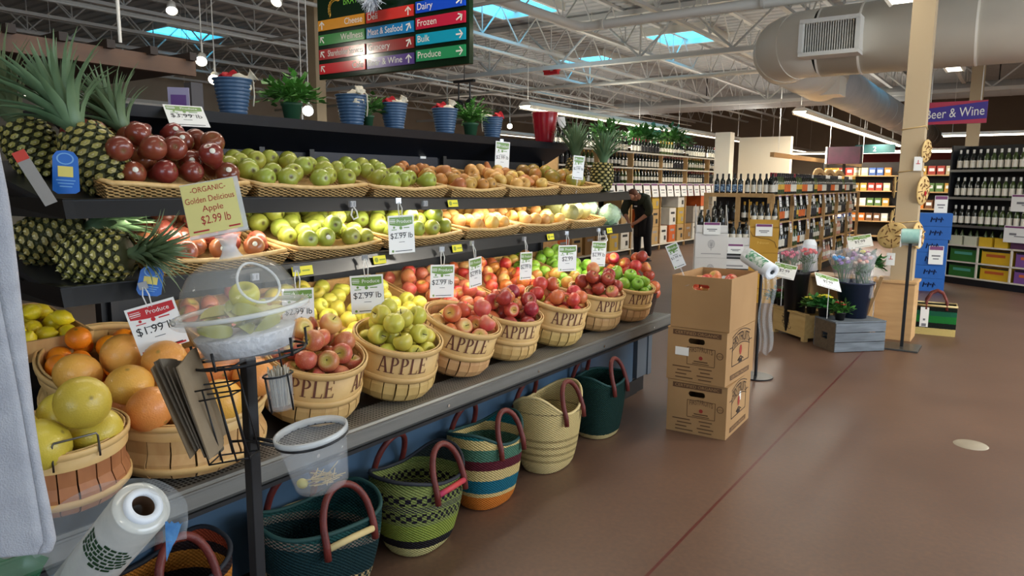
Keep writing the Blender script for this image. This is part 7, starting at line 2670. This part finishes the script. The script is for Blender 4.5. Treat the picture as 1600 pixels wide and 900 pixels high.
MB().box((.30, 0, .17), (.62, .30, .34)).build('box', mat('dark_print', (44, 28, 34), .5, c2=(80, 40, 60), scale=5), t)
MB().box((-.02, 0, .17), (.05, .30, .34)).build('pale_edge', paper, t)
MB().box((.30, 0, -.28), (.05, .05, .56)).build('post', m_dark, t)
for k in range(3):
    o = thing('barrel_head', 'round wooden barrel head leaning on top of the oak rack' , 'barrel head', (-3.0, 14.0 + k * .85, 1.36), (D(78), 0, D(70)), 'barrel heads on the oak rack')
    MB().lathe([(0, 0), (.20, 0), (.22, .01), (.22, .035), (.18, .04), (0, .035)], 24, T=Matrix.Translation((0, .22, 0))).build('disc', m_oak, o)
    MB().lathe([(.10, .041), (.13, .041)], 24, T=Matrix.Translation((0, .22, 0))).build('ring', m_cut, o)

# the 300 bottles that show largest stand singly; the far rest are one mass
BL.sort(key=lambda q: q[0])
rest = MB()
mm = list(m_wine) + list(m_lab.values()) + list(m_foil.values())
for i, (d, p, lab, grp, k, s) in enumerate(BL):
    me = bottle_mesh(*k)
    if i < 296:
        o = bpy.data.objects.new('wine_bottle', me)
        COL.objects.link(o)
        o.location = p
        o.rotation_euler = (0, 0, R.uniform(0, 6))
        o.scale = (s,) * 3
        tag(o, lab, 'bottle', grp)
    else:
        ms = [mm.index(q) for q in me.materials]
        b = len(rest.v)
        rest.v += [(v.co.x * s + p[0], v.co.y * s + p[1], v.co.z * s + p[2]) for v in me.vertices]
        for q in me.polygons:
            rest.f.append(tuple(j + b for j in q.vertices))
            rest.m.append(ms[q.material_index])
            rest.s.append(True)
o = rest.build('wine_bottles', mm)
tag(o, 'far rows of wine bottles at the deep end of the wine shelving', 'bottles', kind='stuff')
# ================================================================ SHOP WORKER
m_skin = mat('skin', (196, 140, 112), .5)
m_hair = mat('reddish_brown_hair', (112, 66, 44), .7, c2=(90, 52, 34), scale=40)
m_shirt = mat('dark_olive_shirt', (50, 54, 38), .85, c2=(42, 46, 32), scale=12)
m_trous = mat('dark_trousers', (32, 32, 36), .85)
m_apron = mat('black_apron', (22, 22, 24), .8)
m_shoe = mat('black_shoe', (20, 20, 22), .5)


def skin(name, nodes, edges, m, parent, root=0, sub=2):
    me = bpy.data.meshes.new(name)
    me.from_pydata([n[0] for n in nodes], edges, [])
    me.materials.append(m)
    o = bpy.data.objects.new(name, me)
    COL.objects.link(o)
    o.parent = parent
    md = o.modifiers.new('skin', 'SKIN')
    md.use_smooth_shade = True
    lay = me.skin_vertices[0] if me.skin_vertices else None
    for i, n in enumerate(nodes):
        r = n[1]
        me.skin_vertices[0].data[i].radius = r if isinstance(r, tuple) else (r, r)
    me.skin_vertices[0].data[root].use_root = True
    s = o.modifiers.new('sub', 'SUBSURF')
    s.levels = s.render_levels = sub
    return o


def ensure_skin_layer(me):
    pass


man = thing('person', 'person in dark olive shirt and black apron bending forward beside the wine wall', 'person', (-5.98, 12.95, 0), (0, 0, D(-6)))
J = dict(pel=((0, .07, .90), (.15, .11)), wai=((0, -.02, 1.03), (.145, .11)), che=((0, -.14, 1.17), (.17, .12)), sho=((0, -.24, 1.25), (.13, .09)), nek=((0, -.32, 1.28), .055), hed=((0, -.40, 1.285), (.075, .085)), fac=((0, -.45, 1.245), (.062, .07)), chn=((0, -.475, 1.205), (.038, .04)),
         ls=((.19, -.22, 1.21), .068), le=((.27, -.20, .96), .048), lw=((.10, -.36, .78), .034), lh=((.045, -.40, .745), (.038, .022)),
         rs=((-.19, -.22, 1.21), .068), re=((-.26, -.28, .96), .048), rw=((-.08, -.40, .80), .034), rh=((-.035, -.43, .745), (.038, .022)),
         lp=((.095, .05, .86), .098), lk=((.11, .0, .50), .066), la=((.12, .05, .10), .045), lf=((.13, -.10, .04), .038),
         rp=((-.095, .05, .86), .098), rk=((-.11, .0, .50), .066), ra=((-.13, .05, .10), .045), rf=((-.14, -.10, .04), .038))
E_ = [('pel', 'wai'), ('wai', 'che'), ('che', 'sho'), ('sho', 'nek'), ('nek', 'hed'), ('hed', 'fac'), ('fac', 'chn'), ('sho', 'ls'), ('ls', 'le'), ('le', 'lw'), ('lw', 'lh'), ('sho', 'rs'), ('rs', 're'), ('re', 'rw'), ('rw', 'rh'),
      ('pel', 'lp'), ('lp', 'lk'), ('lk', 'la'), ('la', 'lf'), ('pel', 'rp'), ('rp', 'rk'), ('rk', 'ra'), ('ra', 'rf')]
nodes, idx, edges = [], {}, []
for k, v in J.items():
    idx[k] = len(nodes)
    nodes.append(v)
edges = [(idx[a], idx[b]) for a, b in E_]
for s, h in ((1, 'lh'), (-1, 'rh')):
    b = Vector(J[h][0])
    for f in range(5):
        if f == 4:
            p1, p2 = b + Vector((s * .0, -.045, .012)), b + Vector((-s * .02, -.070, .0))
        else:
            p1 = b + Vector((-s * .025, -.030 + .020 * f, -.034 + .003 * f))
            p2 = p1 + Vector((-s * .030, -.006, -.022 + .004 * abs(f - 1.5)))
        i0 = len(nodes)
        nodes += [(tuple(p1), .0105), (tuple(p2), .0085)]
        edges += [(idx[h], i0), (i0, i0 + 1)]
skin('body', nodes, edges, m_skin, man)


def sub_skin(name, keys, grow, m, cut=None, sub=2):
    ks = list(keys)
    nn, ii = [], {}
    for k in ks:
        p, r = J[k] if k in J else cut[k]
        r = tuple(q + grow for q in r) if isinstance(r, tuple) else r + grow
        ii[k] = len(nn)
        nn.append((p, r))
    return nn, ii


ex = dict(nkb=((0, -.285, 1.275), .045), lmid=((.20, -.265, .885), .046), rmid=((-.17, -.34, .88), .046))
nn, ii = sub_skin('shirt', ['pel', 'wai', 'che', 'sho', 'ls', 'le', 'rs', 're', 'lmid', 'rmid', 'nkb'], .034, m_shirt, ex)
skin('shirt', nn, [(ii[a], ii[b]) for a, b in (('pel', 'wai'), ('wai', 'che'), ('che', 'sho'), ('sho', 'ls'), ('ls', 'le'), ('le', 'lmid'), ('sho', 'rs'), ('rs', 're'), ('re', 'rmid'), ('sho', 'nkb'))], m_shirt, man)
nn, ii = sub_skin('trousers', ['pel', 'lp', 'lk', 'la', 'rp', 'rk', 'ra'], .020, m_trous)
nn[ii['pel']] = ((0, .06, .90), (.11, .09))
nn[ii['la']] = ((.12, .05, .07), .066)
nn[ii['ra']] = ((-.13, .05, .07), .066)
skin('trousers', nn, [(ii[a], ii[b]) for a, b in (('pel', 'lp'), ('lp', 'lk'), ('lk', 'la'), ('pel', 'rp'), ('rp', 'rk'), ('rk', 'ra'))], m_trous, man)
for s, p in ((1, (.125, -.02, 0)), (-1, (-.135, -.02, 0))):
    MB().sph((p[0], p[1] - .02, .045), (.052, .14, .045), 14, 8).box((p[0], p[1] - .02, .012), (.09, .26, .02)).build('shoe', m_shoe, man)
# apron panel hanging from the chest over the thighs
ap = MB()
prof = [((0, -.335, 1.15), .09), ((0, -.25, 1.05), .115), ((0, -.17, .93), .135), ((0, -.13, .80), .14), ((0, -.12, .62), .145), ((0, -.11, .48), .145)]


def apf(i, j):
    f = j * (len(prof) - 1)
    k = min(int(f), len(prof) - 2)
    c = Vector(prof[k][0]).lerp(Vector(prof[k + 1][0]), f - k)
    w = prof[k][1] + (prof[k + 1][1] - prof[k][1]) * (f - k)
    x = (i - .5) * 2
    return (x * w, c.y - .03 + .14 * x * x - .012 * cos(x * 9) * j, c.z)


ap.grid(apf, 18, 14)
ap.build('apron', m_apron, man, solid=.008)
MB().tube([(.08, -.335, 1.16), (.07, -.25, 1.34), (0, -.22, 1.36), (-.07, -.25, 1.34), (-.08, -.335, 1.16)], .010, 6).build('apron_strap', m_apron, man)
MB().box((.03, -.325, 1.07), (.06, .006, .022), T=Matrix.Rotation(0, 4, 'X')).build('name_badge', paper, man)
# head details
hr = MB()
hr.sph((0, -.385, 1.315), (.088, .100, .086), 18, 12)
hr.build('hair', m_hair, man)
MB().sph((0, -.515, 1.243), (.013, .017, .020), 8, 6).sph((.078, -.40, 1.255), (.012, .022, .028), 8, 6).sph((-.078, -.40, 1.255), (.012, .022, .028), 8, 6).build('nose_and_ears', m_skin, man)
MB().sph((.028, -.503, 1.268), (.011, .008, .007), 8, 5).sph((-.028, -.503, 1.268), (.011, .008, .007), 8, 5).build('eyes', mat('eye', (40, 30, 26), .3), man)
MB().sph((0, -.512, 1.212), (.022, .007, .006), 8, 5).build('mouth', mat('lips', (160, 90, 80), .5), man)
